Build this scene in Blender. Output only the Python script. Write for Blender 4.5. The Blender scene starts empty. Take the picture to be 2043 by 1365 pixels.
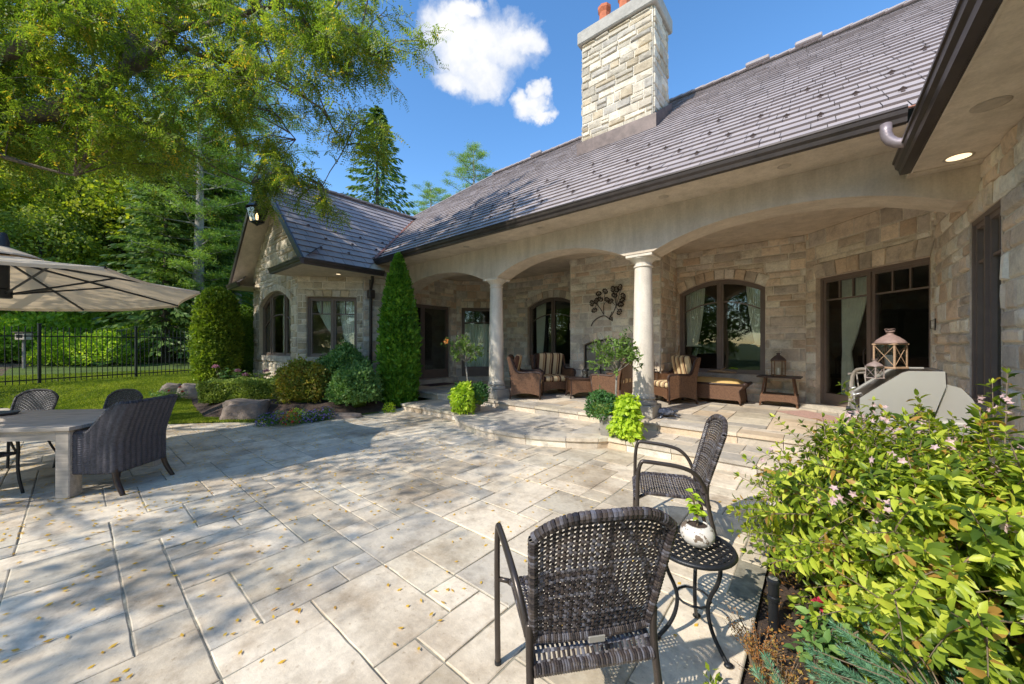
import bpy, math, random
import numpy as np
from mathutils import Vector, Matrix
R_ = math.radians
scn = bpy.context.scene
COL = scn.collection
rnd = random.Random(7)
rng = np.random.default_rng(11)
F = 730.0; CH = 1.6; LEAFGAIN = 1.55
YAW = R_(39.95); CY, SY = math.cos(YAW), math.sin(YAW)

def cam2w(x, d):            # camera-aligned ground axes -> world (X along the arcade, Y towards the house)
    return (CY*x - SY*d, SY*x + CY*d)
def G(px, py, z=0.0):       # where a point at height z stands on the site survey
    d = (CH - z)*F/(py-690.0); return cam2w((px-1021.5)/F*d, d)
def at(px, d):
    return cam2w((px-1021.5)/F*d, d)

# ------------------------------------------------------------------ materials
def nn(nt, t, **kw):
    n = nt.nodes.new(t)
    for k, v in kw.items():
        if k in n.inputs.keys(): n.inputs[k].default_value = v
        else: setattr(n, k, v)
    return n
def newmat(name):
    m = bpy.data.materials.new(name); m.use_nodes = True
    nt = m.node_tree; nt.nodes.clear()
    out = nt.nodes.new('ShaderNodeOutputMaterial')
    b = nt.nodes.new('ShaderNodeBsdfPrincipled')
    nt.links.new(b.outputs[0], out.inputs[0])
    return m, nt, b, out
def ramp(nt, fac, stops):
    r = nt.nodes.new('ShaderNodeValToRGB')
    e = r.color_ramp.elements
    while len(e) < len(stops): e.new(0.5)
    for i, (p, c) in enumerate(stops):
        e[i].position = p; e[i].color = (c[0], c[1], c[2], 1)
    nt.links.new(fac, r.inputs[0]); return r.outputs[0]
def mixc(nt, fac, a, b, mode='MIX'):
    m = nt.nodes.new('ShaderNodeMix'); m.data_type = 'RGBA'; m.blend_type = mode
    for s, v in ((0, fac), (6, a), (7, b)):
        if hasattr(v, 'links') or hasattr(v, 'is_output'): nt.links.new(v, m.inputs[s])
        elif s == 0: m.inputs[0].default_value = v
        else: m.inputs[s].default_value = (v[0], v[1], v[2], 1)
    return m.outputs[2]
def objco(nt):
    return nt.nodes.new('ShaderNodeTexCoord').outputs['Object']
def noise(nt, vec, scale, detail=4, rough=0.6, out='Fac'):
    n = nt.nodes.new('ShaderNodeTexNoise'); n.inputs['Scale'].default_value = scale
    n.inputs['Detail'].default_value = detail; n.inputs['Roughness'].default_value = rough
    nt.links.new(vec, n.inputs['Vector']); return n.outputs[out]
def mth(nt, op, a, b=None, c=None):
    m = nt.nodes.new('ShaderNodeMath'); m.operation = op
    for i, v in enumerate((a, b, c)):
        if v is None: continue
        if isinstance(v, (int, float)): m.inputs[i].default_value = v
        else: nt.links.new(v, m.inputs[i])
    return m.outputs[0]
def bump(nt, b, h, strength=0.5, dist=0.02):
    bp = nt.nodes.new('ShaderNodeBump'); bp.inputs['Strength'].default_value = strength
    bp.inputs['Distance'].default_value = dist
    nt.links.new(h, bp.inputs['Height']); nt.links.new(bp.outputs[0], b.inputs['Normal'])
def island(nt):
    return nt.nodes.new('ShaderNodeNewGeometry').outputs['Random Per Island']

def M_simple(name, c, rough=0.6, metal=0.0, nscale=8, var=0.25, bmp=0.2, bdist=0.01, spec=0.5, coat=0.0):
    m, nt, b, o = newmat(name); co = objco(nt)
    f = noise(nt, co, nscale, 6, 0.65)
    lo = [x*(1-var) for x in c]; hi = [min(1, x*(1+var)) for x in c]
    nt.links.new(ramp(nt, f, [(0.3, lo), (0.7, hi)]), b.inputs['Base Color'])
    b.inputs['Roughness'].default_value = rough; b.inputs['Metallic'].default_value = metal
    b.inputs['Specular IOR Level'].default_value = spec
    if coat: b.inputs['Coat Weight'].default_value = coat
    if bmp: bump(nt, b, noise(nt, co, nscale*6, 5, 0.7), bmp, bdist)
    return m
def M_attr(name, rough=0.85, nscale=5, bs=0.6, bd=0.02, stain=0.35, bscale=14, staincol=(0.5,0.47,0.42), mottle=None):
    """masonry: colour per block from the mesh attribute, weathering and relief on top"""
    m, nt, b, o = newmat(name); co = objco(nt)
    a = nt.nodes.new('ShaderNodeAttribute'); a.attribute_name = 'Col'
    f1 = noise(nt, co, nscale, 8, 0.7); f2 = noise(nt, co, nscale*6, 5, 0.7)
    c = mixc(nt, 1.0, a.outputs['Color'], ramp(nt, f1, [(0.25, (0.62,0.60,0.58)), (0.5, (1,1,1)), (0.75, (1.12,1.1,1.06))]), 'MULTIPLY')
    c = mixc(nt, 0.5, c, ramp(nt, f2, [(0.3, (0.75,0.74,0.72)), (0.6, (1.1,1.1,1.08))]), 'MULTIPLY')
    f3 = noise(nt, co, nscale*0.22, 6, 0.65)
    c = mixc(nt, ramp(nt, f3, [(0.5, (0,0,0)), (0.68, (stain,)*3)]), c, staincol, 'MULTIPLY')
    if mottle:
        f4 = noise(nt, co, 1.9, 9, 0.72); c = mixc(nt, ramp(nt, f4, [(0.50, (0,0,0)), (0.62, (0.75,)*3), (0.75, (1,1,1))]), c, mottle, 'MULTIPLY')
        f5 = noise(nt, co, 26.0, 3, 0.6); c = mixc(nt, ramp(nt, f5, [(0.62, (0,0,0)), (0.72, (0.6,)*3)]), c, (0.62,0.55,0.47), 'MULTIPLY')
    nt.links.new(c, b.inputs['Base Color'])
    b.inputs['Roughness'].default_value = rough; b.inputs['Specular IOR Level'].default_value = 0.25
    h = mth(nt, 'ADD', mth(nt, 'MULTIPLY', noise(nt, co, bscale, 6, 0.7), 1.0), mth(nt, 'MULTIPLY', noise(nt, co, bscale*5, 4, 0.6), 0.3))
    bump(nt, b, h, bs, bd)
    return m
def M_leaf(name, cols, trans=0.45, rough=0.5, nscale=0.6, tcol=(1.2,1.3,0.5), spec=0.35, yellow=None, yfrac=0.1, iw=0.4):
    m, nt, b, o = newmat(name); co = objco(nt); isl = island(nt)
    f = mth(nt, 'ADD', mth(nt, 'MULTIPLY', noise(nt, co, nscale, 3, 0.6), 0.9), mth(nt, 'MULTIPLY', isl, iw))
    f = mth(nt, 'SUBTRACT', f, 0.15+(iw-0.4)*0.5)
    g_ = LEAFGAIN if 'leaf' in name or 'needle' in name or 'grass' in name or 'spruce' in name else 1.0
    cols = [tuple(min(0.9, x*g_) for x in cc_) for cc_ in cols]; n = len(cols)
    c = ramp(nt, f, [(0.2+0.6*i/(n-1), cols[i]) for i in range(n)])
    if yellow:
        g = noise(nt, co, nscale*3.1, 2, 0.5)
        y = mth(nt, 'GREATER_THAN', mth(nt, 'ADD', mth(nt, 'MULTIPLY', isl, 0.55), mth(nt, 'MULTIPLY', g, 0.9)), 1.13-yfrac)
        c = mixc(nt, y, c, yellow)
    nt.links.new(c, b.inputs['Base Color']); b.inputs['Roughness'].default_value = rough
    b.inputs['Specular IOR Level'].default_value = spec
    t = nt.nodes.new('ShaderNodeBsdfTranslucent')
    nt.links.new(mixc(nt, 1.0, c, tcol, 'MULTIPLY'), t.inputs['Color'])
    mx = nt.nodes.new('ShaderNodeMixShader'); mx.inputs[0].default_value = trans
    nt.links.new(b.outputs[0], mx.inputs[1]); nt.links.new(t.outputs[0], mx.inputs[2])
    nt.links.new(mx.outputs[0], o.inputs[0])
    return m
def M_wicker(name, dark, light, f=85.0, rough=0.45, bs=0.9, bd=0.006):
    m, nt, b, o = newmat(name); co = objco(nt)
    sp = nt.nodes.new('ShaderNodeSeparateXYZ'); nt.links.new(co, sp.inputs[0])
    h = mth(nt, 'ADD', sp.outputs[0], sp.outputs[1])
    s1 = mth(nt, 'SINE', mth(nt, 'MULTIPLY', h, f)); s2 = mth(nt, 'SINE', mth(nt, 'MULTIPLY', sp.outputs[2], f*1.3))
    p = mth(nt, 'MULTIPLY', s1, s2)
    q = mth(nt, 'ADD', mth(nt, 'MULTIPLY', p, 0.4), 0.5)
    n1 = noise(nt, co, 30, 3, 0.6); q2 = mth(nt, 'ADD', q, mth(nt, 'MULTIPLY', mth(nt, 'SUBTRACT', n1, 0.5), 1.1))
    nt.links.new(ramp(nt, q2, [(0.15, dark), (0.85, light)]), b.inputs['Base Color'])
    b.inputs['Roughness'].default_value = rough
    bump(nt, b, q, bs, bd); return m
def M_glass(name, refl=0.05, tint=(0.93,0.95,0.93)):
    m, nt, b, o = newmat(name); nt.nodes.remove(b)
    g = nt.nodes.new('ShaderNodeBsdfGlossy'); g.inputs['Roughness'].default_value = 0.015
    g.inputs['Color'].default_value = (0.9,0.95,0.92,1)
    t = nt.nodes.new('ShaderNodeBsdfTransparent'); t.inputs['Color'].default_value = (*tint, 1)
    fr = nt.nodes.new('ShaderNodeFresnel'); fr.inputs['IOR'].default_value = 1.5
    co = objco(nt); bp = nt.nodes.new('ShaderNodeBump'); bp.inputs['Strength'].default_value = 0.05; bp.inputs['Distance'].default_value = 0.05
    nt.links.new(noise(nt, co, 1.5, 2, 0.5), bp.inputs['Height']); nt.links.new(bp.outputs[0], g.inputs['Normal'])
    f = mth(nt, 'ADD', fr.outputs[0], refl)
    mx = nt.nodes.new('ShaderNodeMixShader'); nt.links.new(f, mx.inputs[0])
    nt.links.new(t.outputs[0], mx.inputs[1]); nt.links.new(g.outputs[0], mx.inputs[2]); nt.links.new(mx.outputs[0], o.inputs[0])
    return m
def M_emit(name, c, s):
    m, nt, b, o = newmat(name)
    b.inputs['Base Color'].default_value = (*c, 1); b.inputs['Emission Color'].default_value = (*c, 1)
    b.inputs['Emission Strength'].default_value = s; return m

MT = {}
SUNV = np.array([-0.132,-0.743,0.656])
MT['stone'] = M_attr('limestone', bs=0.9, bd=0.03, bscale=11)
MT['mortar'] = M_simple('mortar', (0.36,0.33,0.28), 0.95, nscale=12)
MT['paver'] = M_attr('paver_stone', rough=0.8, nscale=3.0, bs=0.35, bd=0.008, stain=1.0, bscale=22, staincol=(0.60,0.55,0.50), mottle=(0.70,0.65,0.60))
MT['stepstone'] = M_attr('step_stone', rough=0.8, nscale=3.5, bs=0.5, bd=0.012, stain=0.5, bscale=16, staincol=(0.6,0.55,0.5))
MT['joint'] = M_simple('joint_sand', (0.30,0.275,0.21), 1.0, nscale=9, var=0.5)
def M_stucco(name, c, rough=0.9, amt=0.35):
    m, nt, b, o = newmat(name); co = objco(nt); mp = nt.nodes.new('ShaderNodeMapping'); mp.inputs['Scale'].default_value = (5.0,5.0,0.7); nt.links.new(co, mp.inputs[0])
    a = ramp(nt, noise(nt, co, 1.3, 7, 0.7), [(0.3, tuple(x*0.84 for x in c)), (0.7, tuple(min(1,x*1.1) for x in c))])
    s = ramp(nt, noise(nt, mp.outputs[0], 1.0, 6, 0.7), [(0.42, (1,1,1)), (0.66, (1-amt,1-amt*1.05,1-amt*1.15))])
    c2 = mixc(nt, 0.8, a, s, 'MULTIPLY'); g = ramp(nt, noise(nt, co, 45, 3, 0.6), [(0.35, (0.90,0.90,0.89)), (0.6, (1.03,1.03,1.03))])
    nt.links.new(mixc(nt, 0.7, c2, g, 'MULTIPLY'), b.inputs['Base Color']); b.inputs['Roughness'].default_value = rough; b.inputs['Specular IOR Level'].default_value = 0.2
    bump(nt, b, noise(nt, co, 38, 6, 0.75), 0.35, 0.006); return m
MT['plaster'] = M_stucco('plaster', (0.70,0.60,0.485), 0.9, 0.22)
MT['trim'] = M_simple('trim_paint', (0.19,0.145,0.12), 0.5, nscale=5, var=0.1, bmp=0.05)
MT['gutter'] = M_simple('gutter_metal', (0.060,0.047,0.042), 0.32, 0.3, nscale=4, var=0.25, bmp=0.03)
MT['copper'] = M_simple('copper_edge', (0.30,0.12,0.07), 0.5, 0.3, nscale=6, var=0.3)
MT['roofbase'] = M_simple('roof_underlay', (0.035,0.03,0.03), 0.9)
MT['column'] = M_stucco('column_stone', (0.80,0.73,0.63), 0.75, 0.24)
MT['concrete'] = M_simple('cast_stone', (0.42,0.385,0.33), 0.85, nscale=5, var=0.18, bmp=0.3, bdist=0.006)
MT['terracotta'] = M_simple('terracotta', (0.55,0.16,0.07), 0.8, nscale=6, var=0.2)
MT['lead'] = M_simple('flashing', (0.12,0.09,0.08), 0.5, 0.3, nscale=5, var=0.35)
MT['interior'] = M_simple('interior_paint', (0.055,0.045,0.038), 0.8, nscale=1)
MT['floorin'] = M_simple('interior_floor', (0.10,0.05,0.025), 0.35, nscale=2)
MT['glass'] = M_glass('window_glass')
MT['sheer'] = M_glass('door_glass', 0.05, (0.8,0.85,0.82))
MT['curtain'] = M_simple('curtain_cloth', (0.90,0.93,0.82), 0.9, nscale=6, var=0.08)
MT['bark'] = M_simple('bark', (0.10,0.08,0.065), 0.95, nscale=7, var=0.5, bmp=0.9, bdist=0.03)
MT['barkpale'] = M_simple('pale_bark', (0.27,0.25,0.22), 0.95, nscale=6, var=0.4, bmp=0.8, bdist=0.03)
MT['barklocust'] = M_simple('locust_bark', (0.19,0.145,0.11), 0.95, nscale=7, var=0.5, bmp=0.9, bdist=0.03)
MT['twig'] = M_simple('twig', (0.20,0.15,0.10), 0.9, nscale=9, var=0.3)
MT['soil'] = M_simple('soil', (0.09,0.06,0.045), 1.0, nscale=9, var=0.55, bmp=1.0, bdist=0.03)
MT['rock'] = M_simple('boulder_rock', (0.25,0.20,0.17), 0.9, nscale=2.5, var=0.45, bmp=0.9, bdist=0.04)
MT['iron'] = M_simple('black_iron', (0.022,0.024,0.028), 0.4, 0.3, nscale=8, var=0.2)
MT['chairtube'] = M_simple('chair_tube', (0.075,0.062,0.055), 0.33, 0.5, nscale=14, var=0.2, bmp=0.03)
MT['steel'] = M_simple('brushed_steel', (0.66,0.64,0.60), 0.34, 0.6, nscale=2, var=0.05, bmp=0.04, bdist=0.002)
MT['steeldark'] = M_simple('dark_hood', (0.085,0.07,0.06), 0.3, 0.4, nscale=5, var=0.3, bmp=0.05)
MT['teak'] = None
def M_wood(name, lo, hi, sc=(2,30,30), rough=0.8):
    m, nt, b, o = newmat(name); co = objco(nt)
    mp = nt.nodes.new('ShaderNodeMapping'); mp.inputs['Scale'].default_value = sc; nt.links.new(co, mp.inputs[0])
    f = noise(nt, mp.outputs[0], 1.0, 6, 0.7); f2 = noise(nt, co, 3.0, 4, 0.6)
    c = ramp(nt, f, [(0.3, lo), (0.7, hi)])
    c = mixc(nt, 0.6, c, ramp(nt, f2, [(0.3, (0.7,0.7,0.7)), (0.7, (1.1,1.1,1.1))]), 'MULTIPLY')
    nt.links.new(c, b.inputs['Base Color']); b.inputs['Roughness'].default_value = rough
    bump(nt, b, f, 0.4, 0.004); return m
MT['teak'] = M_wood('weathered_teak', (0.34,0.29,0.24), (0.62,0.54,0.45))
MT['lantwood'] = M_wood('lantern_wood', (0.38,0.22,0.12), (0.60,0.42,0.27), (10,10,40))
MT['log'] = M_wood('log_wood', (0.35,0.22,0.12), (0.6,0.42,0.25), (10,10,40))
MT['resin'] = None
def M_strand(name, cols, rough=0.4):
    m, nt, b, o = newmat(name); co = objco(nt); isl = island(nt)
    f = mth(nt, 'ADD', mth(nt, 'MULTIPLY', isl, 0.55), mth(nt, 'MULTIPLY', noise(nt, co, 38, 3, 0.6), 0.6))
    n = len(cols)
    nt.links.new(ramp(nt, f, [(0.25+0.6*i/(n-1), cols[i]) for i in range(n)]), b.inputs['Base Color'])
    b.inputs['Roughness'].default_value = rough
    return m
MT['resin'] = M_strand('resin_wicker', [(0.018,0.016,0.020), (0.042,0.034,0.036), (0.085,0.066,0.058), (0.15,0.15,0.18)])  # last stop paints a blue-grey sheen into the strand colour
MT['blackwicker'] = M_strand('dark_rattan', [(0.018,0.017,0.022), (0.045,0.042,0.052), (0.09,0.085,0.10)], 0.45)
MT['wicker'] = M_wicker('brown_wicker', (0.05,0.024,0.014), (0.24,0.125,0.07), 165, bs=0.6, bd=0.004)
MT['wickerdark'] = M_simple('wicker_edge', (0.05,0.028,0.022), 0.5, nscale=30, var=0.4, bmp=0.6, bdist=0.004)
MT['canopy'] = M_leaf('canopy_cloth', [(0.74,0.62,0.47), (0.78,0.66,0.51)], trans=0.35, rough=0.9, tcol=(1,0.95,0.85))
MT['whitepot'] = M_simple('worn_white_glaze', (0.7,0.66,0.6), 0.45, nscale=6, var=0.1)
MT['potsoil'] = MT['soil']
MT['cushionyellow'] = M_simple('yellow_cushion', (0.62,0.42,0.16), 0.9, nscale=4, var=0.08)
MT['candle'] = M_simple('candle_wax', (0.75,0.72,0.6), 0.5)
MT['lampglass'] = M_emit('lamp_glow', (1.0,0.72,0.38), 3.0)
MT['lampwarm'] = M_emit('lamp_bulb', (1.0,0.80,0.50), 1.6)
MT['lampoff'] = M_simple('lamp_trim', (0.45,0.38,0.3), 0.5)
MT['leadgrey'] = M_simple('pewter', (0.22,0.24,0.28), 0.4, 0.5, nscale=20, var=0.35)
MT['planter'] = M_simple('planter_stone', (0.27,0.25,0.22), 0.9, nscale=7, var=0.3, bmp=0.5)
MT['bronze'] = M_simple('rusted_bronze', (0.055,0.04,0.032), 0.5, 0.5, nscale=20, var=0.4)
MT['rug'] = M_simple('rug_cloth', (0.52,0.33,0.28), 0.95, nscale=40, var=0.25, bmp=0.5)
MT['mat'] = M_simple('door_mat', (0.09,0.05,0.05), 0.95, nscale=40, var=0.3, bmp=0.5)
MT['whitemetal'] = M_simple('pale_metal', (0.42,0.39,0.35), 0.35, 0.3, nscale=6, var=0.1)
MT['shellglass'] = M_glass('lantern_glass', 0.05, (0.9,0.9,0.9))
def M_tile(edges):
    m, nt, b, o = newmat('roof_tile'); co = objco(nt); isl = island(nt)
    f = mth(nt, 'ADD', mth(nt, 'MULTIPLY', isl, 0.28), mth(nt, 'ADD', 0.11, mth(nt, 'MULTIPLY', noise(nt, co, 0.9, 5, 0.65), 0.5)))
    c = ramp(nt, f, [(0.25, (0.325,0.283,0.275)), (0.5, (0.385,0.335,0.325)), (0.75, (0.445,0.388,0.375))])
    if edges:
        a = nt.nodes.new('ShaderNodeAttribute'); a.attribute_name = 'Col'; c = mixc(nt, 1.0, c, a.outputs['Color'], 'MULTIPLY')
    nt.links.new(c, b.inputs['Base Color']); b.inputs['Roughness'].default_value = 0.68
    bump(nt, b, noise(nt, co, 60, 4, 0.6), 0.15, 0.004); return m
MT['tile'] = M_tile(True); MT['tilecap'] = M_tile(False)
def M_stripes():
    m, nt, b, o = newmat('striped_cushion'); a = nt.nodes.new('ShaderNodeAttribute'); a.attribute_name = 'Col'
    nt.links.new(a.outputs['Color'], b.inputs['Base Color']); b.inputs['Roughness'].default_value = 0.9; return m
MT['stripes'] = M_stripes()
def M_pot():
    m, nt, b, o = newmat('flaking_glaze'); co = objco(nt)
    f = noise(nt, co, 14, 6, 0.7); sp = nt.nodes.new('ShaderNodeSeparateXYZ'); nt.links.new(co, sp.inputs[0])
    g = mth(nt, 'ADD', f, mth(nt, 'MULTIPLY', sp.outputs[2], 1.6))
    nt.links.new(ramp(nt, g, [(0.66, (0.72,0.68,0.62)), (0.68, (0.20,0.15,0.11))]), b.inputs['Base Color'])
    b.inputs['Roughness'].default_value = 0.5; return m
MT['flaky'] = M_pot()

# foliage
MT['lf_locust'] = M_leaf('locust_leaf', [(0.07,0.125,0.024), (0.155,0.205,0.03), (0.29,0.31,0.04)], 0.5, yellow=(0.66,0.46,0.06), yfrac=0.14, nscale=0.7)
MT['lf_maple'] = M_leaf('maple_leaf', [(0.075,0.115,0.02), (0.19,0.235,0.03), (0.40,0.38,0.04)], 0.5, nscale=0.35)
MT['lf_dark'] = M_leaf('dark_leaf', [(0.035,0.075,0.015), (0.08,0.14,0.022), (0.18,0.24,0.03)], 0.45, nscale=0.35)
MT['lf_conifer'] = M_leaf('conifer_needles', [(0.04,0.075,0.02), (0.085,0.14,0.03), (0.17,0.23,0.04)], 0.3, nscale=0.4)
MT['lf_pine'] = M_leaf('pine_needles', [(0.09,0.15,0.03), (0.17,0.25,0.04), (0.27,0.34,0.06)], 0.4, nscale=0.4)
MT['lf_cedar'] = M_leaf('arborvitae_leaf', [(0.04,0.11,0.012), (0.09,0.20,0.018), (0.19,0.33,0.03)], 0.35, nscale=2.0)
MT['lf_yew'] = M_leaf('topiary_leaf', [(0.06,0.11,0.015), (0.14,0.20,0.022), (0.27,0.32,0.035)], 0.35, nscale=2.5)
MT['lf_box'] = M_leaf('box_leaf', [(0.10,0.15,0.03), (0.20,0.25,0.05), (0.32,0.36,0.08)], 0.3, nscale=3)
MT['lf_barb'] = M_leaf('barberry_leaf', [(0.11,0.075,0.015), (0.21,0.17,0.03), (0.17,0.22,0.035), (0.40,0.24,0.03)], 0.35, nscale=3.5)
MT['lf_green'] = M_leaf('shrub_leaf', [(0.05,0.11,0.035), (0.12,0.21,0.055), (0.24,0.35,0.10)], 0.3, nscale=3, tcol=(1,1.2,0.6))
MT['lf_lime'] = M_leaf('lime_leaf', [(0.18,0.28,0.018), (0.32,0.42,0.03), (0.45,0.52,0.05)], 0.4, nscale=5)
MT['lf_coleus'] = M_leaf('lush_leaf', [(0.02,0.06,0.02), (0.04,0.11,0.03), (0.09,0.18,0.04)], 0.3, nscale=5)
MT['lf_weigela'] = M_leaf('weigela_leaf', [(0.045,0.085,0.012), (0.14,0.20,0.022), (0.31,0.38,0.035), (0.48,0.50,0.07)], 0.42, 0.42, iw=0.65, nscale=2.2, tcol=(1.1,1.15,0.3), yellow=(0.55,0.32,0.08), yfrac=0.13)
MT['lf_olive'] = M_leaf('olive_leaf', [(0.05,0.10,0.025), (0.10,0.17,0.035), (0.18,0.25,0.06)], 0.3, nscale=5)
MT['lf_blue'] = M_leaf('spruce_blue', [(0.05,0.13,0.08), (0.09,0.20,0.12), (0.16,0.28,0.16)], 0.2, nscale=6)
MT['lf_under'] = M_leaf('undergrowth_leaf', [(0.12,0.20,0.03), (0.28,0.38,0.04), (0.50,0.55,0.06)], 0.45, nscale=0.5)
MT['grass'] = M_leaf('grass_blade', [(0.06,0.10,0.012), (0.15,0.19,0.02), (0.30,0.31,0.05)], 0.4, nscale=1.1)
MT['fallen'] = M_leaf('fallen_leaf', [(0.45,0.24,0.03), (0.60,0.38,0.05), (0.30,0.15,0.05)], 0.2, nscale=9)
MT['rust_twig'] = M_leaf('dry_leaf', [(0.22,0.08,0.03), (0.35,0.16,0.05), (0.30,0.26,0.06)], 0.3, nscale=9)
def M_petal(n, c): return M_leaf(n, [tuple(x*0.75 for x in c), c], 0.35, tcol=(1,1,1), nscale=8)
MT['pt_pink'] = M_petal('pink_petal', (0.92,0.66,0.68)); MT['pt_rose'] = M_petal('rose_petal', (0.85,0.08,0.16))
MT['pt_orange'] = M_petal('orange_petal', (0.9,0.30,0.06)); MT['pt_purple'] = M_petal('purple_petal', (0.30,0.22,0.62))
MT['pt_red'] = M_petal('red_petal', (0.7,0.06,0.03)); MT['pt_hyd'] = M_petal('hydrangea_petal', (0.75,0.35,0.45))
MT['pt_magenta'] = M_petal('magenta_petal', (0.5,0.05,0.35))

# ------------------------------------------------------------------ mesh builder
class MB:
    def __init__(s): s.v = []; s.f = []; s.c = []; s.cur = (0.5,0.5,0.5)
    def face(s, idx): s.f.append(tuple(idx)); s.c.append(s.cur)
    def poly(s, pts):
        i = len(s.v); s.v += [tuple(p) for p in pts]; s.face(range(i, i+len(pts)))
    def box(s, x0, x1, y0, y1, z0, z1, bev=0.0):
        return s.obox(((x0+x1)/2, (y0+y1)/2, (z0+z1)/2), (x1-x0, y1-y0, z1-z0), bev=bev)
    def obox(s, c, d, m=None, bev=0.0):
        hx, hy, hz = d[0]/2, d[1]/2, d[2]/2
        b = min(bev, hx*0.45, hy*0.45, hz*0.45)
        M = m or Matrix.Identity(3); c = Vector(c)
        if b <= 0:
            i = len(s.v)
            for z in (-hz, hz):
                for x, y in ((-hx,-hy),(hx,-hy),(hx,hy),(-hx,hy)): s.v.append(tuple(c + M @ Vector((x,y,z))))
            for q in ((0,3,2,1),(4,5,6,7),(0,1,5,4),(1,2,6,5),(2,3,7,6),(3,0,4,7)): s.face([i+k for k in q])
            return
        i = len(s.v); rings = []
        for z, ins in ((-hz, b), (-hz+b, 0), (hz-b, 0), (hz, b)):
            r = []
            ax, ay = hx-ins, hy-ins
            for x, y in ((-ax+b*(ins==0),-ay),(ax-b*(ins==0),-ay),(ax,-ay+b*(ins==0)),(ax,ay-b*(ins==0)),(ax-b*(ins==0),ay),(-ax+b*(ins==0),ay),(-ax,ay-b*(ins==0)),(-ax,-ay+b*(ins==0))):
                r.append(len(s.v)); s.v.append(tuple(c + M @ Vector((x,y,z))))
            rings.append(r)
        s.face(rings[0][::-1]); s.face(rings[3])
        for a, b2 in zip(rings, rings[1:]):
            for k in range(8): s.face((a[k], a[(k+1)%8], b2[(k+1)%8], b2[k]))
    def tube(s, pts, rad, n=8, cap=True, flat=1.0):
        pts = [Vector(p) for p in pts]
        if isinstance(rad, (int, float)): rad = [rad]*len(pts)
        elif len(rad) != len(pts): rad = np.interp(np.linspace(0,1,len(pts)), np.linspace(0,1,len(rad)), rad).tolist()
        up = None; rings = []
        for i, p in enumerate(pts):
            t = (pts[min(i+1, len(pts)-1)] - pts[max(i-1, 0)])
            if t.length < 1e-9: t = Vector((0,0,1))
            t.normalize()
            if up is None:
                up = Vector((0,0,1)) if abs(t.z) < 0.9 else Vector((1,0,0))
            u = (up - t*up.dot(t)); 
            if u.length < 1e-6: u = t.orthogonal()
            u.normalize(); up = u; w = t.cross(u); r = []
            for k in range(n):
                a = 2*math.pi*k/n
                r.append(len(s.v)); s.v.append(tuple(p + (w*math.cos(a) + u*math.sin(a)*flat)*rad[i]))
            rings.append(r)
        for a, b in zip(rings, rings[1:]):
            for k in range(n): s.face((a[k], a[(k+1)%n], b[(k+1)%n], b[k]))
        if cap: s.face(rings[0][::-1]); s.face(rings[-1])
    def lathe(s, prof, c=(0,0,0), n=32, cap=True):
        rings = []
        for r, z in prof:
            q = []
            for k in range(n):
                a = 2*math.pi*k/n; q.append(len(s.v)); s.v.append((c[0]+r*math.cos(a), c[1]+r*math.sin(a), c[2]+z))
            rings.append(q)
        for a, b in zip(rings, rings[1:]):
            for k in range(n): s.face((a[k], a[(k+1)%n], b[(k+1)%n], b[k]))
        if cap: s.face(rings[0][::-1]); s.face(rings[-1])
    def prism(s, poly, z0, z1):
        i = len(s.v); n = len(poly)
        s.v += [(p[0], p[1], z0) for p in poly] + [(p[0], p[1], z1) for p in poly]
        s.face([i+k for k in range(n)][::-1]); s.face([i+n+k for k in range(n)])
        for k in range(n): s.face((i+k, i+(k+1)%n, i+n+(k+1)%n, i+n+k))
    def extr(s, poly, fn, w0, w1):
        """extrude a 2D outline (s,z) between depths w0,w1 through fn(s,w,z)"""
        i = len(s.v); n = len(poly)
        s.v += [tuple(fn(p[0], w0, p[1])) for p in poly] + [tuple(fn(p[0], w1, p[1])) for p in poly]
        s.face([i+k for k in range(n)][::-1]); s.face([i+n+k for k in range(n)])
        for k in range(n): s.face((i+k, i+(k+1)%n, i+n+(k+1)%n, i+n+k))
    def grid(s, fn, nu, nv, closed=False):
        i = len(s.v)
        for b in range(nv+1):
            for a in range(nu+1): s.v.append(tuple(fn(a/nu, b/nv)))
        w = nu+1
        for b in range(nv):
            for a in range(nu): s.face((i+b*w+a, i+b*w+a+1, i+(b+1)*w+a+1, i+(b+1)*w+a))
    def ico(s, c, r, sub=2, fn=None):
        import bmesh
        bm = bmesh.new(); bmesh.ops.create_icosphere(bm, subdivisions=sub, radius=1)
        i = len(s.v); rr = r if hasattr(r, '__len__') else (r, r, r)
        for v in bm.verts:
            p = v.co.copy(); k = fn(p) if fn else 1.0
            s.v.append((c[0]+p.x*rr[0]*k, c[1]+p.y*rr[1]*k, c[2]+p.z*rr[2]*k))
        for f in bm.faces: s.face([i+v.index for v in f.verts])
        bm.free()
    def build(s, name, mat, parent=None, smooth=False, loc=None, autos=None):
        me = bpy.data.meshes.new(name); me.from_pydata(s.v, [], s.f)
        if any(c != (0.5,0.5,0.5) for c in s.c[:50]) or (s.c and s.c[-1] != (0.5,0.5,0.5)):
            at_ = me.color_attributes.new('Col', 'FLOAT_COLOR', 'CORNER')
            arr = []
            for f, c in zip(s.f, s.c): arr += [c[0], c[1], c[2], 1.0]*len(f)
            at_.data.foreach_set('color', arr)
        me.materials.append(mat); me.update()
        if smooth:
            me.polygons.foreach_set('use_smooth', [True]*len(me.polygons))
            if autos: 
                try: me.set_sharp_from_angle(angle=R_(autos))
                except Exception: pass
        o = bpy.data.objects.new(name, me); COL.objects.link(o)
        if parent: o.parent = parent
        if loc: o.location = loc
        return o

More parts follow.
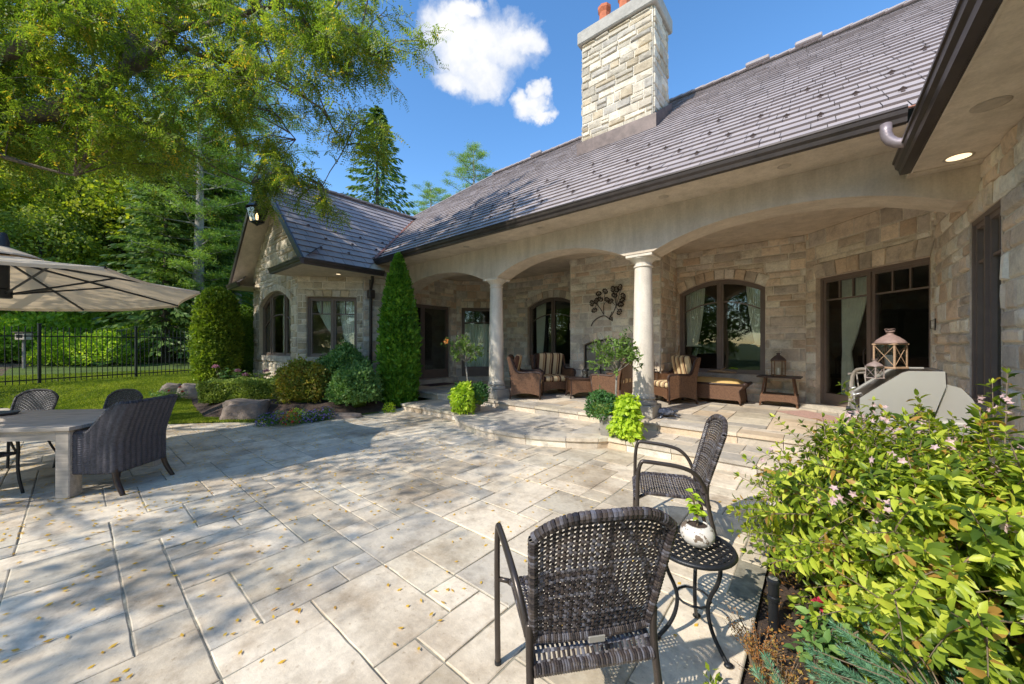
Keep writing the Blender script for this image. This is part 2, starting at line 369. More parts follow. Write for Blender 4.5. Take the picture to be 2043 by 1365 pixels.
def np_mesh(name, V, nper, mat, parent=None, faces=None):
    """V: (n, nper, 3) array, each row one small polygon (or pattern given by faces)"""
    n = V.shape[0]; me = bpy.data.meshes.new(name)
    if faces is None: faces = [list(range(nper))]
    me.vertices.add(n*nper); me.vertices.foreach_set('co', V.reshape(-1).astype(np.float32))
    k = [len(f) for f in faces]; tot = sum(k)
    base = (np.arange(n)*nper)[:, None]; pat = np.concatenate([np.array(f) for f in faces])
    idx = (base + pat[None, :]).reshape(-1).astype(np.int32)
    me.loops.add(n*tot); me.loops.foreach_set('vertex_index', idx)
    starts = np.concatenate([[0], np.cumsum(k)[:-1]])
    ls = ((np.arange(n)*tot)[:, None] + starts[None, :]).reshape(-1).astype(np.int32)
    me.polygons.add(n*len(faces)); me.polygons.foreach_set('loop_start', ls)
    me.update(calc_edges=True); me.validate()
    me.materials.append(mat)
    o = bpy.data.objects.new(name, me); COL.objects.link(o)
    if parent: o.parent = parent
    return o
def unit(a): return a/np.maximum(np.linalg.norm(a, axis=-1, keepdims=True), 1e-9)
def leaves(name, P, D, N, L, W, mat, parent=None, fancy=False, curl=0.15):
    """leaf-shaped faces: P base, D direction, N rough normal, L length, W width (arrays)"""
    D = unit(D); S = unit(np.cross(D, N)); N2 = unit(np.cross(S, D))
    L = np.broadcast_to(np.asarray(L, float), (len(P),))[:, None]; W = np.broadcast_to(np.asarray(W, float), (len(P),))[:, None]
    if not fancy:
        V = np.stack([P, P + D*L*0.5 + S*W*0.5 - N2*W*curl, P + D*L - N2*L*curl*0.5, P + D*L*0.5 - S*W*0.5 - N2*W*curl], 1)
        return np_mesh(name, V, 4, mat, parent)
    m1 = P + D*L*0.3; m2 = P + D*L*0.65 - N2*L*curl*0.4; t = P + D*L - N2*L*curl*1.3; f = N2*W*0.16
    V = np.stack([P, m1 + S*W*0.46 + f, m1, m1 - S*W*0.46 + f, m2 + S*W*0.38 + f, m2, m2 - S*W*0.38 + f, t], 1)
    o = np_mesh(name, V, 8, mat, parent, [[0,2,1],[0,3,2],[1,2,5,4],[2,3,6,5],[4,5,7],[5,6,7]])
    return o

def thing(name, label, cat, loc=(0,0,0), rotz=0, group=None):
    o = bpy.data.objects.new(name, None); COL.objects.link(o); o.empty_display_size = 0.1
    o.location = loc; o.rotation_euler = (0,0,rotz); o['label'] = label; o['category'] = cat
    if group: o['group'] = group
    return o
def tag(o, label, cat, group=None, kind=None):
    o['label'] = label; o['category'] = cat
    if group: o['group'] = group
    if kind: o['kind'] = kind
    return o
def struct(o): o['kind'] = 'structure'; return o
def dup(root, loc, rotz=0, label=None, scale=None, group=None):
    r = root.copy(); COL.objects.link(r); r.location = loc; r.rotation_euler = (0,0,rotz)
    if label: r['label'] = label
    if scale: r.scale = (scale,)*3 if isinstance(scale, (int, float)) else scale
    if group: r['group'] = group
    def rec(a, b):
        for ch in list(a.children):
            c = ch.copy(); COL.objects.link(c); c.parent = b; rec(ch, c)
    rec(root, r); return r
def clip_half(poly, f):
    """keep the side f(p)>=0 (Sutherland-Hodgman)"""
    out = []; n = len(poly)
    for i in range(n):
        a, b = poly[i], poly[(i+1)%n]; fa, fb = f(a), f(b)
        if fa >= 0: out.append(a)
        if (fa >= 0) != (fb >= 0):
            t = fa/(fa-fb); out.append(tuple(a[k]+(b[k]-a[k])*t for k in range(len(a))))
    return out
# ------------------------------------------------------------------ masonry
PAL = [(0.808,0.694,0.569),(0.880,0.812,0.671),(0.670,0.590,0.500),(0.880,0.844,0.750),(0.749,0.598,0.453),(0.739,0.670,0.593),(0.863,0.735,0.585)]
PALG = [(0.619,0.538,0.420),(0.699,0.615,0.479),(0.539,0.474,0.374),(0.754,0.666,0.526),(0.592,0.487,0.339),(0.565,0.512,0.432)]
MORT = (0.80,0.74,0.63)
def courses(L, z0, z1, r):
    out = []; z = z0
    while z < z1-0.01:
        h = r.choice([0.14,0.18,0.2,0.24,0.28]); h = min(h, z1-z)
        if z1-z-h < 0.08: h = z1-z
        x = -r.random()*0.3
        while x < L:
            w = r.uniform(0.24, 0.62) if h > 0.15 else r.uniform(0.3,0.7)
            if h >= 0.24 and r.random() < 0.22:
                hh = h*r.uniform(0.4,0.6); out += [(x, x+w, z, z+hh), (x, x+w, z+hh, z+h)]
            elif h >= 0.24 and r.random() < 0.25:
                out.append((x, x+w*0.6, z, z+h))
                w = w*0.6
            else: out.append((x, x+w, z, z+h))
            x += w
        z += h
    return [(max(a,0), min(b,L), c, d) for a, b, c, d in out if min(b,L)-max(a,0) > 0.03]
def stone_piece(mb, fn, poly, depth, r, col, gap=0.012, n_in=0.018):
    cx = sum(p[0] for p in poly)/len(poly); cz = sum(p[1] for p in poly)/len(poly)
    hx = max(abs(p[0]-cx) for p in poly); hz = max(abs(p[1]-cz) for p in poly)
    if hx < 0.02 or hz < 0.02: return
    fx, fz = max(0.3, 1-gap/hx), max(0.3, 1-gap/hz); gx, gz = max(0.2, 1-(gap+n_in)/hx), max(0.2, 1-(gap+n_in)/hz)
    out = [(cx+(p[0]-cx)*fx, cz+(p[1]-cz)*fz) for p in poly]
    inn = [(cx+(p[0]-cx)*gx+r.uniform(-.006,.006), cz+(p[1]-cz)*gz+r.uniform(-.006,.006)) for p in poly]
    mb.cur = col; n = len(poly); i = len(mb.v); d = depth*r.uniform(0.6,1.3)
    mb.v += [tuple(fn(p[0], 0.0, p[1])) for p in out] + [tuple(fn(p[0], d*0.55*r.uniform(.6,1.3), p[1])) for p in out] + [tuple(fn(p[0], d*r.uniform(0.75,1.25), p[1])) for p in inn]
    mb.v.append(tuple(fn(cx+r.uniform(-.2,.2)*hx, d*r.uniform(0.9,1.5), cz+r.uniform(-.2,.2)*hz)))
    for a in (0, n):
        for k in range(n): mb.face((i+a+k, i+a+(k+1)%n, i+a+n+(k+1)%n, i+a+n+k))
    for k in range(n): mb.face((i+2*n+k, i+2*n+(k+1)%n, i+3*n))
class Opening:
    def __init__(s, s0, s1, z0, spring, rise=0.0, T=0.24, sill=True, ring=True):
        s.s0, s.s1, s.z0, s.spring, s.rise, s.T, s.sill, s.ring = s0, s1, z0, spring, rise, T, sill, ring
        s.zb = z0-(0.17 if sill else 0)
    def arc(s, x):
        c = (s.s0+s.s1)/2; h = (s.s1-s.s0)/2; q = max(-1, min(1, (x-c)/h)); return s.spring + s.rise*(1-q*q)
    def top(s, x): return s.arc(x) + (s.T if s.ring else 0)
def wall_fn(P0, P1):
    P0 = Vector((P0[0],P0[1],0)); P1 = Vector((P1[0],P1[1],0)); d = (P1-P0); L = d.length; d.normalize(); n = Vector((d.y,-d.x,0))
    return (lambda s, w, z: P0 + d*s + n*w + Vector((0,0,z))), L
def clip_block(b, ops, top):
    x0, x1, z0, z1 = b; polys = []
    for o in ops:
        if x1 > o.s0+1e-4 and x0 < o.s1-1e-4 and z1 > o.zb+1e-4 and z0 < o.spring+o.rise+o.T:
            if x0 < o.s0-0.03: polys += clip_block((x0, o.s0, z0, z1), [q for q in ops if q is not o], top)
            if x1 > o.s1+0.03: polys += clip_block((o.s1, x1, z0, z1), [q for q in ops if q is not o], top)
            a, c = max(x0, o.s0), min(x1, o.s1)
            if z0 < o.zb-0.03: polys += clip_block((a, c, z0, min(z1, o.zb)), [q for q in ops if q is not o], top)
            xs = [a+(c-a)*k/5 for k in range(6)]; lo = [max(z0, o.top(x)) for x in xs]
            ok = [k for k in range(6) if lo[k] < z1-0.015]
            if len(ok) >= 2:
                xs2 = [xs[k] for k in ok]; lo2 = [lo[k] for k in ok]
                p = [(x, l) for x, l in zip(xs2, lo2)] + [(xs2[-1], z1), (xs2[0], z1)]
                if top: p = clip_half(clip_half(p, lambda q: top[0](q)), lambda q: top[1](q))
                if len(p) > 2: polys.append(p)
            return polys
    p = [(x0,z0),(x1,z0),(x1,z1),(x0,z1)]
    if top: p = clip_half(clip_half(p, top[0]), top[1])
    return [p] if len(p) > 2 else []
def stone_wall(P0, P1, z0, z1, ops=(), top=None, pal=PAL, depth=0.030, seed=1, parent=None, name='stone_wall', reveal=0.16):
    fn, L = wall_fn(P0, P1); r = random.Random(seed); mb = MB(); ops = list(ops)
    mb.cur = MORT
    for p in clip_block((0, L, z0, z1), ops, top) if not ops else sum([clip_block((a, b, z0, z1), ops, top) for a, b in zip(sorted([0, L]+[o.s0 for o in ops]+[o.s1 for o in ops]), sorted([0, L]+[o.s0 for o in ops]+[o.s1 for o in ops])[1:]) if b-a > 1e-3], []):
        mb.poly([fn(q[0], 0.011, q[1]) for q in p])
    for b in courses(L, z0, z1, r):
        for p in clip_block(b, ops, top):
            c = r.choice(pal); k = r.uniform(0.82, 1.15); stone_piece(mb, fn, p, depth, r, tuple(min(1, x*k) for x in c))
    for o in ops:
        n = 12; mb.cur = MORT
        pts = [(o.s0, o.z0), (o.s1, o.z0)] + [(o.s1+(o.s0-o.s1)*k/n, o.arc(o.s1+(o.s0-o.s1)*k/n)) for k in range(n+1)]
        mb.cur = tuple(x*0.95 for x in pal[0])
        for a, b in zip(pts, pts[1:]+pts[:1]):
            mb.poly([fn(a[0], 0.03, a[1]), fn(b[0], 0.03, b[1]), fn(b[0], -reveal, b[1]), fn(a[0], -reveal, a[1])])
        if o.ring:
            m = max(4, int((o.s1-o.s0)/0.2)); c = (o.s0+o.s1)/2; h = (o.s1-o.s0)/2
            mb2 = MORT; mb.cur = MORT
            for k in range(m):
                a, b = o.s0+(o.s1-o.s0)*k/m, o.s0+(o.s1-o.s0)*(k+1)/m
                sp = 0.16*(1 if o.rise > 0 else 0.6)
                def up(x): return (x+(x-c)/h*sp*o.T/0.24*0.6, o.arc(x)+o.T)
                p = [(a, o.arc(a)), (b, o.arc(b)), up(b), up(a)]
                cc = r.choice(pal); kk = r.uniform(0.85,1.15)
                stone_piece(mb, fn, p, depth*1.35, r, tuple(x*kk for x in cc), gap=0.005)
        if o.sill:
            mb.cur = (0.50,0.46,0.40)
            nz = max(1, int((o.s1-o.s0)/0.9)); e = (o.s1-o.s0+0.2)/nz
            for k in range(nz):
                a, b = o.s0-0.1+k*e+0.004, o.s0-0.1+(k+1)*e-0.004
                mb.extr([(a, o.zb+0.005), (b, o.zb+0.005), (b, o.z0-0.001), (a, o.z0-0.001)], fn, -0.1, 0.07)
    return mb.build(name, MT['stone'], parent)

def shape(a, b, z0, top, n=10):
    return [(a, z0), (b, z0)] + [(b+(a-b)*k/n, top(b+(a-b)*k/n)) for k in range(n+1)]
def ring(mb, fn, a, b, z0, top, t, w0, w1, zt=None):
    o = shape(a, b, z0, top); i = shape(a+t, b-t, z0+(t if zt is None else zt), lambda x: top(x)-t)
    n = len(o)
    for k in range(n):
        j = (k+1) % n
        for (p, q, wa, wb) in ((o, i, w1, w1), (i, i, w1, w0), (o, o, w0, w1), (i, o, w0, w0)):
            mb.poly([fn(p[k][0], wa, p[k][1]), fn(p[j][0], wa, p[j][1]), fn(q[j][0], wb, q[j][1]), fn(q[k][0], wb, q[k][1])])
def bar(mb, fn, a, b, z0, z1, w0, w1): mb.extr([(a,z0),(b,z0),(b,z1),(a,z1)], fn, w0, w1)
def arcbar(mb, fn, a, b, f, t, w0, w1, n=10):
    for k in range(n):
        x, y = a+(b-a)*k/n, a+(b-a)*(k+1)/n
        mb.extr([(x, f(x)-t), (y, f(y)-t), (y, f(y)), (x, f(x))], fn, w0, w1)
def window(P0, P1, o, lights, parent, transom=None, arcdrop=None, name='window', vb=0, base=0.045, glass='glass', kick=0.0, skip_glass=()):
    """frame mesh (jambs, sashes, glazing bars) > one pane per light"""
    fn, L = wall_fn(P0, P1); mb = MB()
    top = o.arc if o.rise > 0 else (lambda x: o.spring)
    W0, W1 = -0.19, -0.075
    ring(mb, fn, o.s0, o.s1, o.z0, top, 0.055, W0, W1, zt=base)
    i0, i1, iz = o.s0+0.055, o.s1-0.055, o.z0+base
    tp = lambda x: top(x)-0.055
    xs = [i0] + [o.s0+(o.s1-o.s0)*f for f in lights] + [i1]
    panes = []
    for q, (a, b) in enumerate(zip(xs, xs[1:])):
        if q > 0:
            arr = [a-0.022, a+0.022]; mb.extr([(arr[0], iz), (arr[1], iz), (arr[1], tp(arr[1])), (arr[0], tp(arr[0]))], fn, W0, W1+0.012)
        a2, b2 = (a if q == 0 else a+0.022), (b if q == len(xs)-2 else b-0.022)
        t = 0.05
        ring(mb, fn, a2, b2, iz, tp, t, W0+0.02, W1-0.02, zt=t+kick)
        a3, b3, z3 = a2+t, b2-t, iz+t+kick; tq = lambda x: tp(x)-t
        if transom: 
            bar(mb, fn, a3, b3, transom, transom+0.028, W0+0.03, W1-0.03)
            for v in range(vb):
                x = a3+(b3-a3)*(v+1)/(vb+1); bar(mb, fn, x-0.011, x+0.011, transom+0.028, tq(x), W0+0.035, W1-0.035)
        if arcdrop: arcbar(mb, fn, a3, b3, lambda x: tq(x)-arcdrop+0.0, 0.028, W0+0.03, W1-0.03)
        panes.append((a3, b3, z3, tq))
    w = mb.build(name, MT['trim'], parent)
    for q, (a3, b3, z3, tq) in enumerate(panes):
        if q in skip_glass: continue
        p = MB(); p.poly([fn(x, -0.135, z) for x, z in shape(a3, b3, z3, tq)]); p.build('pane', MT[glass], w)
    return w
def curtain(P0, P1, s_top0, s_top1, z1, z0, tie, label, cat='curtain', depth=-0.42, width_tie=0.16, ztie=None, side=-1, group='curtains behind the windows'):
    """gathered cloth hanging from z1, drawn to one side at ztie"""
    fn, L = wall_fn(P0, P1); mb = MB(); nu, nv = 54, 26
    ztie = ztie if ztie is not None else z0+(z1-z0)*0.35
    def f(u, v):
        z = z1+(z0-z1)*v
        if z > ztie:
            q = (z1-z)/(z1-ztie); k = q**1.6
            a = s_top0+(tie-s_top0)*k if side < 0 else s_top0+(tie-width_tie-s_top0)*k
            b = s_top1+(tie+width_tie-s_top1)*k if side < 0 else s_top1+(tie-s_top1)*k
        else:
            q = min(1, (ztie-z)/(ztie-z0+1e-6)); e = 0.10*q**0.5
            a, b = (tie-e*0.3, tie+width_tie+e) if side < 0 else (tie-width_tie-e, tie+e*0.3)
        s = a+(b-a)*u; w = 0.028*math.sin(u*2*math.pi*8+0.4*math.sin(v*5)) 
        return fn(s, depth+w, z)
    mb.grid(f, nu, nv); o = mb.build('curtain', MT['curtain'], None, smooth=True)
    # keep the origin at the cloth
    tag(o, label, cat, group); return o

# ------------------------------------------------------------------ house
house = thing('house', 'single-storey limestone house with dark tiled roof, arched arcade and gabled wing', 'house')
A = dict(Y=10.10, X0=-9.18, X1=-0.20)
wl = lambda *a, **k: stone_wall(*a, parent=house, **k)
oW1 = Opening(-7.73-A['X0'], -5.80-A['X0'], 0.92, 2.92, 0.28); oW2 = Opening(-2.78-A['X0'], -0.93-A['X0'], 0.93, 2.94, 0.28)
wl((A['X0'],10.1), (A['X1'],10.1), 0.3, 4.0, [oW1, oW2], seed=3)
pB = ((A['X0'],10.1), (A['X1'],10.1))
oD = Opening(0.25, 2.19, 0.40, 3.0, 0, sill=False, T=0.3)
pD = ((-0.2,10.1), (1.4,8.5)); wl(*pD, 0.3, 4.0, [oD], seed=5, reveal=0.2)
oR = Opening(1.71, 2.68, 0.95, 3.05, 0); pR = ((1.4,8.5), (1.4,-1.0))
wl(*pR, 0.0, 4.0, [oR], seed=6, depth=0.038)
oS = Opening(1.40, 3.30, 0.47, 3.0, 0, sill=False); pS = ((-10.25,5.43), (-10.25,9.03))
wl(*pS, 0.0, 4.0, [oS], seed=7)
oT = Opening(0.2, 1.33, 0.47, 3.0, 0, sill=False); pT = ((-10.25,9.03), (-9.18,10.1))
wl(*pT, 0.3, 4.0, [oT], seed=8)
oC = Opening(0.26, 1.66, 1.28, 3.02, 0, T=0.2); pC = ((-11.55,4.13), (-10.25,5.43))
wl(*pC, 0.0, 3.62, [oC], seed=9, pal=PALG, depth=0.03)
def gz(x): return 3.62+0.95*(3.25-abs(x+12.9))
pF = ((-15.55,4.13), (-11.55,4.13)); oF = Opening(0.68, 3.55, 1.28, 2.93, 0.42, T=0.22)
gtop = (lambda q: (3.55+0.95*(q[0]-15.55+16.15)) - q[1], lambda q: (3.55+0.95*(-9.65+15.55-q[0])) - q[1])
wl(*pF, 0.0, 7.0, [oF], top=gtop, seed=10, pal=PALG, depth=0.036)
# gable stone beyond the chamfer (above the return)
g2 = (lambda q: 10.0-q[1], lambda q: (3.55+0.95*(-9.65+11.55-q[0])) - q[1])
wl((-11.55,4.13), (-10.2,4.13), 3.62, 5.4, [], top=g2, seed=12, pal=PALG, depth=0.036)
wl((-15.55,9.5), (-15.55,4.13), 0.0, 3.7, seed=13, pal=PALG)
# chimney breast with the fireplace
pH = ((-5.33,8.92), (-2.87,8.92)); oH = Opening(0.43, 1.85, 0.52, 1.62, 0.16, T=0.2, sill=False)
wl(*pH, 0.3, 4.0, [oH], seed=14, depth=0.02)
wl((-5.33,10.1), (-5.33,8.92), 0.3, 4.0, seed=15); wl((-2.87,8.92), (-2.87,10.1), 0.3, 4.0, seed=16)
# windows and doors
window(*pB, oW1, [0.5], house, arcdrop=0.42); window(*pB, oW2, [0.5], house, arcdrop=0.42)
window(*pF, oF, [0.29, 0.73], house, arcdrop=0.62)
window(*pC, oC, [0.5], house, transom=2.52, vb=1)
window((1.31,8.5), (1.31,-1.0), oR, [0.5], house, transom=2.55, vb=1)
wd = window(*pD, oD, [0.5], house, transom=2.52, vb=2, name='patio_door', base=0.06, kick=0.12)
fnD, _ = wall_fn(*pD); m = MB(); m.tube([fnD(1.16,-0.06,1.25), fnD(1.16,-0.02,1.28), fnD(1.16,-0.02,1.5), fnD(1.16,-0.06,1.53)], 0.012, 8); m.build('handle', MT['gutter'], wd)
w1 = window(*pS, oS, [0.42], house, name='double_door', base=0.05, kick=0.2, skip_glass=(0,))
w2 = window(*pT, oT, [], house, transom=2.45, vb=2, name='glazed_door', base=0.05, kick=0.25, glass='sheer')
fnT, _ = wall_fn(*pT); m = MB(); m.tube([fnT(1.24,-0.09,1.4), fnT(1.24,-0.03,1.4), fnT(1.14,-0.03,1.4)], 0.012, 8); m.build('handle', MT['gutter'], w2)
# door sills
for P, o, z in ((pD,oD,0.40),(pS,oS,0.47),(pT,oT,0.47)):
    m = MB(); m.cur=(0.6,0.55,0.47); fn, L = wall_fn(*P); m.extr([(o.s0-0.12,0.322),(o.s1+0.12,0.322),(o.s1+0.12,z-0.002),(o.s0-0.12,z-0.002)], fn, -0.16, 0.28); m.build('door_sill', MT['stepstone'], house)
# fireplace: firebox and leaded screen
fn, _ = wall_fn(*pH); m = MB()
fb = [(0.40,0.5),(1.88,0.5),(1.88,1.85),(0.40,1.85)]
m.poly([fn(x,-0.5,z) for x, z in fb]); m.poly([fn(0.40,0,0.5),fn(0.40,-0.5,0.5),fn(0.40,-0.5,1.85),fn(0.40,0,1.85)]); m.poly([fn(1.88,0,0.5),fn(1.88,-0.5,0.5),fn(1.88,-0.5,1.85),fn(1.88,0,1.85)])
m.poly([fn(0.4,0,0.5),fn(1.88,0,0.5),fn(1.88,-0.5,0.5),fn(0.4,-0.5,0.5)]); m.poly([fn(0.4,0,1.8),fn(1.88,0,1.8),fn(1.88,-0.5,1.8),fn(0.4,-0.5,1.8)])
fbx = m.build('firebox', MT['iron'], house)
m = MB(); ring(m, fn, oH.s0+0.01, oH.s1-0.01, 0.53, lambda x: oH.arc(x)-0.01, 0.035, -0.06, -0.02)
for x in (0.9, 1.38): bar(m, fn, x-0.012, x+0.012, 0.56, oH.arc(x)-0.04, -0.055, -0.025)
for z in (0.95, 1.5): bar(m, fn, 0.47, 1.81, z, z+0.022, -0.055, -0.027)
fs = m.build('fire_screen', MT['gutter'], fbx)
m = MB(); m.poly([fn(x,-0.05,z) for x, z in shape(0.46,1.82,0.56,lambda x: oH.arc(x)-0.04)])
fs2 = m.build('screen_panel', M_simple('screen_mesh', (0.30,0.27,0.22), 0.5, nscale=3), fbx)
m = MB(); m.cur=(0.42,0.39,0.33); m.box(-5.0,-3.3,8.62,8.918,0.325,0.515,bev=0.012); m.build('hearth', MT['stepstone'], house)

# interior shell: dark rooms behind the glass
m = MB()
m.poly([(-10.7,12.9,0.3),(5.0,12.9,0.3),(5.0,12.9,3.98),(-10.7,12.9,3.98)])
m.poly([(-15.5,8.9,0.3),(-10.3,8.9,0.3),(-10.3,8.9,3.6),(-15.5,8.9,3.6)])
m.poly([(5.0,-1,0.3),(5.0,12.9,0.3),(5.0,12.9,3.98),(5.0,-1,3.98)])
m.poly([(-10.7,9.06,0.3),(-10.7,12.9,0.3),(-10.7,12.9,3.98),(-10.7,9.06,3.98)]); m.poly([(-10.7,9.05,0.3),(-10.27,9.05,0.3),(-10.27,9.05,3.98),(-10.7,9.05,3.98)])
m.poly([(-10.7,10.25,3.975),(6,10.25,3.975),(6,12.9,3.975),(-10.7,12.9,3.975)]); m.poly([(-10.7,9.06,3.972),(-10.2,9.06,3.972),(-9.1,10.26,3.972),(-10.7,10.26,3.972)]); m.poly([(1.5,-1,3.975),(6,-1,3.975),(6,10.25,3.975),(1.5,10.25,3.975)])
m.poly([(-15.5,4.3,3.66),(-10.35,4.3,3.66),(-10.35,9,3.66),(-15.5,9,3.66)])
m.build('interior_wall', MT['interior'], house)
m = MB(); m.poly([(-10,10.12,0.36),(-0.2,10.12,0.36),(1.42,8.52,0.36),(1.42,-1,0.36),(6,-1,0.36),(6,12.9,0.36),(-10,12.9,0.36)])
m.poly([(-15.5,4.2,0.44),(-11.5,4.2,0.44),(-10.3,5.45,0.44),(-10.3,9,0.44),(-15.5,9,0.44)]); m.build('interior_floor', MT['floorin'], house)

# arcade beam with three segmental arches
def beam_bottom(x):
    for a, b in ((-9.75,-6.36), (-5.84,-2.72), (-2.20,1.22)):
        if a < x < b:
            q = (x-(a+b)/2)/((b-a)/2); return 3.24+0.345*(1-abs(q)**2.3)
    return 3.24
xs = sorted(set([-10.2+i*0.08 for i in range(146)]+[-9.75,-6.36,-5.84,-2.72,-2.2,1.22,1.38])); xs = [x for x in xs if x <= 1.385]
m = MB()
for a, b in zip(xs, xs[1:]):
    za, zb = beam_bottom(a), beam_bottom(b)
    m.poly([(a,6.43,za),(b,6.43,zb),(b,6.43,3.99),(a,6.43,3.99)]); m.poly([(b,6.93,zb),(a,6.93,za),(a,6.93,3.99),(b,6.93,3.99)])
    m.poly([(a,6.93,za),(b,6.93,zb),(b,6.43,zb),(a,6.43,za)])
m.build('arcade_beam', MT['plaster'], house)
m = MB(); m.box(-10.22,-9.8,6.46,6.90,0.3,3.245); m.build('pilaster', MT['plaster'], house)
# soffit and porch ceiling
m = MB(); m.poly([(-10.0,5.72,3.985),(1.6,5.72,3.985),(1.6,6.43,3.985),(-10.0,6.43,3.985)]); m.poly([(-10.3,6.93,3.985),(1.6,6.93,3.985),(1.6,10.2,3.985),(-10.3,10.2,3.985)])
m.build('porch_ceiling', MT['plaster'], house)
# columns
def column(x, y):
    m = MB(); prof = [(0.196,0.0),(0.196,0.05),(0.186,0.07)]
    for k in range(13):
        t = k/12; prof.append((0.184-0.034*t**1.6, 0.07+2.30*t))
    m.lathe(prof, (x,y,0.67), 40, cap=False); c = m.build('column', MT['column'], house, smooth=True, autos=40)
    m = MB(); m.box(x-0.25,x+0.25,y-0.25,y+0.25,0.322,0.54,bev=0.012)
    m.lathe([(0.235,0.54),(0.245,0.56),(0.235,0.60),(0.205,0.615),(0.205,0.64),(0.222,0.655),(0.21,0.675)], (x,y,0), 40); m.build('column_base', MT['concrete'], c, smooth=True, autos=30)
    m = MB(); m.lathe([(0.150,3.02),(0.170,3.03),(0.170,3.05),(0.152,3.06),(0.155,3.10),(0.19,3.14),(0.225,3.17),(0.23,3.185)], (x,y,0), 40)
    m.box(x-0.24,x+0.24,y-0.24,y+0.24,3.185,3.24,bev=0.008); m.build('column_capital', MT['column'], c, smooth=True, autos=30)
column(-2.46,6.68); column(-6.10,6.68)

# ---- roofs
def tile_plane(name, O, es, et, smin, smax, T, clips, seed, e=0.28, parent=None, wmin=0.22, wmax=0.46):
    O = Vector(O); es = Vector(es).normalized(); et = Vector(et).normalized(); n = es.cross(et)
    if n.z < 0: n = -n
    r = random.Random(seed); m = MB(); t = 0.0
    rows = int(T/e)+1
    for i in range(rows):
        t0, t1 = i*e-(0.03 if i == 0 else 0), min(T, (i+1)*e+0.015); s = smin - r.random()*0.3
        while s < smax:
            w = r.uniform(wmin, wmax); a, b = max(s, smin), min(s+w, smax); s += w
            if b-a < 0.02: continue
            p = [(a+0.004, t0), (b-0.004, t0), (b-0.004, t1), (a+0.004, t1)]
            for c in clips:
                p = clip_half(p, c)
                if len(p) < 3: break
            if len(p) < 3: continue
            up = 0.029+r.uniform(-0.004,0.005); tw = r.uniform(-0.004,0.004)
            def H(q): return up*(1-(q[1]-t0)/(t1-t0))+0.004 + tw*(q[0]-a)/(b-a)
            pts = [O+es*q[0]+et*q[1]+n*H(q) for q in p]
            j = len(m.v); k = len(p)
            m.v += [tuple(x) for x in pts] + [tuple(O+es*q[0]+et*q[1]) for q in p]
            m.cur = (1.0,1.0,1.0); m.face([j+z for z in range(k)]); m.cur = (0.58,0.56,0.56)  # tile sides coloured darker: dirty butt edges plus painted-in shade between rows
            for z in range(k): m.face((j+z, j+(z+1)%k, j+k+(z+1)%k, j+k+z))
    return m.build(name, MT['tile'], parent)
P = 0.8; th = math.atan(P); ct, st = math.cos(th), math.sin(th)
ZE = 4.14; YE = 5.72
RT = (12.3-YE)/ct
# main front slope: s = X, t up the slope
def mainz(y): return ZE+P*(y-YE)
def winglim(q):       # keep the part standing above the wing's right-hand slope
    y = YE+q[1]*ct; z = ZE+q[1]*st; a = -q[0]
    return z-(3.75+0.95*(a-9.65)) if y < 8.9 else 1.0
def hiplim(q): return q[0]+11.4+(12.3-(YE+q[1]*ct))
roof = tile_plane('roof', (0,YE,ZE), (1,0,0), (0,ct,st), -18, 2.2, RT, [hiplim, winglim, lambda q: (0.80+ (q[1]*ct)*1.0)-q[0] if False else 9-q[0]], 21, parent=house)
m = MB()
vb = -9.65-(ZE-3.75)/0.95
m.poly([(vb,YE,ZE-0.01),(2.2,YE,ZE-0.01),(2.2,12.3,9.39),(-11.4,12.3,9.39),(-14.7,8.95,6.71),(-12.85,8.9,6.67)])
m.poly([(-11.4,12.3,9.39),(2.2,12.3,9.39),(2.2,18.9,4.1),(-17.9,18.9,4.1)]); m.poly([(-11.4,12.3,9.39),(-17.9,18.9,4.1),(-17.9,5.75,4.15)])
m.build('roof_deck', MT['roofbase'], roof)
# ridge and hip caps
m = MB(); x = -11.4
while x < 2.0:
    m.obox((x+0.17,12.3,9.45), (0.36,0.26,0.05), Matrix.Rotation(-0.07,3,'Y'), bev=0.01); x += 0.3
hd_ = Vector((-1,-1,-0.8)).normalized(); hs_ = Vector((1,-1,0)).normalized(); HM = Matrix((hd_, hs_, hd_.cross(hs_))).transposed()
for k in range(24):
    m.obox(Vector((-11.4,12.3,9.40))+hd_*(0.15+k*0.3), (0.32,0.22,0.04), HM, bev=0.01)
for vx in (-8.9, -4.9+3.6, -0.4+0.2): m.obox((vx,12.25,9.50),(0.55,0.3,0.10), bev=0.02)
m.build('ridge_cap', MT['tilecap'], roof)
# wing roof
PW = 0.95; tw = math.atan(PW); cw, sw = math.cos(tw), math.sin(tw); ZW = 3.75; YF = 3.56; ZR = ZW+PW*3.25
def valley(q):  # keep wing slope where it stands above the main slope
    a = 9.65+q[1]*cw; z = ZW+q[1]*sw; y = YF+q[0]; return z-(ZE+P*(y-YE)) if True else 1
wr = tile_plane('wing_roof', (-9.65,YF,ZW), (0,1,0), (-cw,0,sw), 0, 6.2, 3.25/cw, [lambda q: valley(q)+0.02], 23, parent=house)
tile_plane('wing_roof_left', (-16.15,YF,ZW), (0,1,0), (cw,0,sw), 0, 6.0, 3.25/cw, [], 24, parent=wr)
m = MB()
for z in (-0.012, -0.14):
    m.poly([(-9.65,YF,ZW+z),(-9.65,6.0,ZW+z),(-12.9,9.1,ZR+z),(-12.9,YF,ZR+z)]); m.poly([(-16.15,YF,ZW+z),(-16.15,9.5,ZW+z),(-12.9,9.5,ZR+z),(-12.9,YF,ZR+z)])
m.build('wing_roof_deck', MT['plaster'], wr)
m = MB(); y = YF
while y < 8.9:
    m.obox((-12.9,y+0.14,ZR+0.055),(0.26,0.34,0.05),Matrix.Rotation(0.06,3,'X'),bev=0.01); y += 0.28
m.build('ridge_cap', MT['tilecap'], wr)
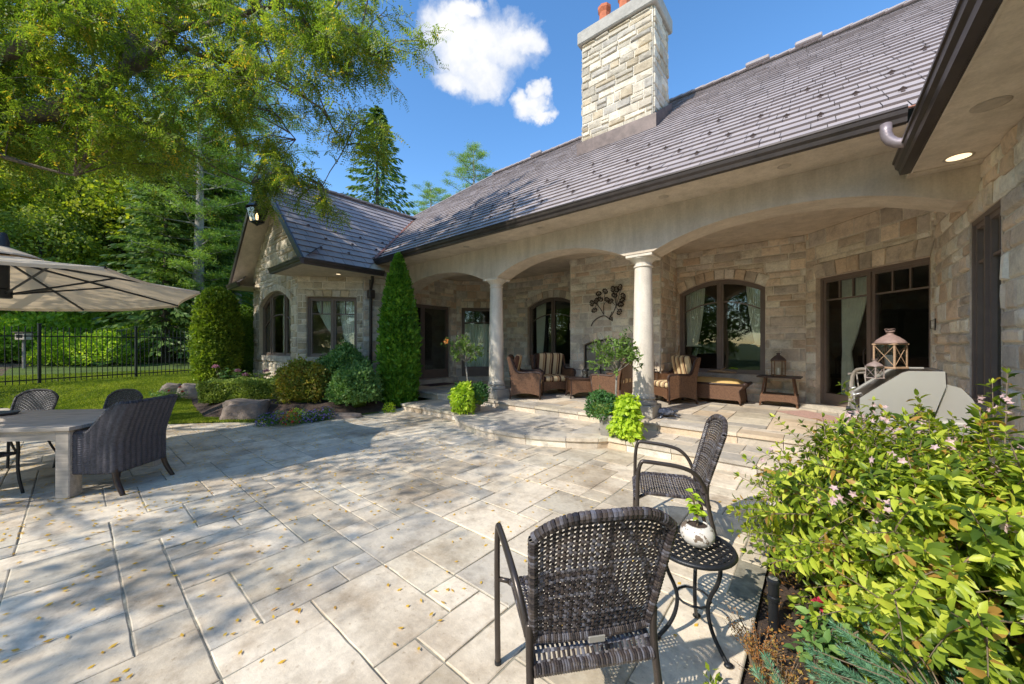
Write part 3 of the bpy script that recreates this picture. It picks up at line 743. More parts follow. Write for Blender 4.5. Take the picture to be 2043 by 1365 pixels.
# rake boards
def plank(m, a, b, wdt, hgt, off=0):
    a = Vector(a); b = Vector(b); d = (b-a); L = d.length; d.normalize(); 
    y = Vector((0,1,0)); z = d.cross(y).normalized(); 
    if z.z < 0: z = -z
    M = Matrix((d, y, z)).transposed(); m.obox((a+b)/2 + z*off, (L, wdt, hgt), M)
m = MB(); plank(m, (-9.62,YF-0.02,ZW-0.06), (-12.9,YF-0.02,ZR-0.03), 0.05, 0.17); plank(m, (-16.18,YF-0.02,ZW-0.06), (-12.9,YF-0.02,ZR-0.03), 0.05, 0.17)
m.build('rake_board', MT['gutter'], wr)
# gable returns (small roofs across the gable foot)
for xa, xb, sg in ((-9.65,-11.75,-1), (-16.15,-14.9,1)):
    mm = MB(); w = abs(xb-xa)
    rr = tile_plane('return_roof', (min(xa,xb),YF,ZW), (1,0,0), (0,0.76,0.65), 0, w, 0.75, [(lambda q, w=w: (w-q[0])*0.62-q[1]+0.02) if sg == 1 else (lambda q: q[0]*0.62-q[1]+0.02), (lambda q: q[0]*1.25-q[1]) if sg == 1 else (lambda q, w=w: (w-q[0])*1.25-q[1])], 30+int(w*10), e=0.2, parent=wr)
    mm.poly([(xa,YF,ZW-0.01),(xb,YF,ZW-0.01),(xa+sg*0.0,4.13,ZW+0.47)]); mm.build('return_deck', MT['roofbase'], rr)
# wing soffit
m = MB(); z = 3.615
m.poly([(-11.75,YF,z),(-9.67,YF,z),(-9.67,5.75,z),(-10.3,5.75,z),(-10.3,5.46,z),(-11.6,4.16,z),(-11.75,4.16,z)]); m.build('wing_soffit', MT['plaster'], wr); m = MB(); m.poly([(-16.15,YF,z),(-14.8,YF,z),(-14.8,4.16,z),(-15.6,4.16,z),(-15.6,9,z),(-16.15,9,z)]); m.build('wing_soffit', MT['plaster'], wr); m = MB()
m.poly([(-11.75,YF,z),(-11.75,4.13,z),(-11.75,4.13,z+0.12),(-11.75,YF,z+0.12)])
m.build('wing_soffit', MT['plaster'], wr)
# gutters
def gutter_run(m, a, b, out, h=0.15, w=0.14, z=0):
    a = Vector(a); b = Vector(b); d = (b-a).normalized(); o = Vector(out); 
    pr = [(0,0),(0,h*0.15),(0.02,h*0.25),(w*0.55,h*0.3),(w*0.72,h*0.62),(w,h*0.78),(w,h),(w-0.012,h),(w-0.012,h*0.8),(0.0,h*0.35+0.02)]
    pr = [(0,0),(w*0.6,0.0),(w*0.66,h*0.3),(w*0.85,h*0.5),(w*0.9,h*0.78),(w,h*0.84),(w,h),(w*0.93,h),(w*0.85,h*0.9),(0,h*0.9)]
    i = len(m.v)
    for p in (a, b):
        for u, v in pr: m.v.append(tuple(p + o*u + Vector((0,0,v))))
    n = len(pr)
    for k in range(n): m.face((i+k, i+(k+1)%n, i+n+(k+1)%n, i+n+k))
    m.face([i+k for k in range(n)]); m.face([i+n+k for k in range(n)][::-1])
m = MB(); gutter_run(m, (-9.98,YE,3.975), (0.72,YE,3.975), (0,-1,0), 0.155, 0.13); m.build('gutter', MT['gutter'], house)
m = MB(); gutter_run(m, (-9.65,YF-0.0,3.6), (-9.65,5.70,3.6), (1,0,0), 0.15, 0.12); gutter_run(m, (-11.75,YF,3.6), (-9.55,YF,3.6), (0,-1,0), 0.15, 0.12); m.build('gutter', MT['gutter'], wr)
m = MB(); gutter_run(m, (-16.15,YF,3.6), (-16.15,9.0,3.6), (-1,0,0), 0.15, 0.12); gutter_run(m, (-16.2,YF,3.6), (-14.9,YF,3.6), (0,-1,0), 0.15, 0.12); m.build('gutter', MT['gutter'], wr)
m = MB(); m.box(-9.98,2.0,YE-0.045,YE-0.005,4.128,4.140); m.build('drip_edge', MT['copper'], roof)
# valley flashing
m = MB(); a = Vector((vb,YE,ZE)); b = Vector((-12.87,8.93,6.72)); d = (b-a)
m.poly([a+Vector((0.10,-0.02,0.045)), a+Vector((-0.08,-0.10,0.05)), b+Vector((-0.06,-0.08,0.05)), b+Vector((0.10,0.04,0.06))]); m.build('valley_flashing', MT['copper'], roof)
# right wing: roof, soffit, fascia
wz = 3.76
m = MB(); m.poly([(0.82,0.2,wz),(0.82,6.2,wz),(0.82,6.43,wz),(6.5,11.9,wz+4.6),(6.5,0.2,wz+4.6)]); rw = m.build('right_wing_roof', MT['tilecap'], house)
m = MB(); m.poly([(0.82,0.2,3.612),(1.5,0.2,3.612),(1.5,6.43,3.612),(0.82,6.43,3.612)]); m.box(0.80,0.84,0.2,6.38,3.6,3.78); m.build('wing_soffit', MT['plaster'], rw)
m = MB(); m.poly([(0.80,0.2,3.6),(0.80,6.2,3.6),(0.80,6.2,3.765),(0.80,0.2,3.765)])
gutter_run(m, (0.82,0.2,3.60), (0.82,6.22,3.60), (-1,0,0), 0.17, 0.15); m.build('gutter', MT['gutter'], rw)
m = MB(); m.poly([(0.82,6.24,3.6),(0.82,6.24,3.98),(1.4,6.24,4.4),(1.4,6.24,3.6)]); m.build('wing_gable_end', MT['plaster'], rw)
# elbow of the main gutter's outlet
m = MB(); c = Vector((0.56,YE-0.07,3.97)); pts = []
for k in range(9):
    a = k/8*1.5; pts.append(c + Vector((0.15*(1-math.cos(a)), -0.01, -0.05-0.17*math.sin(a))))
pts = [c+Vector((0,0,0.03))]+pts+[pts[-1]+Vector((0.14,0,-0.02))]
m.tube(pts, [0.048+0.003*(i%2) for i in range(len(pts))], 14); m.build('downspout', M_simple('pale_downspout', (0.30,0.25,0.26), 0.4, 0.3), house, smooth=True)
m = MB(); m.tube([(-10.16,5.62,3.55),(-10.16,5.62,0.2)], 0.045, 12); m.tube([(-9.85,5.5,3.6),(-9.95,5.55,3.45),(-10.16,5.62,3.3)], 0.045, 12); m.box(-10.24,-10.06,5.53,5.71,3.0,3.25,bev=0.02); m.build('downspout', MT['gutter'], wr)
# chimney
def ringwall(m_, *a): pass
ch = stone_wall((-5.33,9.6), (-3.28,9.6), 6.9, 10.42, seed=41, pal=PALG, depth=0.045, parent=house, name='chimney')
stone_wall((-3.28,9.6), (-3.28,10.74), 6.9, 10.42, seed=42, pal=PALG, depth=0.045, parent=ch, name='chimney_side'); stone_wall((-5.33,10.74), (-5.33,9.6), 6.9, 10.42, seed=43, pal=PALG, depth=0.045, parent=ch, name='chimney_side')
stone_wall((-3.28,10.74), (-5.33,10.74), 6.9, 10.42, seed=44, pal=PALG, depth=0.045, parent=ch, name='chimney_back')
m = MB(); m.box(-5.45,-3.16,9.48,10.86,10.42,10.80,bev=0.03); m.box(-5.36,-3.25,9.57,10.77,10.80,10.88,bev=0.02); m.build('chimney_cap', MT['concrete'], ch)
for px_ in (-4.90, -4.28):
    m = MB(); m.lathe([(0.20,10.87),(0.20,10.98),(0.165,11.02),(0.150,11.5),(0.17,11.54),(0.20,11.60),(0.20,11.68),(0.17,11.70),(0.12,11.70),(0.12,11.6)], (px_,10.15,0), 8, cap=False); m.build('chimney_pot', MT['terracotta'], ch)
m = MB(); f = 0.06
yb, xl, xr = 9.47, -5.45, -3.16; q9 = mainz(9.44)
m.poly([(xl,yb,q9),(xr,yb,q9),(xr,yb,q9+0.42),(xl,yb,q9+0.42)])
m.poly([(xr,yb,q9),(xr,10.8,mainz(10.8)),(xr,10.8,mainz(10.8)+0.25),(xr,yb,q9+0.42)])
m.poly([(xl,yb,q9),(xl,10.8,mainz(10.8)),(xl,10.8,mainz(10.8)+0.25),(xl,yb,q9+0.42)])
m.poly([(xl,yb,q9+0.42),(xr,yb,q9+0.42),(xr-0.1,yb+0.12,q9+0.45),(xl+0.1,yb+0.12,q9+0.45)])
m.build('chimney_flashing', MT['lead'], ch)
# snow guards
def guard_mesh():
    m = MB(); m.poly([(-0.035,0,0.0),(0.035,0,0.0),(0.035,0.0,0.03),(0.0,0,0.05),(-0.035,0,0.03)])
    m.box(-0.045,0.045,-0.005,0.012,0.0,0.028); m.poly([(-0.008,-0.0,0.05),(0.008,0,0.05),(0.008,0.09,0.004),(-0.008,0.09,0.004)]); m.box(-0.02,0.02,-0.09,0.0,0.0,0.008); return m
g0 = None
for i, t in enumerate((0.72,1.28,1.84,2.68)):
    x = -9.6+(0.36 if i % 2 else 0)
    while x < 1.2:
        y, z = YE+t*ct, ZE+t*st
        if -x < 9.65+(z-3.75)/0.95-0.1:
            if g0 is None:
                g0 = guard_mesh().build('snow_guard', MT['lead'], roof); g = g0
            else: g = g0.copy(); COL.objects.link(g)
            g.location = (x, y-st*0.03, z+ct*0.03); g.rotation_euler = (th,0,0); g.scale = (0.85,)*3
        x += 0.74 if i < 3 else 1.3
for i, t in enumerate((0.6,1.15,1.7)):
    y = YF+0.6+0.3*(i%2)
    while y < 5.6+t*0.75:
        g = g0.copy(); COL.objects.link(g); g.parent = wr; g.rotation_euler = Matrix.Rotation(R_(90),3,'Z').to_4x4().to_euler()
        g.rotation_euler = (Matrix.Rotation(R_(90),3,'Z') @ Matrix.Rotation(tw,3,'X')).to_euler()
        g.location = (-9.65-t*cw+sw*0.03, y, ZW+t*sw+cw*0.03); y += 0.75
# recessed soffit lights
def downlight(x, y, z, par, lit=False, r=0.075):
    m = MB(); m.lathe([(r,0.0),(r*1.25,-0.004),(r*1.25,0.002)], (x,y,z), 24, cap=False); m.lathe([(r,0),(r*0.92,0.03)], (x,y,z-0.001), 24, cap=False)
    o = m.build('recessed_light', MT['lampoff'], par, smooth=True)
    m = MB(); m.poly([(x+r*math.cos(a*math.pi/12), y+r*math.sin(a*math.pi/12), z-0.002) for a in range(24)][::-1]); m.build('lamp_lens', MT['lampwarm'] if lit else MT['lampoff'], o)
for x, y, l in ((-0.35,6.05,0),(-1.9,6.05,0),(-4.3,6.05,0),(-6.5,6.05,0),(-1.9,8.0,0),(-4.2,8.0,0),(-5.9,8.3,1)): downlight(x, y, 3.985, house, l, 0.06)
downlight(1.146,6.05,3.612,rw,True,0.09); downlight(1.10,4.9,3.612,rw,False,0.09); downlight(-10.35,4.75,3.612,wr,True,0.06)  # the unlit right-wing disc is a soffit speaker built from lamp parts

# ------------------------------------------------------------------ ground, patio, steps
PATIO = [(-16.0,-1.2),(-13.3,-0.1),(-11.5,0.65),(-10.1,1.2),(-9.24,2.2),(-8.1,3.0),(-8.05,5.4),(3,5.6),(3,4.6),(-0.28,4.6),(-0.28,-6),(-16.0,-6)]
BEDL = [(-9.35,2.35),(-8.2,3.1),(-8.1,5.45),(-10.2,5.5),(-11.6,4.2),(-15.6,4.2),(-16.2,3.4),(-15.6,2.3),(-12.5,1.9),(-10.3,1.75)]
BEDR = [(-0.26,4.55),(2.0,4.55),(2.0,-3.0),(-0.26,-3.0)]
def sdist(x, y, poly):
    """signed distance to polygon edge, negative inside (numpy)"""
    x = np.asarray(x, float); y = np.asarray(y, float); d = np.full(x.shape, 1e9); ins = np.zeros(x.shape, bool)
    n = len(poly)
    for i in range(n):
        ax, ay = poly[i]; bx, by = poly[(i+1)%n]; ex, ey = bx-ax, by-ay
        t = np.clip(((x-ax)*ex+(y-ay)*ey)/(ex*ex+ey*ey), 0, 1); d = np.minimum(d, np.hypot(x-ax-t*ex, y-ay-t*ey))
        c = ((ay > y) != (by > y)) & (x < (bx-ax)*(y-ay)/((by-ay) if by != ay else 1e-9)+ax); ins ^= c
    return np.where(ins, -d, d)
def sm(t): t = np.clip(t, 0, 1); return t*t*(3-2*t)
def nz2(x, y, s=1.0, k=0.0):
    return (np.sin(x*1.3*s+1.7*np.sin(y*0.9*s+k))+np.sin(y*1.7*s+1.3*np.sin(x*1.1*s+2+k))+0.5*np.sin(3.1*s*x+2.3*s*y+k))/2.5
def terr(x, y):
    x = np.asarray(x, float); y = np.asarray(y, float)
    h = 0.40*sm((-x-11.2)/7.0) + 0.035*np.maximum(0, -x-19.5) + 0.03*nz2(x, y, 0.5)*sm((-x-11)/4)
    h = h*sm(sdist(x, y, PATIO)/1.6)
    return h + 0.24*sm(-sdist(x, y, BEDL)/0.7)
def patch(name, xs, ys, zf, mat, keep=None):
    X, Y = np.meshgrid(xs, ys); Z = zf(X, Y); nx, ny = len(xs), len(ys)
    V = np.stack([X, Y, Z], -1).reshape(-1, 3); f = []
    K = keep(X, Y) if keep is not None else np.ones(X.shape, bool)
    for j in range(ny-1):
        for i in range(nx-1):
            if K[j,i] or K[j,i+1] or K[j+1,i] or K[j+1,i+1]: f.append((j*nx+i, j*nx+i+1, (j+1)*nx+i+1, (j+1)*nx+i))
    me = bpy.data.meshes.new(name); me.from_pydata(V.tolist(), [], f); me.materials.append(mat); me.polygons.foreach_set('use_smooth', [True]*len(f))
    o = bpy.data.objects.new(name, me); COL.objects.link(o); return struct(o)
m, nt, b, o_ = newmat('lawn_turf'); co = objco(nt)
c = ramp(nt, noise(nt, co, 2.0, 6, 0.7), [(0.3, (0.05,0.085,0.012)), (0.55, (0.10,0.15,0.018)), (0.75, (0.16,0.20,0.03))])
nt.links.new(c, b.inputs['Base Color']); b.inputs['Roughness'].default_value = 1.0; bump(nt, b, noise(nt, co, 45, 4, 0.7), 1.0, 0.03); MT['turf'] = m
m, nt, b, o_ = newmat('forest_ground'); co = objco(nt)
c = ramp(nt, noise(nt, co, 1.2, 7, 0.7), [(0.3, (0.10,0.065,0.045)), (0.52, (0.19,0.12,0.08)), (0.64, (0.10,0.13,0.035))])
nt.links.new(c, b.inputs['Base Color']); b.inputs['Roughness'].default_value = 1.0; bump(nt, b, noise(nt, co, 25, 4, 0.7), 1.0, 0.05); MT['forestfloor'] = m
def lawn_z(X, Y): return terr(X, Y) + np.where(True, -0.10+0.125*sm((sdist(X, Y, PATIO)+0.02)/0.07), 0) - 0.14*sm(1-(sdist(X, Y, BEDR)+0.1)/0.2) - 0.10*sm(-(sdist(X, Y, BEDL)-0.02)/0.08)
patch('lawn', np.arange(-21, 4.01, 0.11), np.arange(-7, 6.6, 0.11), lawn_z, MT['turf'], lambda X, Y: (sdist(X, Y, PATIO) > -0.3) & ((X < -0.3) | (Y < -3)))
def far_z(X, Y):
    near = (X > -20.9) & (X < 4) & (Y > -6.9) & (Y < 6.5)
    return np.where(near, -0.35, terr(X, Y)-0.005*0)
patch('ground', np.concatenate([np.arange(-700,-100,60.), np.arange(-100,-40,6.), np.arange(-40,12,0.8), np.arange(12,60,6.), np.arange(60,701,60.)]),
      np.concatenate([np.arange(-700,-60,60.), np.arange(-60,-12,6.), np.arange(-12,30,0.8), np.arange(30,100,6.), np.arange(100,701,60.)]), far_z, MT['turf'])
MULCH = [(-20.5,-12),(-20.9,-1.6),(-22.2,-0.9),(-26,-1.0),(-34,0.5),(-60,3),(-60,-20)]
patch('forest_floor', np.arange(-60,-19.5,0.6), np.arange(-20,30,0.6), lambda X, Y: terr(X, Y)-0.25+0.30*sm(-sdist(X, Y, MULCH)/0.8), MT['forestfloor'])
bz = lambda X, Y: 0.03*nz2(X, Y, 4)+0.01*nz2(X, Y, 13)
patch('garden_bed', np.arange(-16.6,-7.9,0.1), np.arange(1.5,5.7,0.1), lambda X, Y: terr(X, Y)+bz(X, Y)+0.01-0.12*sm((sdist(X, Y, BEDL)+0.06)/0.1), MT['soil'], lambda X, Y: sdist(X, Y, BEDL) < 0.1)
patch('garden_bed', np.arange(-0.30,2.0,0.05), np.arange(-3,4.61,0.05), lambda X, Y: bz(X, Y)*0.8-0.01-0.05*sm(1-(X+0.29)/0.08), MT['soil'])

# patio flags
def ashlar_grid(x0, x1, y0, y1, cell, sizes, seed):
    """random modular flag pattern: big flags first at random spots, small ones fill in"""
    r = random.Random(seed); nx, ny = int((x1-x0)/cell)+1, int((y1-y0)/cell)+1; occ = [[False]*ny for _ in range(nx)]; out = []
    def put(i, j, w, h):
        if i+w > nx or j+h > ny or any(occ[i+a][j+b] for a in range(w) for b in range(h)): return False
        for a in range(w):
            for b in range(h): occ[i+a][j+b] = True
        out.append((x0+i*cell, min(x1, x0+(i+w)*cell), y0+j*cell, min(y1, y0+(j+h)*cell))); return True
    for opts, frac in (([(3,2),(2,3)], 0.10), ([(2,2)], 0.20), ([(2,2),(3,1),(1,3),(2,1),(1,2)], 1.0)):
        cells = [(i, j) for i in range(nx) for j in range(ny)]; r.shuffle(cells)
        for i, j in cells[:int(len(cells)*frac)]:
            if not occ[i][j]: put(i, j, *r.choice(opts))
    for j in range(ny):
        for i in range(nx):
            if not occ[i][j]:
                o = [(2,1),(1,2)]; r.shuffle(o)
                for w, h in o+[(1,1)]:
                    if put(i, j, w, h): break
    return out
PP = [(0.703,0.612,0.475),(0.773,0.665,0.517),(0.632,0.559,0.445),(0.817,0.705,0.553),(0.690,0.585,0.445),(0.591,0.526,0.433)]
mb = MB(); r = random.Random(5)
def slab(mb, poly, z, g, r, pal, dz=0.003, th=0.03):
    cx = sum(p[0] for p in poly)/len(poly); cy = sum(p[1] for p in poly)/len(poly)
    hx = max(abs(p[0]-cx) for p in poly); hy = max(abs(p[1]-cy) for p in poly)
    if hx < 0.03 or hy < 0.03: return
    o = [(cx+(p[0]-cx)*(1-g/hx)+r.uniform(-.002,.002), cy+(p[1]-cy)*(1-g/hy)+r.uniform(-.002,.002)) for p in poly]; e = g+0.006
    i_ = [(cx+(p[0]-cx)*(1-e/hx), cy+(p[1]-cy)*(1-e/hy)) for p in poly]
    c = r.choice(pal); k = r.uniform(0.88,1.1); mb.cur = tuple(min(1,x*k) for x in c)
    def chip(q, a):
        out_ = []
        for (p1, p2) in zip(q, q[1:]+q[:1]):
            L_ = math.hypot(p2[0]-p1[0], p2[1]-p1[1]); k_ = max(1, int(L_/0.11)); out_ += [(p1[0]+(p2[0]-p1[0])*t_/k_+(r.uniform(-a,a) if t_ else 0), p1[1]+(p2[1]-p1[1])*t_/k_+(r.uniform(-a,a) if t_ else 0)) for t_ in range(k_)]
        return out_
    st = r.getstate(); o = chip(o, 0.0028); r.setstate(st); i_ = chip(i_, 0.0034)
    n = len(o); j = len(mb.v); zz = z+r.uniform(-dz, dz); tx, ty = r.uniform(-.003,.003), r.uniform(-.003,.003)
    H = lambda p: zz+tx*(p[0]-cx)/hx+ty*(p[1]-cy)/hy
    mb.v += [(p[0],p[1],z-th) for p in o]+[(p[0],p[1],H(p)-0.004) for p in o]+[(p[0],p[1],H(p)) for p in i_]
    for a in (0, n):
        for q in range(n): mb.face((j+a+q, j+a+(q+1)%n, j+a+n+(q+1)%n, j+a+n+q))
    mb.face([j+2*n+q for q in range(n)])
SZ = [(2,2),(3,3),(3,2),(2,3),(4,3),(3,3),(2,2),(4,2),(3,4),(2,4),(3,2),(4,3)]
for (x0,x1,y0,y1) in ashlar_grid(-16.2,3.0,-5.8,5.7,0.25,SZ,9):
    cx, cy = (x0+x1)/2, (y0+y1)/2
    if sdist(cx, cy, PATIO) < 0.25 and (cx < -0.25 or cy > 4.5):
        p = [(x0,y0),(x1,y0),(x1,y1),(x0,y1)]
        if cy < 4.5: p = clip_half(p, lambda q: -0.285-q[0])
        if len(p) > 2: slab(mb, p, 0.0, 0.0045, r, PP, dz=0.002)
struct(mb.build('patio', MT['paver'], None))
m = MB(); m.poly([(-16.3,-6,-0.007),(-0.285,-6,-0.007),(-0.285,6,-0.007),(-16.3,6,-0.007)]); m.poly([(-0.285,4.6,-0.007),(3,4.6,-0.007),(3,6,-0.007),(-0.285,6,-0.007)]); struct(m.build('patio_joint', MT['joint'], None))
# landing and porch
def landing_front(x):
    if x < -6.05: return 5.25
    if x > -2.55: return 5.36
    return 7.14-math.sqrt(max(0, 6.45-(x+4.3)**2))
PS = [(0.617,0.547,0.435),(0.680,0.586,0.466),(0.526,0.470,0.394),(0.734,0.637,0.517),(0.649,0.524,0.384),(0.502,0.458,0.402)]
def terrace(name, fx, xa, xb, yb, z, z0, seed, cell=0.3):
    mb = MB(); r = random.Random(seed); mb.cur = (0.2,0.18,0.16)
    n = int((xb-xa)/0.05); xs = [xa+(xb-xa)*k/n for k in range(n+1)]
    for a, b in zip(xs, xs[1:]): mb.poly([(a,fx(a)+0.05,z-0.012),(b,fx(b)+0.05,z-0.012),(b,yb,z-0.012),(a,yb,z-0.012)])
    mb.poly([(xa,fx(xa),z0),(xa,fx(xa),z-0.012),(xa,yb,z-0.012),(xa,yb,z0)])
    # coping and riser stones follow the edge
    pts = [Vector((x, fx(x), 0)) for x in xs]; i = 0
    while i < len(pts)-1:
        L = r.uniform(0.38,0.75); j = i
        d = 0
        while j < len(pts)-1 and d < L: d += (pts[j+1]-pts[j]).length; j += 1
        seg = pts[i:j+1:max(1,(j-i)//4)]
        if seg[-1] != pts[j]: seg.append(pts[j])
        def nrm(k, s=seg):
            t = (s[min(k+1,len(s)-1)]-s[max(k-1,0)]).normalized(); return Vector((t.y,-t.x,0))
        g = 0.004; c = r.choice(PS); k_ = r.uniform(0.85,1.1); mb.cur = tuple(min(1, x*k_) for x in c)
        ou = [p+nrm(k)*0.03 for k, p in enumerate(seg)]; inn = [p-nrm(k)*0.30 for k, p in enumerate(seg)]
        t0 = (seg[-1]-seg[0]).normalized()*g
        ou[0] = ou[0]+t0; inn[0] = inn[0]+t0; ou[-1] = ou[-1]-t0; inn[-1] = inn[-1]-t0
        mb.prism([(p.x,p.y) for p in ou]+[(p.x,p.y) for p in inn[::-1]], z-0.05, z+r.uniform(-.002,.003))
        c = r.choice(PAL+PS); k_ = r.uniform(0.8,1.0); mb.cur = tuple(x*k_ for x in c)
        ou = [p+nrm(k)*0.0 for k, p in enumerate(seg)]; inn = [p-nrm(k)*0.1 for k, p in enumerate(seg)]
        ou[0] = ou[0]+t0; ou[-1] = ou[-1]-t0
        mb.prism([(p.x,p.y) for p in ou]+[(p.x,p.y) for p in inn[::-1]], z0, z-0.051)
        i = j
    for (x0,x1,y0,y1) in ashlar_grid(xa,xb,4.4 if yb < 8 else 6.2,yb,cell,SZ,seed+1):
        q = [x0+(x1-x0)*k/4 for k in range(5)]; lo = [max(y0, fx(x)+0.305) for x in q]; ok = [k for k in range(5) if lo[k] < y1-0.02]
        if len(ok) < 2: continue
        slab(mb, [(q[k],lo[k]) for k in ok]+[(q[ok[-1]],y1),(q[ok[0]],y1)], z, 0.005, r, PS, dz=0.0015, th=0.012)
    return struct(mb.build(name, MT['stepstone'], None))
terrace('landing_step', landing_front, -8.0, 1.38, 6.4, 0.16, -0.02, 31)
terrace('porch_floor', lambda x: 6.28, -10.22, 1.38, 10.1, 0.32, 0.14, 33, 0.30)
# fallen leaves on the paving
n = 6500; k = rng.random(n)
u = rng.random((n,2)); X = -13+12.7*u[:,0]; Y = -0.8+6*u[:,1]
w = rng.random(n) < np.clip(0.15+0.9*np.clip((-X-1.0)/7,0,1)*np.clip(1.2-Y/6,0.1,1), 0, 1)
ok = w & (sdist(X, Y, PATIO) < -0.05) & (Y < 5.1) & (X < -0.3) & ~((X > -6.2) & (Y > 4.4)); X, Y = X[ok], Y[ok]; n = len(X)
a = rng.random(n)*6.28; P_ = np.stack([X, Y, np.full(n, 0.006)+rng.random(n)*0.004], 1); D_ = np.stack([np.cos(a), np.sin(a), rng.random(n)*0.25-0.02], 1)
o = leaves('fallen_leaves', P_, D_, np.tile([0.1,0.1,1.0], (n,1)), 0.026+rng.random(n)*0.022, 0.014+rng.random(n)*0.009, MT['fallen'])
tag(o, 'small yellow leaves scattered over the stone paving', 'fallen leaves', kind='stuff')
n = 2600; X = -0.24+1.6*rng.random(n)**1.5; Y = 1.0+3.2*rng.random(n); a = rng.random(n)*6.28
P_ = np.stack([X, Y, bz(X, Y)*0.8+0.004+0.02*rng.random(n)], 1); D_ = np.stack([np.cos(a), np.sin(a), rng.random(n)*0.5-0.1], 1)
o = leaves('leaf_litter', P_, D_, np.stack([0.5*np.sin(a*3), 0.5*np.cos(a*5), 0*a+1], 1), 0.018+rng.random(n)*0.024, 0.009+rng.random(n)*0.010, MT['rust_twig'])
tag(o, 'orange-brown leaf litter covering the soil of the near right bed', 'leaf litter', kind='stuff')
# ------------------------------------------------------------------ planting
def lump(D, k=0.0, f=3.0):
    x, y, z = D[:,0], D[:,1], D[:,2]
    return (np.sin(f*x+1.7*np.sin(f*y+k)+k)+np.sin(f*1.3*y+1.3*np.sin(f*z*1.1+k*2)+1)+np.sin(f*1.7*z+1.1*np.sin(f*x*1.4)+k*3))/3
def rdir(n): return unit(rng.normal(size=(n,3)))
def bush(name, label, cat, loc, rx, ry, h, n, L, W, mat, shape='ell', lumps=0.10, group=None, rot=0, depth=0.25, pw=0.5, z0=0.0, lf=3.0, corecol='lf_dark', up=0.4, core=True, fancy=False):
    t = thing(name, label, cat, loc, rot, group); k = rng.random()*6
    if shape == 'box':
        A_ = [rx*ry*4, h*rx*2, h*rx*2, h*ry*2, h*ry*2]; p = np.array(A_)/sum(A_); c = rng.choice(5, n, p=p)
        u, v = rng.random(n)*2-1, rng.random(n)*2-1; P = np.zeros((n,3)); N = np.zeros((n,3))
        for i in range(5):
            q = c == i
            if i == 0: P[q] = np.stack([u[q]*rx, v[q]*ry, np.full(q.sum(), h)], 1); N[q] = (0,0,1)
            elif i < 3: s = 1 if i == 1 else -1; P[q] = np.stack([u[q]*rx, np.full(q.sum(), s*ry), (v[q]+1)/2*h], 1); N[q] = (0,s,0)
            else: s = 1 if i == 3 else -1; P[q] = np.stack([np.full(q.sum(), s*rx), u[q]*ry, (v[q]+1)/2*h], 1); N[q] = (s,0,0)
        P += N*(lump(P*2.2, k, lf)*lumps*0.6)[:,None] - N*(rng.random(n)**2*depth*0.3)[:,None]
    else:
        tt = rng.random(n)
        if shape == 'ell':
            D = rdir(n); D[:,2] = np.where(D[:,2] < -0.55, -D[:,2], D[:,2]); D = unit(D)
            s = 1+lump(D*1.0, k, lf)*lumps+lump(D*3.1, k+2, lf)*lumps*0.6 - rng.random(n)**2*depth + (rng.random(n) < 0.10)*rng.random(n)*0.20
            P = D*s[:,None]*np.array([rx,ry,h*0.60]); P[:,2] += h*0.38; N = D
        else:
            tt = rng.random(n)**0.9; a = rng.random(n)*6.2832
            if shape == 'cone': R = (1-tt**4.2)**0.85*(0.86+0.14*np.sin(np.pi*np.clip(tt*1.3,0,1)))
            else: R = np.clip(1-np.clip((tt-0.82)/0.18,0,1)**2, 0, 1)**0.5*(0.86+0.14*np.sin(tt*4))
            cyl = np.stack([np.cos(a), np.sin(a), tt*h/rx*1.0], 1)
            s = 1+lump(cyl*1.4, k, lf)*lumps+lump(cyl*4.1, k+1, lf)*lumps*0.8 - rng.random(n)**2*depth + (rng.random(n) < 0.08)*rng.random(n)*0.16
            P = np.stack([np.cos(a)*R*s*rx, np.sin(a)*R*s*ry, tt*h + 0.03*rng.normal(size=n)], 1)
            N = np.stack([np.cos(a), np.sin(a), 0.25+1.5*np.clip(tt-0.8,0,1)*3], 1); N = unit(N)
    P[:,2] = np.maximum(P[:,2]+z0, 0.01)
    Dl = unit(N*0.8 + rng.normal(size=(n,3))*0.55 + np.array([0,0,up])); Nl = unit(N*0.6+rng.normal(size=(n,3))*0.5+SUNV*0.5)
    sc = 0.7+0.6*rng.random(n)
    leaves('foliage', P, Dl, Nl, L*sc, W*sc, mat, t, fancy=fancy)
    if core:
        m = MB()
        if shape == 'box': m.box(-rx*0.93,rx*0.93,-ry*0.88,ry*0.88,0,h*0.93)
        elif shape == 'ell': m.ico((0,0,h*0.36+z0), (rx*0.74,ry*0.74,h*0.46), 2, lambda p: 1.0+0.12*math.sin(4*p.x+3*p.y)+0.08*math.sin(7*p.z+5*p.x))
        else: m.lathe([(rx*0.80,0),(rx*0.83,h*0.3),(rx*(0.62 if shape=='cone' else 0.80),h*0.62),(rx*(0.30 if shape=='cone' else 0.66),h*0.86),(0.02,h*0.94)], (0,0,0), 14)
        m.build('bush_core', MT[corecol], t, smooth=True)  # solid dark core, added to block the view through the leaves
    return t
def T3(px, d): x, y = at(px, d); return (x, y, float(terr(x, y)))

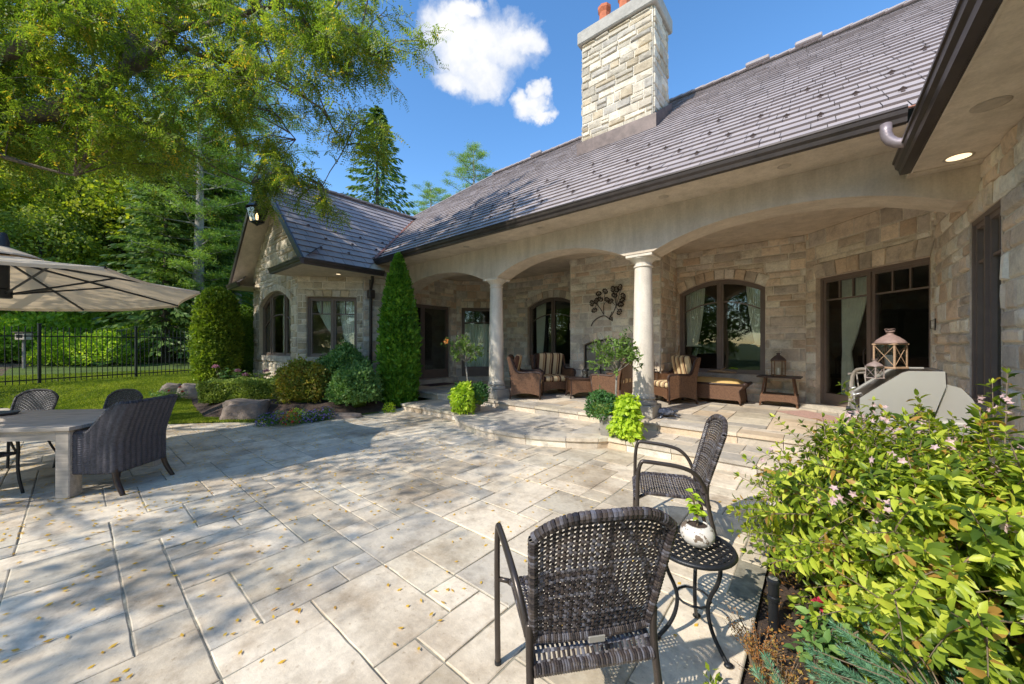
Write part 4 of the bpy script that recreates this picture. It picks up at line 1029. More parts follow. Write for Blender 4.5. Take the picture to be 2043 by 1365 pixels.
# deciduous tree
def tree_leafy(name, label, H, R, zb, nclump, per, L, W, lmat, bmat, seed, group=None, loc=(0,0,0), flat=0.55, lean=0.0, crf=0.36):
    global rng
    rng = np.random.default_rng(seed); r = random.Random(seed)
    t = thing(name, label, 'tree', loc, 0, group); m = MB(); tr = 0.018*H+0.05
    top = Vector((lean*H, r.uniform(-.03,.03)*H, H*0.86))
    def trunk_at(q): return Vector((top.x*q**1.4+0.1*math.sin(q*5+seed), top.y*q+0.1*math.sin(q*4+seed*2), top.z*q))
    m.tube([trunk_at(q/9) for q in range(10)], [tr*(1-0.86*q/9)*(1.35 if q == 0 else 1) for q in range(10)], 9)
    C = []
    for i in range(nclump):
        th_ = i*2.399963+r.uniform(-.3,.3); zz = (i+0.5)/nclump; z = zb+(H-zb)*zz
        prof = math.sin(math.pi*min(1, 0.16+zz*0.84))**0.6
        rad = R*prof*math.sqrt(r.uniform(0.25,1.0)); c = Vector((math.cos(th_)*rad+top.x*zz, math.sin(th_)*rad, z)); C.append(c)
        q = max(0.15, min(0.97, (z-0.25*rad-0.3)/H/0.86*0.86)); s = trunk_at(q); mid = (s+c)/2+Vector((0,0,-0.12*rad+r.uniform(-.1,.1)))
        b = tr*(1-0.86*q)*0.42
        m.tube([s, mid, c], [b, b*0.55, 0.012], 5, cap=False)
        for _ in range(2): m.tube([mid.lerp(c,0.3), c+Vector((r.uniform(-1,1),r.uniform(-1,1),r.uniform(-.4,.5)))*R*0.22], [b*0.3, 0.008], 4, cap=False)
    m.build('trunk', bmat, t, smooth=True)
    C = np.array([tuple(c) for c in C]); cr = R*crf; n = nclump*per
    ci = np.repeat(np.arange(nclump), per); s = rng.normal(size=(n,3)); s = s/np.maximum(np.linalg.norm(s,axis=1,keepdims=True),1e-6)*(rng.random((n,1))**0.45)
    sz = (0.7+0.6*rng.random(nclump))[ci][:,None]
    P = C[ci]+s*sz*np.array([cr,cr,cr*flat]); P[:,2] -= 0.12*np.linalg.norm(s[:,:2],axis=1)*cr
    D = unit(s*0.8+rng.normal(size=(n,3))*0.6+np.array([0,0,-0.25])); N = unit(rng.normal(size=(n,3))*0.55+SUNV)
    k = 0.7+0.6*rng.random(n); leaves('crown', P, D, N, L*k, W*k, lmat, t)
    return t
def tree_conifer(name, label, H, R, nb, per, L, W, lmat, seed, group=None, loc=(0,0,0), droop=0.35, zb=0.06, bare=0):
    rg = np.random.default_rng(seed); t = thing(name, label, 'tree', loc, 0, group); m = MB()
    m.tube([(0,0,0),(0.05,0,H*0.5),(0,0,H)], [0.014*H+0.06, 0.009*H, 0.01], 8); Ps, Ds = [], []
    for i in range(nb):
        q = zb+(1-zb)*((i+rg.random())/nb)**0.9; z = q*H; a = i*2.399963+rg.random()*0.5; Lb = R*(1-q)**0.75*(0.75+0.4*rg.random())+0.12
        d = np.array([math.cos(a), math.sin(a), 0.0]); u = rg.random(per)**0.7
        up = 0.25*(q**2); P = d[None,:]*Lb*u[:,None]; P[:,2] = z + Lb*(up*u - droop*u**1.6) + (0.12*Lb*np.maximum(u-0.7,0)*2)
        side = np.array([-d[1], d[0], 0]); sgn = rg.choice([-1,1], per)
        P += side[None,:]*(sgn*rg.random(per)*Lb*0.16*(1-u*0.6))[:,None]
        D = unit(d[None,:]*0.8+side[None,:]*(sgn*0.7*rg.random(per))[:,None]+np.stack([np.zeros(per), np.zeros(per), -0.25-0.5*rg.random(per)],1)); Ps.append(P); Ds.append(D)
        if i % 2 == 0: m.tube([(0,0,z), tuple(d*Lb*0.5+np.array([0,0,z-droop*Lb*0.33*0.8])), tuple(d*Lb*0.95+np.array([0,0,z+Lb*(up-droop*0.9)]))], [0.012+0.006*Lb, 0.012, 0.004], 4, cap=False)
    m.build('trunk', MT['bark'], t, smooth=True); P = np.concatenate(Ps); D = np.concatenate(Ds); n = len(P); k = 0.6+0.8*rg.random(n)
    leaves('crown', P, D, unit(rg.normal(size=(n,3))*0.6+SUNV), L*k, W*k, lmat, t, curl=0.05); return t
def tree_pine(name, label, H, R, nb, seed, group=None, loc=(0,0,0), zb=0.3):
    rg = np.random.default_rng(seed); t = thing(name, label, 'tree', loc, 0, group); m = MB()
    m.tube([(0,0,0),(0.15,0,H*0.35),(0.0,0.1,H*0.7),(0,0,H)], [0.30, 0.24, 0.15, 0.02], 10); C = []
    for i in range(nb):
        q = zb+(0.98-zb)*((i+rg.random())/nb); a = i*2.399963+rg.random(); Lb = R*(0.35+0.65*math.sin(math.pi*min(1,(1-q)*1.25+0.08)))*(0.6+0.5*rg.random())
        d = np.array([math.cos(a), math.sin(a), 0.0]); z = q*H; pts = [np.array([0,0,z]), d*Lb*0.5+np.array([0,0,z+0.02*Lb]), d*Lb+np.array([0,0,z+0.16*Lb])]
        m.tube([tuple(p) for p in pts], [0.03+0.008*Lb, 0.025, 0.008], 5, cap=False); side = np.array([-d[1], d[0], 0])
        for k in range(9):
            u = 0.3+0.7*rg.random(); b = d*Lb*u+np.array([0,0,z+0.1*Lb*u]); e = b+side*(rg.random()*2-1)*Lb*0.32*(1.2-u)+np.array([0,0,0.1+0.15*rg.random()])
            m.tube([tuple(b), tuple(e)], [0.012,0.006], 3, cap=False); C.append(e)
    m.build('trunk', MT['barkpale'], t, smooth=True); C = np.array(C); per = 62; n = len(C)*per; ci = np.repeat(np.arange(len(C)), per)
    s = unit(rg.normal(size=(n,3))*np.array([1,1,0.6])+np.array([0,0,0.25])); P = C[ci]+rg.normal(size=(n,3))*np.array([0.24,0.24,0.08]); D = s
    leaves('crown', P, D, rdir(n), 0.17+0.08*rg.random(n), 0.032, MT['lf_pine'], t, curl=0.0); return t

GF = 'broadleaf trees in the wood beyond the fence'
mapA = tree_leafy('maple_tree', 'sunny yellow-green maple at the far left edge of the wood', 13, 4.3, 1.6, 58, 330, 0.25, 0.17, MT['lf_maple'], MT['bark'], 101, loc=T3(-40, 21))
mapB = tree_leafy('maple_tree', 'bright green maple behind the umbrella canopy', 14.5, 4.6, 2.2, 62, 330, 0.25, 0.17, MT['lf_maple'], MT['bark'], 102, loc=T3(170, 25))
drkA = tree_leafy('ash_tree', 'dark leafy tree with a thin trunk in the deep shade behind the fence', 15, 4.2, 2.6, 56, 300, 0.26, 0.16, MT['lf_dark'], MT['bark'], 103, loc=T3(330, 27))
def tdup(src, px, d, label, sc=1.0, rz=0.0, grp=None):
    x, y, z = T3(px, d); return dup(src, (x, y, z-0.05), rz, label, sc, grp)
tdup(mapA, 85, 20, 'low sunlit maple just behind the birdhouse post', 0.62, 1.3)
tdup(mapB, -230, 26, 'tall maple cut off by the left side of the picture', 1.1, 2.2)
tdup(mapA, 280, 24, 'maple with golden upper leaves left of the tall pine', 0.9, 3.4)
tdup(mapB, 410, 30, 'broad maple half hidden behind the column-shaped topiary', 1.0, 4.4)
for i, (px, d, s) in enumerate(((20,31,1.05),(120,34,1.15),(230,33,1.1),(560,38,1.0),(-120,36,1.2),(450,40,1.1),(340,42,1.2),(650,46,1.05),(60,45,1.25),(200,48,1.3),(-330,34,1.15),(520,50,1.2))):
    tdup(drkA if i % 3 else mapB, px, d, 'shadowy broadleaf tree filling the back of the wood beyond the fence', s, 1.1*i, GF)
cA = tree_conifer('hemlock_tree', 'dark drooping conifer between the topiary and the gabled wing', 14, 3.4, 300, 34, 0.36, 0.13, MT['lf_conifer'], 201, loc=T3(430, 22))
tree_conifer('spruce_tree', 'tall pointed spruce above the wing roof against blue sky', 20.5, 5.6, 300, 34, 0.42, 0.13, MT['lf_conifer'], 202, loc=T3(752, 30), droop=0.3)
tdup(cA, 330, 20, 'drooping conifer behind the right end of the iron fence', 0.9, 2.0)
tdup(cA, 250, 29, 'narrow conifer deep in the wood between two maples', 1.15, 4.0)
tdup(cA, 600, 33, 'dark conifer rising behind the ridge of the gabled wing', 1.1, 1.0)
tree_pine('pine_tree', 'big white pine with a pale trunk left of the gable peak', 19, 4.2, 74, 301, loc=T3(472, 23))
tree_pine('pine_tree', 'second pine with soft bright needles just left of the gable', 14.5, 3.8, 60, 302, loc=T3(395, 20), zb=0.2)
pR = tree_pine('pine_tree', 'rounded pine top showing over the main roof beside the spruce', 22.5, 3.6, 74, 303, loc=T3(945, 40), zb=0.35)
tdup(pR, 860, 44, 'smaller pine top between the spruce and the rounded pine', 0.89, 2.0)
# understory behind the fence
ub = bush('understory_shrub', 'pale green sunlit shrub behind the fence beside the birdhouse', 'shrub', T3(20,17.6), 1.3, 1.1, 2.0, 4200, 0.16, 0.11, MT['lf_under'], lumps=0.25, depth=0.6, core=False)
UG = 'sunlit undergrowth shrubs behind the iron fence'
for i, (px, d, s) in enumerate(((-60,17,1.0),(70,18.5,1.2),(120,17.2,0.75),(165,18,0.7),(205,17.6,0.8),(150,20,1.3),(240,19,0.9),(275,20.5,1.0),(-10,19.5,1.5),(310,21.5,1.0),(350,22,1.1),(190,22,1.5),(390,23,1.0))):
    tdup(ub, px, d, 'leafy undergrowth shrub at the edge of the wood behind the fence', s, 1.7*i, UG)
# trees on the far side of the garden (behind the viewer; seen in the window glass)
for i, (x, y, s, src) in enumerate(((-26,-19,1.0,mapA),(-17,-25,1.05,mapB),(-9,-30,1.1,drkA),(1,-27,1.0,mapB),(10,-24,0.95,mapA),(19,-20,1.05,drkA),(-33,-12,1.1,mapB),(27,-12,1.0,mapA),(5,-36,1.2,cA),(-14,-36,1.2,cA))):
    dup(src, (x, y, 0), i*1.3, 'garden tree on the far side of the lawn mirrored in the windows', s, 'trees mirrored in the window glass')

# ---- honey locust leaning over the patio
def fronds(P, D, N, L, npair=6, ll=0.046, lw=0.019, rg=rng):
    D = unit(D); S = unit(np.cross(D, N)); out_P, out_D, out_N = [], [], []
    for i in range(npair):
        b = P + D*(L*(i+1.0)/(npair+0.4))[:,None] - np.array([0,0,1.0])*(L*0.25*((i+1.0)/npair)**2)[:,None]
        for s in (-1,1): out_P.append(b); out_D.append(unit(D*0.45+S*s+rg.normal(size=D.shape)*0.12)); out_N.append(N)
    P2 = np.concatenate(out_P); return P2, np.concatenate(out_D), np.concatenate(out_N)
def cw(px, py, d): x, y = at(px, d); return Vector((x, y, CH+(690-py)/F*d))
rg = np.random.default_rng(77); rl = random.Random(77)
LX, LY = cam2w(-11.0, 5.6)
loc_t = thing('honey_locust_tree', 'overhanging honey locust with feathery yellowing leaves and thick limbs at upper left', 'tree', (LX, LY, 0.0)); O = Vector((LX, LY, 0))
limbs = [
 ([(-11.0,5.6,0),(-10.9,5.65,1.6),(-10.4,5.8,3.4),(-9.6,5.9,4.7)], [0.30,0.24,0.21,0.18]),
]
def L2(*pts): return [cw(*p)-O for p in pts]
m = MB(); tr0 = [Vector((*cam2w(p[0],p[1]),p[2]))-O for p in limbs[0][0]]; m.tube(tr0, limbs[0][1], 12)
LIMB = [tr0]
def limb(pts, rad, n=8):
    # smooth the polyline
    q = [pts[0]]
    for a, b in zip(pts, pts[1:]):
        for k in (0.33,0.66,1.0): q.append(a.lerp(b,k)+Vector((rl.uniform(-.03,.03),rl.uniform(-.03,.03),rl.uniform(-.03,.03))))
    rr = np.interp(np.linspace(0,1,len(q)), np.linspace(0,1,len(rad)), rad).tolist(); m.tube(q, rr, n); LIMB.append(q)
A0 = tr0[-1]
limb([A0]+L2((40,235,6.3),(120,212,6.5),(185,180,6.7),(250,140,6.9),(315,95,7.0),(350,40,7.1),(372,-20,7.2),(400,-120,7.4)), [0.17,0.155,0.135,0.12,0.11,0.09,0.05], 10)
limb(L2((262,135,6.9),(262,90,7.0),(264,45,7.1),(285,-10,7.2),(300,-120,7.3)), [0.10,0.09,0.08,0.05], 9)
limb(L2((345,62,7.05),(400,48,6.9),(450,38,6.8),(500,22,6.7),(545,15,6.6),(600,40,6.5),(660,80,6.4),(740,110,6.3)), [0.055,0.045,0.035,0.025,0.012], 7)
limb(L2((330,82,7.0),(400,110,7.0),(460,150,7.2),(520,195,7.4),(560,240,7.5),(590,280,7.6)), [0.05,0.04,0.03,0.02,0.01], 6)
limb(L2((395,108,7.0),(470,125,6.8),(560,160,6.8),(640,215,6.9),(690,290,7.0),(640,370,7.1)), [0.035,0.028,0.02,0.012,0.006], 6)
limb([A0]+L2((-60,120,6.2),(0,108,6.0),(50,85,6.0),(120,30,6.1),(160,-80,6.2)), [0.13,0.11,0.09,0.05], 8)
limb([A0]+L2((-20,300,6.0),(60,330,6.0),(150,350,6.2)), [0.07,0.05,0.03,0.012], 6)
limb(L2((185,180,6.7),(260,230,7.0),(340,280,7.4),(420,330,7.8),(500,370,8.0)), [0.05,0.04,0.03,0.02,0.008], 6)
LP_ = np.array([tuple(p) for l in LIMB[1:] for p in l])
def low(px): return np.interp(px, [-700,-100,0,150,300,420,520,600,680,740,790,830], [300,330,350,330,350,390,395,430,330,240,140,20])
CC = []; tries = 0
while len(CC) < 310 and tries < 9000:
    tries += 1
    px = rl.uniform(-120, 790); py = rl.uniform(-150, 440); d = rl.uniform(6.5, 9.3) if rl.random() < 0.75 else rl.uniform(5.5, 6.6)
    if py > low(px)-10: continue
    if px > 560 and py > 170 and rl.random() < 0.45: continue
    if px > 360 and py > 250 and rl.random() < 0.62: continue
    if px > 620 and py > 110 and rl.random() < 0.6: continue
    if 120 < px < 380 and py > 300 and rl.random() < 0.5: continue
    if px > 420 and py < 60 and rl.random() < 0.5: continue
    CC.append(cw(px, py, d)-O)
for c in ((735,75,6.4),(700,110,6.4),(770,20,6.5),(690,150,6.6),(740,130,6.3),(720,290,6.9),(760,300,6.9),(700,270,6.9),(640,400,7.1),(655,425,7.0),(530,400,7.6),(545,360,7.6),(600,390,7.3),(620,350,7.2),(560,330,7.5),(530,380,7.4),(840,80,6.0),(610,60,6.6),(560,35,6.7),(650,30,6.4)): CC.append(cw(*c)-O)
for _ in range(38):     # the rest of the crown, over and behind the trunk
    x, d = rl.uniform(-15,-8.5), rl.uniform(2.5,9.5); CC.append(Vector((*cam2w(x,d), rl.uniform(5.0,9.5)))-O)
FP, FD = [], []
for ic, c in enumerate(CC):
    cc = np.array(tuple(c)); dd = np.linalg.norm(LP_-cc, axis=1)+0.25*np.maximum(0, LP_[:,2]-cc[2]); s = LP_[int(np.argmin(dd))]
    v = cc-s; mid = s+v*0.5+np.array([0,0,0.12*np.linalg.norm(v)]); br = min(0.03, 0.008+0.008*np.linalg.norm(v)); m.tube([tuple(s), tuple(mid), tuple(cc)], [br, br*0.6, 0.005], 5, cap=False)
    small = ic >= 310 and ic < 330; nt_ = 6 if not small else 4
    for k in range(nt_):
        e = cc+rg.normal(size=3)*np.array([0.42,0.42,0.24])*(0.6 if small else 1)+np.array([0,0,-0.05]); st = mid+(cc-mid)*rg.random(); mm = (st+e)/2+np.array([0,0,0.08])
        m.tube([tuple(st), tuple(mm), tuple(e)], [0.006,0.004,0.002], 3, cap=False)
        nf = rg.integers(14,24); u = rg.random(nf)[:,None]; base = st*(1-u)**2+2*mm*u*(1-u)+e*u*u
        dirn = unit(e-st+1e-6); FP.append(base+rg.normal(size=(nf,3))*0.035); FD.append(unit(dirn[None,:]*0.6+rg.normal(size=(nf,3))*0.55+np.array([0,0,-0.35])))
tk = m.build('trunk', MT['barklocust'], loc_t, smooth=True)
FP = np.concatenate(FP); FD = np.concatenate(FD); n = len(FP); Nn = unit(rg.normal(size=(n,3))*0.45+SUNV); Lf = 0.16+0.10*rg.random(n)
P2, D2, N2 = fronds(FP, FD, Nn, Lf, 6, rg=rg); k = 0.8+0.4*rg.random(len(P2)); leaves('crown', P2, D2, N2, 0.052*k, 0.023*k, MT['lf_locust'], loc_t)
# the locust behind the viewer that dapples the paving
def shade_tree(loc, R, H, zb, ncl, label, seed):
    t = tree_leafy('honey_locust_tree', label, H, R, zb, ncl, 190, 0.12, 0.06, MT['lf_locust'], MT['bark'], seed, loc=loc, flat=0.6, crf=0.17); return t
shade_tree((-7.9,-6.2,0.0), 4.9, 9.0, 5.4, 44, 'second honey locust on the lawn whose crown dapples the paving with shade', 401)

# ---- clipped and bedding plants by the wing
def Gz(px, py, z): x, y = G(px, py, z); return (x, y, z)
def Gt(px, py):
    z = 0.1
    for _ in range(6): x, y = G(px, py, z); z = float(terr(x, y))
    return (x, y, z)
def D3(px, d): return T3(px, d)
bush('topiary_shrub', 'tall clipped column-shaped evergreen with a rounded top near the gable', 'shrub', T3(434, 12.2), 0.62, 0.62, 3.0, 17000, 0.085, 0.06, MT['lf_yew'], 'col', lumps=0.10, lf=3.2)
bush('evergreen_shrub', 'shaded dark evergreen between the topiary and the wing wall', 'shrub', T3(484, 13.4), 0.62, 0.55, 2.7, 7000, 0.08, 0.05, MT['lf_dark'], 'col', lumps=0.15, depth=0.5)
bush('arborvitae', 'tall bright green pointed arborvitae at the corner of the arcade', 'tree', (*at(795, 9.75), 0.0), 0.44, 0.44, 3.95, 22000, 0.11, 0.06, MT['lf_cedar'], 'cone', lumps=0.22, lf=4.5, depth=0.38, up=0.9, corecol='lf_cedar')
x, y, z = T3(488, 9.45); bush('box_hedge', 'low flat-topped clipped box hedge behind the big boulder', 'hedge', (x, y, z-0.06), 0.88, 0.35, 0.52, 12000, 0.05, 0.036, MT['lf_box'], 'box', lumps=0.14, rot=YAW+0.12)
bush('barberry_bush', 'round coppery-brown barberry bush in front of the wing', 'shrub', T3(606, 8.95), 0.60, 0.58, 0.98, 8000, 0.06, 0.04, MT['lf_barb'], lumps=0.17, lf=4, depth=0.4)
bush('shrub', 'rounded deep green shrub at the edge of the paving beside the arborvitae', 'shrub', T3(710, 8.95), 0.60, 0.55, 0.92, 7500, 0.07, 0.05, MT['lf_green'], lumps=0.15, lf=4, depth=0.4)
bush('shrub', 'larger dark green shrub under the rectangular wing window', 'shrub', T3(685, 9.9), 0.80, 0.62, 1.30, 8500, 0.085, 0.045, MT['lf_green'], lumps=0.2, lf=4, depth=0.45)
# hydrangeas
def hydrangea(loc, R, h, nl, nf, label, seed, hcol='pt_hyd'):
    rg = np.random.default_rng(seed); t = thing('hydrangea', label, 'shrub', loc); m = MB(); P, D = [], []; heads = []
    for i in range(22):
        a = rg.random()*6.28; r = R*rg.random()**0.6; e = np.array([math.cos(a)*r, math.sin(a)*r, h*(0.6+0.4*rg.random())]); m.tube([(e[0]*0.2,e[1]*0.2,0), tuple(e*np.array([0.8,0.8,0.5])), tuple(e)], [0.008,0.006,0.004], 4, cap=False)
        for k in range(nl//22):
            u = 0.3+0.7*rg.random(); P.append(e*np.array([0.8,0.8,1.0])*u+rg.normal(size=3)*0.02); b = rg.random()*6.28; D.append([math.cos(b), math.sin(b), 0.1-0.3*rg.random()])
        heads.append(e)
    m.build('stem', MT['twig'], t); n = len(P); leaves('foliage', np.array(P), np.array(D), unit(rg.normal(size=(n,3))*0.3+np.array([0,0,1])), 0.12, 0.085, MT['lf_green' if seed % 2 else 'lf_box'], t, fancy=True)
    for e in heads[:nf]:
        nn_ = 90; d = unit(rg.normal(size=(nn_,3))); d[:,2] = np.abs(d[:,2])*0.8; c = e+np.array([0,0,0.05])
        leaves('flower_head', c+d*0.065, unit(d+rg.normal(size=(nn_,3))*0.8), d, 0.034, 0.03, MT[hcol], t)
    return t
hydrangea(T3(468, 10.4), 0.42, 0.72, 260, 2, 'leafy hydrangea with two pink flower heads left behind the hedge', 501)
hydrangea(T3(512, 10.2), 0.45, 0.62, 260, 2, 'yellow-green hydrangea with pink heads under the arched window', 502)
hydrangea(T3(552, 10.3), 0.42, 0.66, 260, 1, 'hydrangea with one faded pink head below the stone sill', 504, 'pt_pink')
# bedding flowers: one clump per plant
def flowers(loc, R, h, nl, nf, lm, fm, label, seed, name='flower_plant', L=0.035, fs=0.022, group=None):
    rg = np.random.default_rng(seed); t = thing(name, label, 'flowers', loc, 0, group); d = rdir(nl); d[:,2] = np.abs(d[:,2]); rr = rg.random((nl,1))**0.4
    P = d*rr*np.array([R,R,h]); leaves('foliage', P, unit(d+rg.normal(size=(nl,3))*0.6), unit(rg.normal(size=(nl,3))*0.5+np.array([0,0,1])), L, L*0.6, MT[lm], t)
    d = rdir(nf); d[:,2] = np.abs(d[:,2])*0.9+0.1; c = d*np.array([R,R,h])*1.02; P5, D5, N5 = [], [], []
    for k in range(5):
        a = rg.random(nf)*0.5+k*1.2566; u = unit(np.cross(d, rg.normal(size=(nf,3)))); w = unit(np.cross(d, u)); P5.append(c); D5.append(u*np.cos(a)[:,None]+w*np.sin(a)[:,None]+d*0.3); N5.append(d)
    leaves('blossom', np.concatenate(P5), np.concatenate(D5), np.concatenate(N5), fs, fs*0.8, MT[fm], t); return t
seq = [(532,7.35,'lf_coleus','pt_purple','purple flowers beside the right end of the big boulder'),(556,7.45,'lf_green','pt_purple','second clump of purple flowers counting from the boulder'),(580,7.4,'lf_box','pt_red','clump with orange-red blossoms among purple flowers'),(604,7.6,'lf_green','pt_purple','purple clump under the barberry bush'),(626,7.75,'lf_coleus','pt_purple','small purple clump left of the flat ledge stone'),(650,7.95,'lf_coleus','pt_purple','last purple clump in front of the ledge stone'),(590,7.9,'lf_lime','pt_red','lime-leaved bedding plant with a few red blossoms in front of the barberry')]
for i, (px, d, lm, fm, lb) in enumerate(seq): flowers((*at(px, d), 0.01), 0.20, 0.24+0.03*(i%2), 520, 60, lm, fm, lb, 600+i)
flowers((*at(776, 8.85), 0.0), 0.16, 0.22, 260, 3, 'lf_lime', 'pt_pink', 'small light green plant at the foot of the arborvitae', 640, 'bedding_plant', 0.05)
def rose(loc, label, seed, nl=220, nf=4, fm='pt_red', R=0.3, h=0.5, L=0.05):
    rg = np.random.default_rng(seed); t = thing('rose_bush', label, 'shrub', loc); m = MB(); P, D = [], []; ends = []
    for i in range(9):
        a = rg.random()*6.28; r = R*(0.4+0.6*rg.random()); e = np.array([math.cos(a)*r, math.sin(a)*r, h*(0.55+0.45*rg.random())]); md = e*np.array([0.45,0.45,0.55]); m.tube([(0,0,0), tuple(md), tuple(e)], [0.007,0.005,0.003], 5, cap=False); ends.append(e)
        for k in range(nl//9):
            u = 0.25+0.75*rg.random(); P.append(2*md*u*(1-u)+e*u*u+rg.normal(size=3)*0.03); D.append(rg.normal(size=3)*np.array([1,1,0.4]))
    m.build('stem', MT['twig'], t); n = len(P); leaves('foliage', np.array(P), np.array(D), unit(rg.normal(size=(n,3))*0.4+np.array([0,0,1])), L, L*0.6, MT['lf_green'], t, fancy=True)
    for e in ends[:nf]:
        nn_ = 26; d = rdir(nn_); d[:,2] = np.abs(d[:,2]); leaves('blossom', e+d*0.006, d, unit(d+np.array([0,0,0.3])), 0.045 if fm != 'pt_rose' else 0.04, 0.036, MT[fm], t, fancy=True)
    return t
rose(T3(312, 9.6), 'small pale-leaved rose bush on the lawn behind the rattan armchair', 651, 300, 0, h=0.42)
rose(T3(349, 9.9), 'low rose bush with deep red blossoms in front of the small boulder', 652, 240, 3, h=0.38)

# boulders
def boulder(px, d, rx, ry, h, label, seed, rot=0, z=None):
    x, y, zt = T3(px, d); zt = zt if z is None else z; r = random.Random(seed); ph = [r.uniform(0,6) for _ in range(6)]
    def fn(p):
        k = 1+0.16*math.sin(2.1*p.x+ph[0]+1.3*p.y)+0.12*math.sin(3.3*p.y+ph[1]+p.z*2)+0.05*math.sin(7*p.x+ph[2])+0.04*math.sin(9*p.z+5*p.y+ph[3])
        return k*(1.0 if p.z < 0.55 else 0.94)
    m = MB(); m.ico((0,0,0), (1,1,1), 4, fn)
    m.v = [(v[0]*rx, v[1]*ry, max(-0.1, (min(v[2], 0.62+0.05*math.sin(4*v[0]+ph[4]))+0.35)*h)) for v in m.v]
    o = m.build('boulder', MT['rock'], None, smooth=True, loc=(x, y, zt-0.08), autos=35); o.rotation_euler = (0,0,rot+YAW); tag(o, label, 'boulder'); return o
boulder(484, 8.05, 0.54, 0.34, 0.43, 'large streaked brown boulder at the corner of the lawn below the box hedge', 1, 0.2)
boulder(392, 10.5, 0.56, 0.36, 0.45, 'flat-topped grey boulder left of the box hedge', 2, 0.0)
boulder(343, 10.9, 0.28, 0.25, 0.36, 'smallest rounded boulder behind the red roses', 3, 0.5)
boulder(675, 8.15, 0.50, 0.20, 0.17, 'flat reddish ledge stone between the flowers and the round green shrub', 4, 0.15)
boulder(128, 12.4, 0.40, 0.2, 0.14, 'low flat stone lying in the lawn in front of the fence', 5, 0.0)

# grass
n = 190000; px = rng.random(n)*640-60; d = 7.2+9.5*rng.random(n)**1.25; kx = (px-1021.5)/F*d
X = CY*kx-SY*d; Y = SY*kx+CY*d; sd_ = sdist(X, Y, PATIO)
ok = (sd_ > 0.02) & (sdist(X, Y, BEDL) > -0.05) & (X > -22) & ((Y < 4.0) | (X < -16)); X, Y, d = X[ok], Y[ok], d[ok]; n = len(X)
a = rng.random(n)*6.28; P_ = np.stack([X, Y, terr(X, Y)+0.012], 1); D_ = np.stack([np.cos(a)*0.5, np.sin(a)*0.5, 0.9+0*a], 1); L_ = (0.035+0.03*rng.random(n))*(1+0.4*(d > 11))
o = leaves('grass', P_, D_, np.stack([np.sin(a), -np.cos(a), 0*a+0.05], 1), L_, 0.010+0.0012*d, MT['grass'], curl=0.1); tag(o, 'mown green grass of the lawn between the paving and the fence', 'grass', kind='stuff')

# ---- weigela and neighbours in the near right bed
rg = np.random.default_rng(900)
wg = thing('weigela_shrub', 'big yellow-green weigela with pale pink blossoms in the near right corner', 'shrub', (0.72, 3.10, 0.0)); m = MB(); LP1, LD1, LN1, LL1 = [], [], [], []; tips = []
def shoot(P0, P1, bow, rad, step=0.034, Ls=0.075, first=0.15):
    P0 = np.array(P0, float); P1 = np.array(P1, float); L = np.linalg.norm(P1-P0); md = (P0+P1)/2+np.array([0,0,bow]); n = max(4, int(L/step))
    cur = [(1-u)**2*P0+2*u*(1-u)*md+u*u*P1 for u in np.linspace(0,1,8)]; m.tube([tuple(c) for c in cur], list(np.linspace(rad, 0.0016, 8)), 5, cap=False)
    ax0 = rg.random()*3
    for i in range(n):
        u = first+(1-first)*(i+1)/n; p = (1-u)**2*P0+2*u*(1-u)*md+u*u*P1; t = unit((2*(1-u)*(md-P0)+2*u*(P1-md))[None])[0]
        a = unit(np.cross(t, [0.13,0.2,1.0])[None])[0]; b = np.cross(t, a); ang = ax0+(i%2)*math.pi/2+rg.normal()*0.25
        for s in (0, math.pi):
            o = a*math.cos(ang+s)+b*math.sin(ang+s); dd = unit((o+t*0.55+np.array([0,0,-0.1]))[None])[0]
            LP1.append(p+o*0.004); LD1.append(dd); LN1.append(t*0.9+np.array([0,0,0.6])); LL1.append(1.12*Ls*(1.1-0.5*u)*(0.55+0.8*rg.random()))
    for s in range(3):
        o = unit(rg.normal(size=(1,3)))[0]; LP1.append(P1); LD1.append(unit((t+o*0.5)[None])[0]); LN1.append(o); LL1.append(Ls*0.5)
    tips.append(P1); return cur
for i in range(215):
    a = rg.random()*6.2832; q = rg.random()**0.5; R = 1.12*q; ztop = 1.14*math.sqrt(max(0.06, 1-(q*0.93)**2))*(0.86+0.24*rg.random())
    e = np.array([math.cos(a)*R*1.08, math.sin(a)*R, max(0.16, ztop)]); b = np.array([rg.normal()*0.10, rg.normal()*0.10, 0.02])
    c = shoot(b, e, 0.16+0.30*q, 0.009, Ls=0.08, first=0.4)
    for k in range(4):
        j = rg.integers(3,7); p = c[j]; o = unit((rg.normal(size=3)+e*0.5+np.array([0,0,0.5]))[None])[0]; shoot(p, p+o*(0.14+0.20*rg.random()), 0.02, 0.004, Ls=0.072, first=0.1)
for (px, py, d) in ((1680,768,2.9),(1545,832,2.75),(1600,845,2.7),(1475,950,2.55),(1520,900,2.6),(1465,1015,2.5),(1490,1100,2.35),(1465,1060,2.45),(1980,765,2.5),(1830,790,2.8),(2010,745,2.4),(1530,1010,2.5),(1760,815,2.8),(1900,830,2.6)):
    x, y = at(px, d); z = CH+(690-py)/F*d; e = np.array([x-0.72, y-3.10, z]); b = e*np.array([0.45,0.45,0.0])+np.array([0,0,z*0.45]); shoot(b, e, 0.06, 0.005, Ls=0.085, first=0.02, step=0.042)
for i in range(110):   # low skirts towards the paving
    a = math.pi+rg.normal()*0.8+0.35; e = np.array([math.cos(a)*(0.8+0.35*rg.random()), math.sin(a)*(0.85+0.3*rg.random()), 0.10+0.5*rg.random()]); shoot(e*np.array([0.35,0.35,0.6]), e, 0.12, 0.005, Ls=0.08, first=0.2)
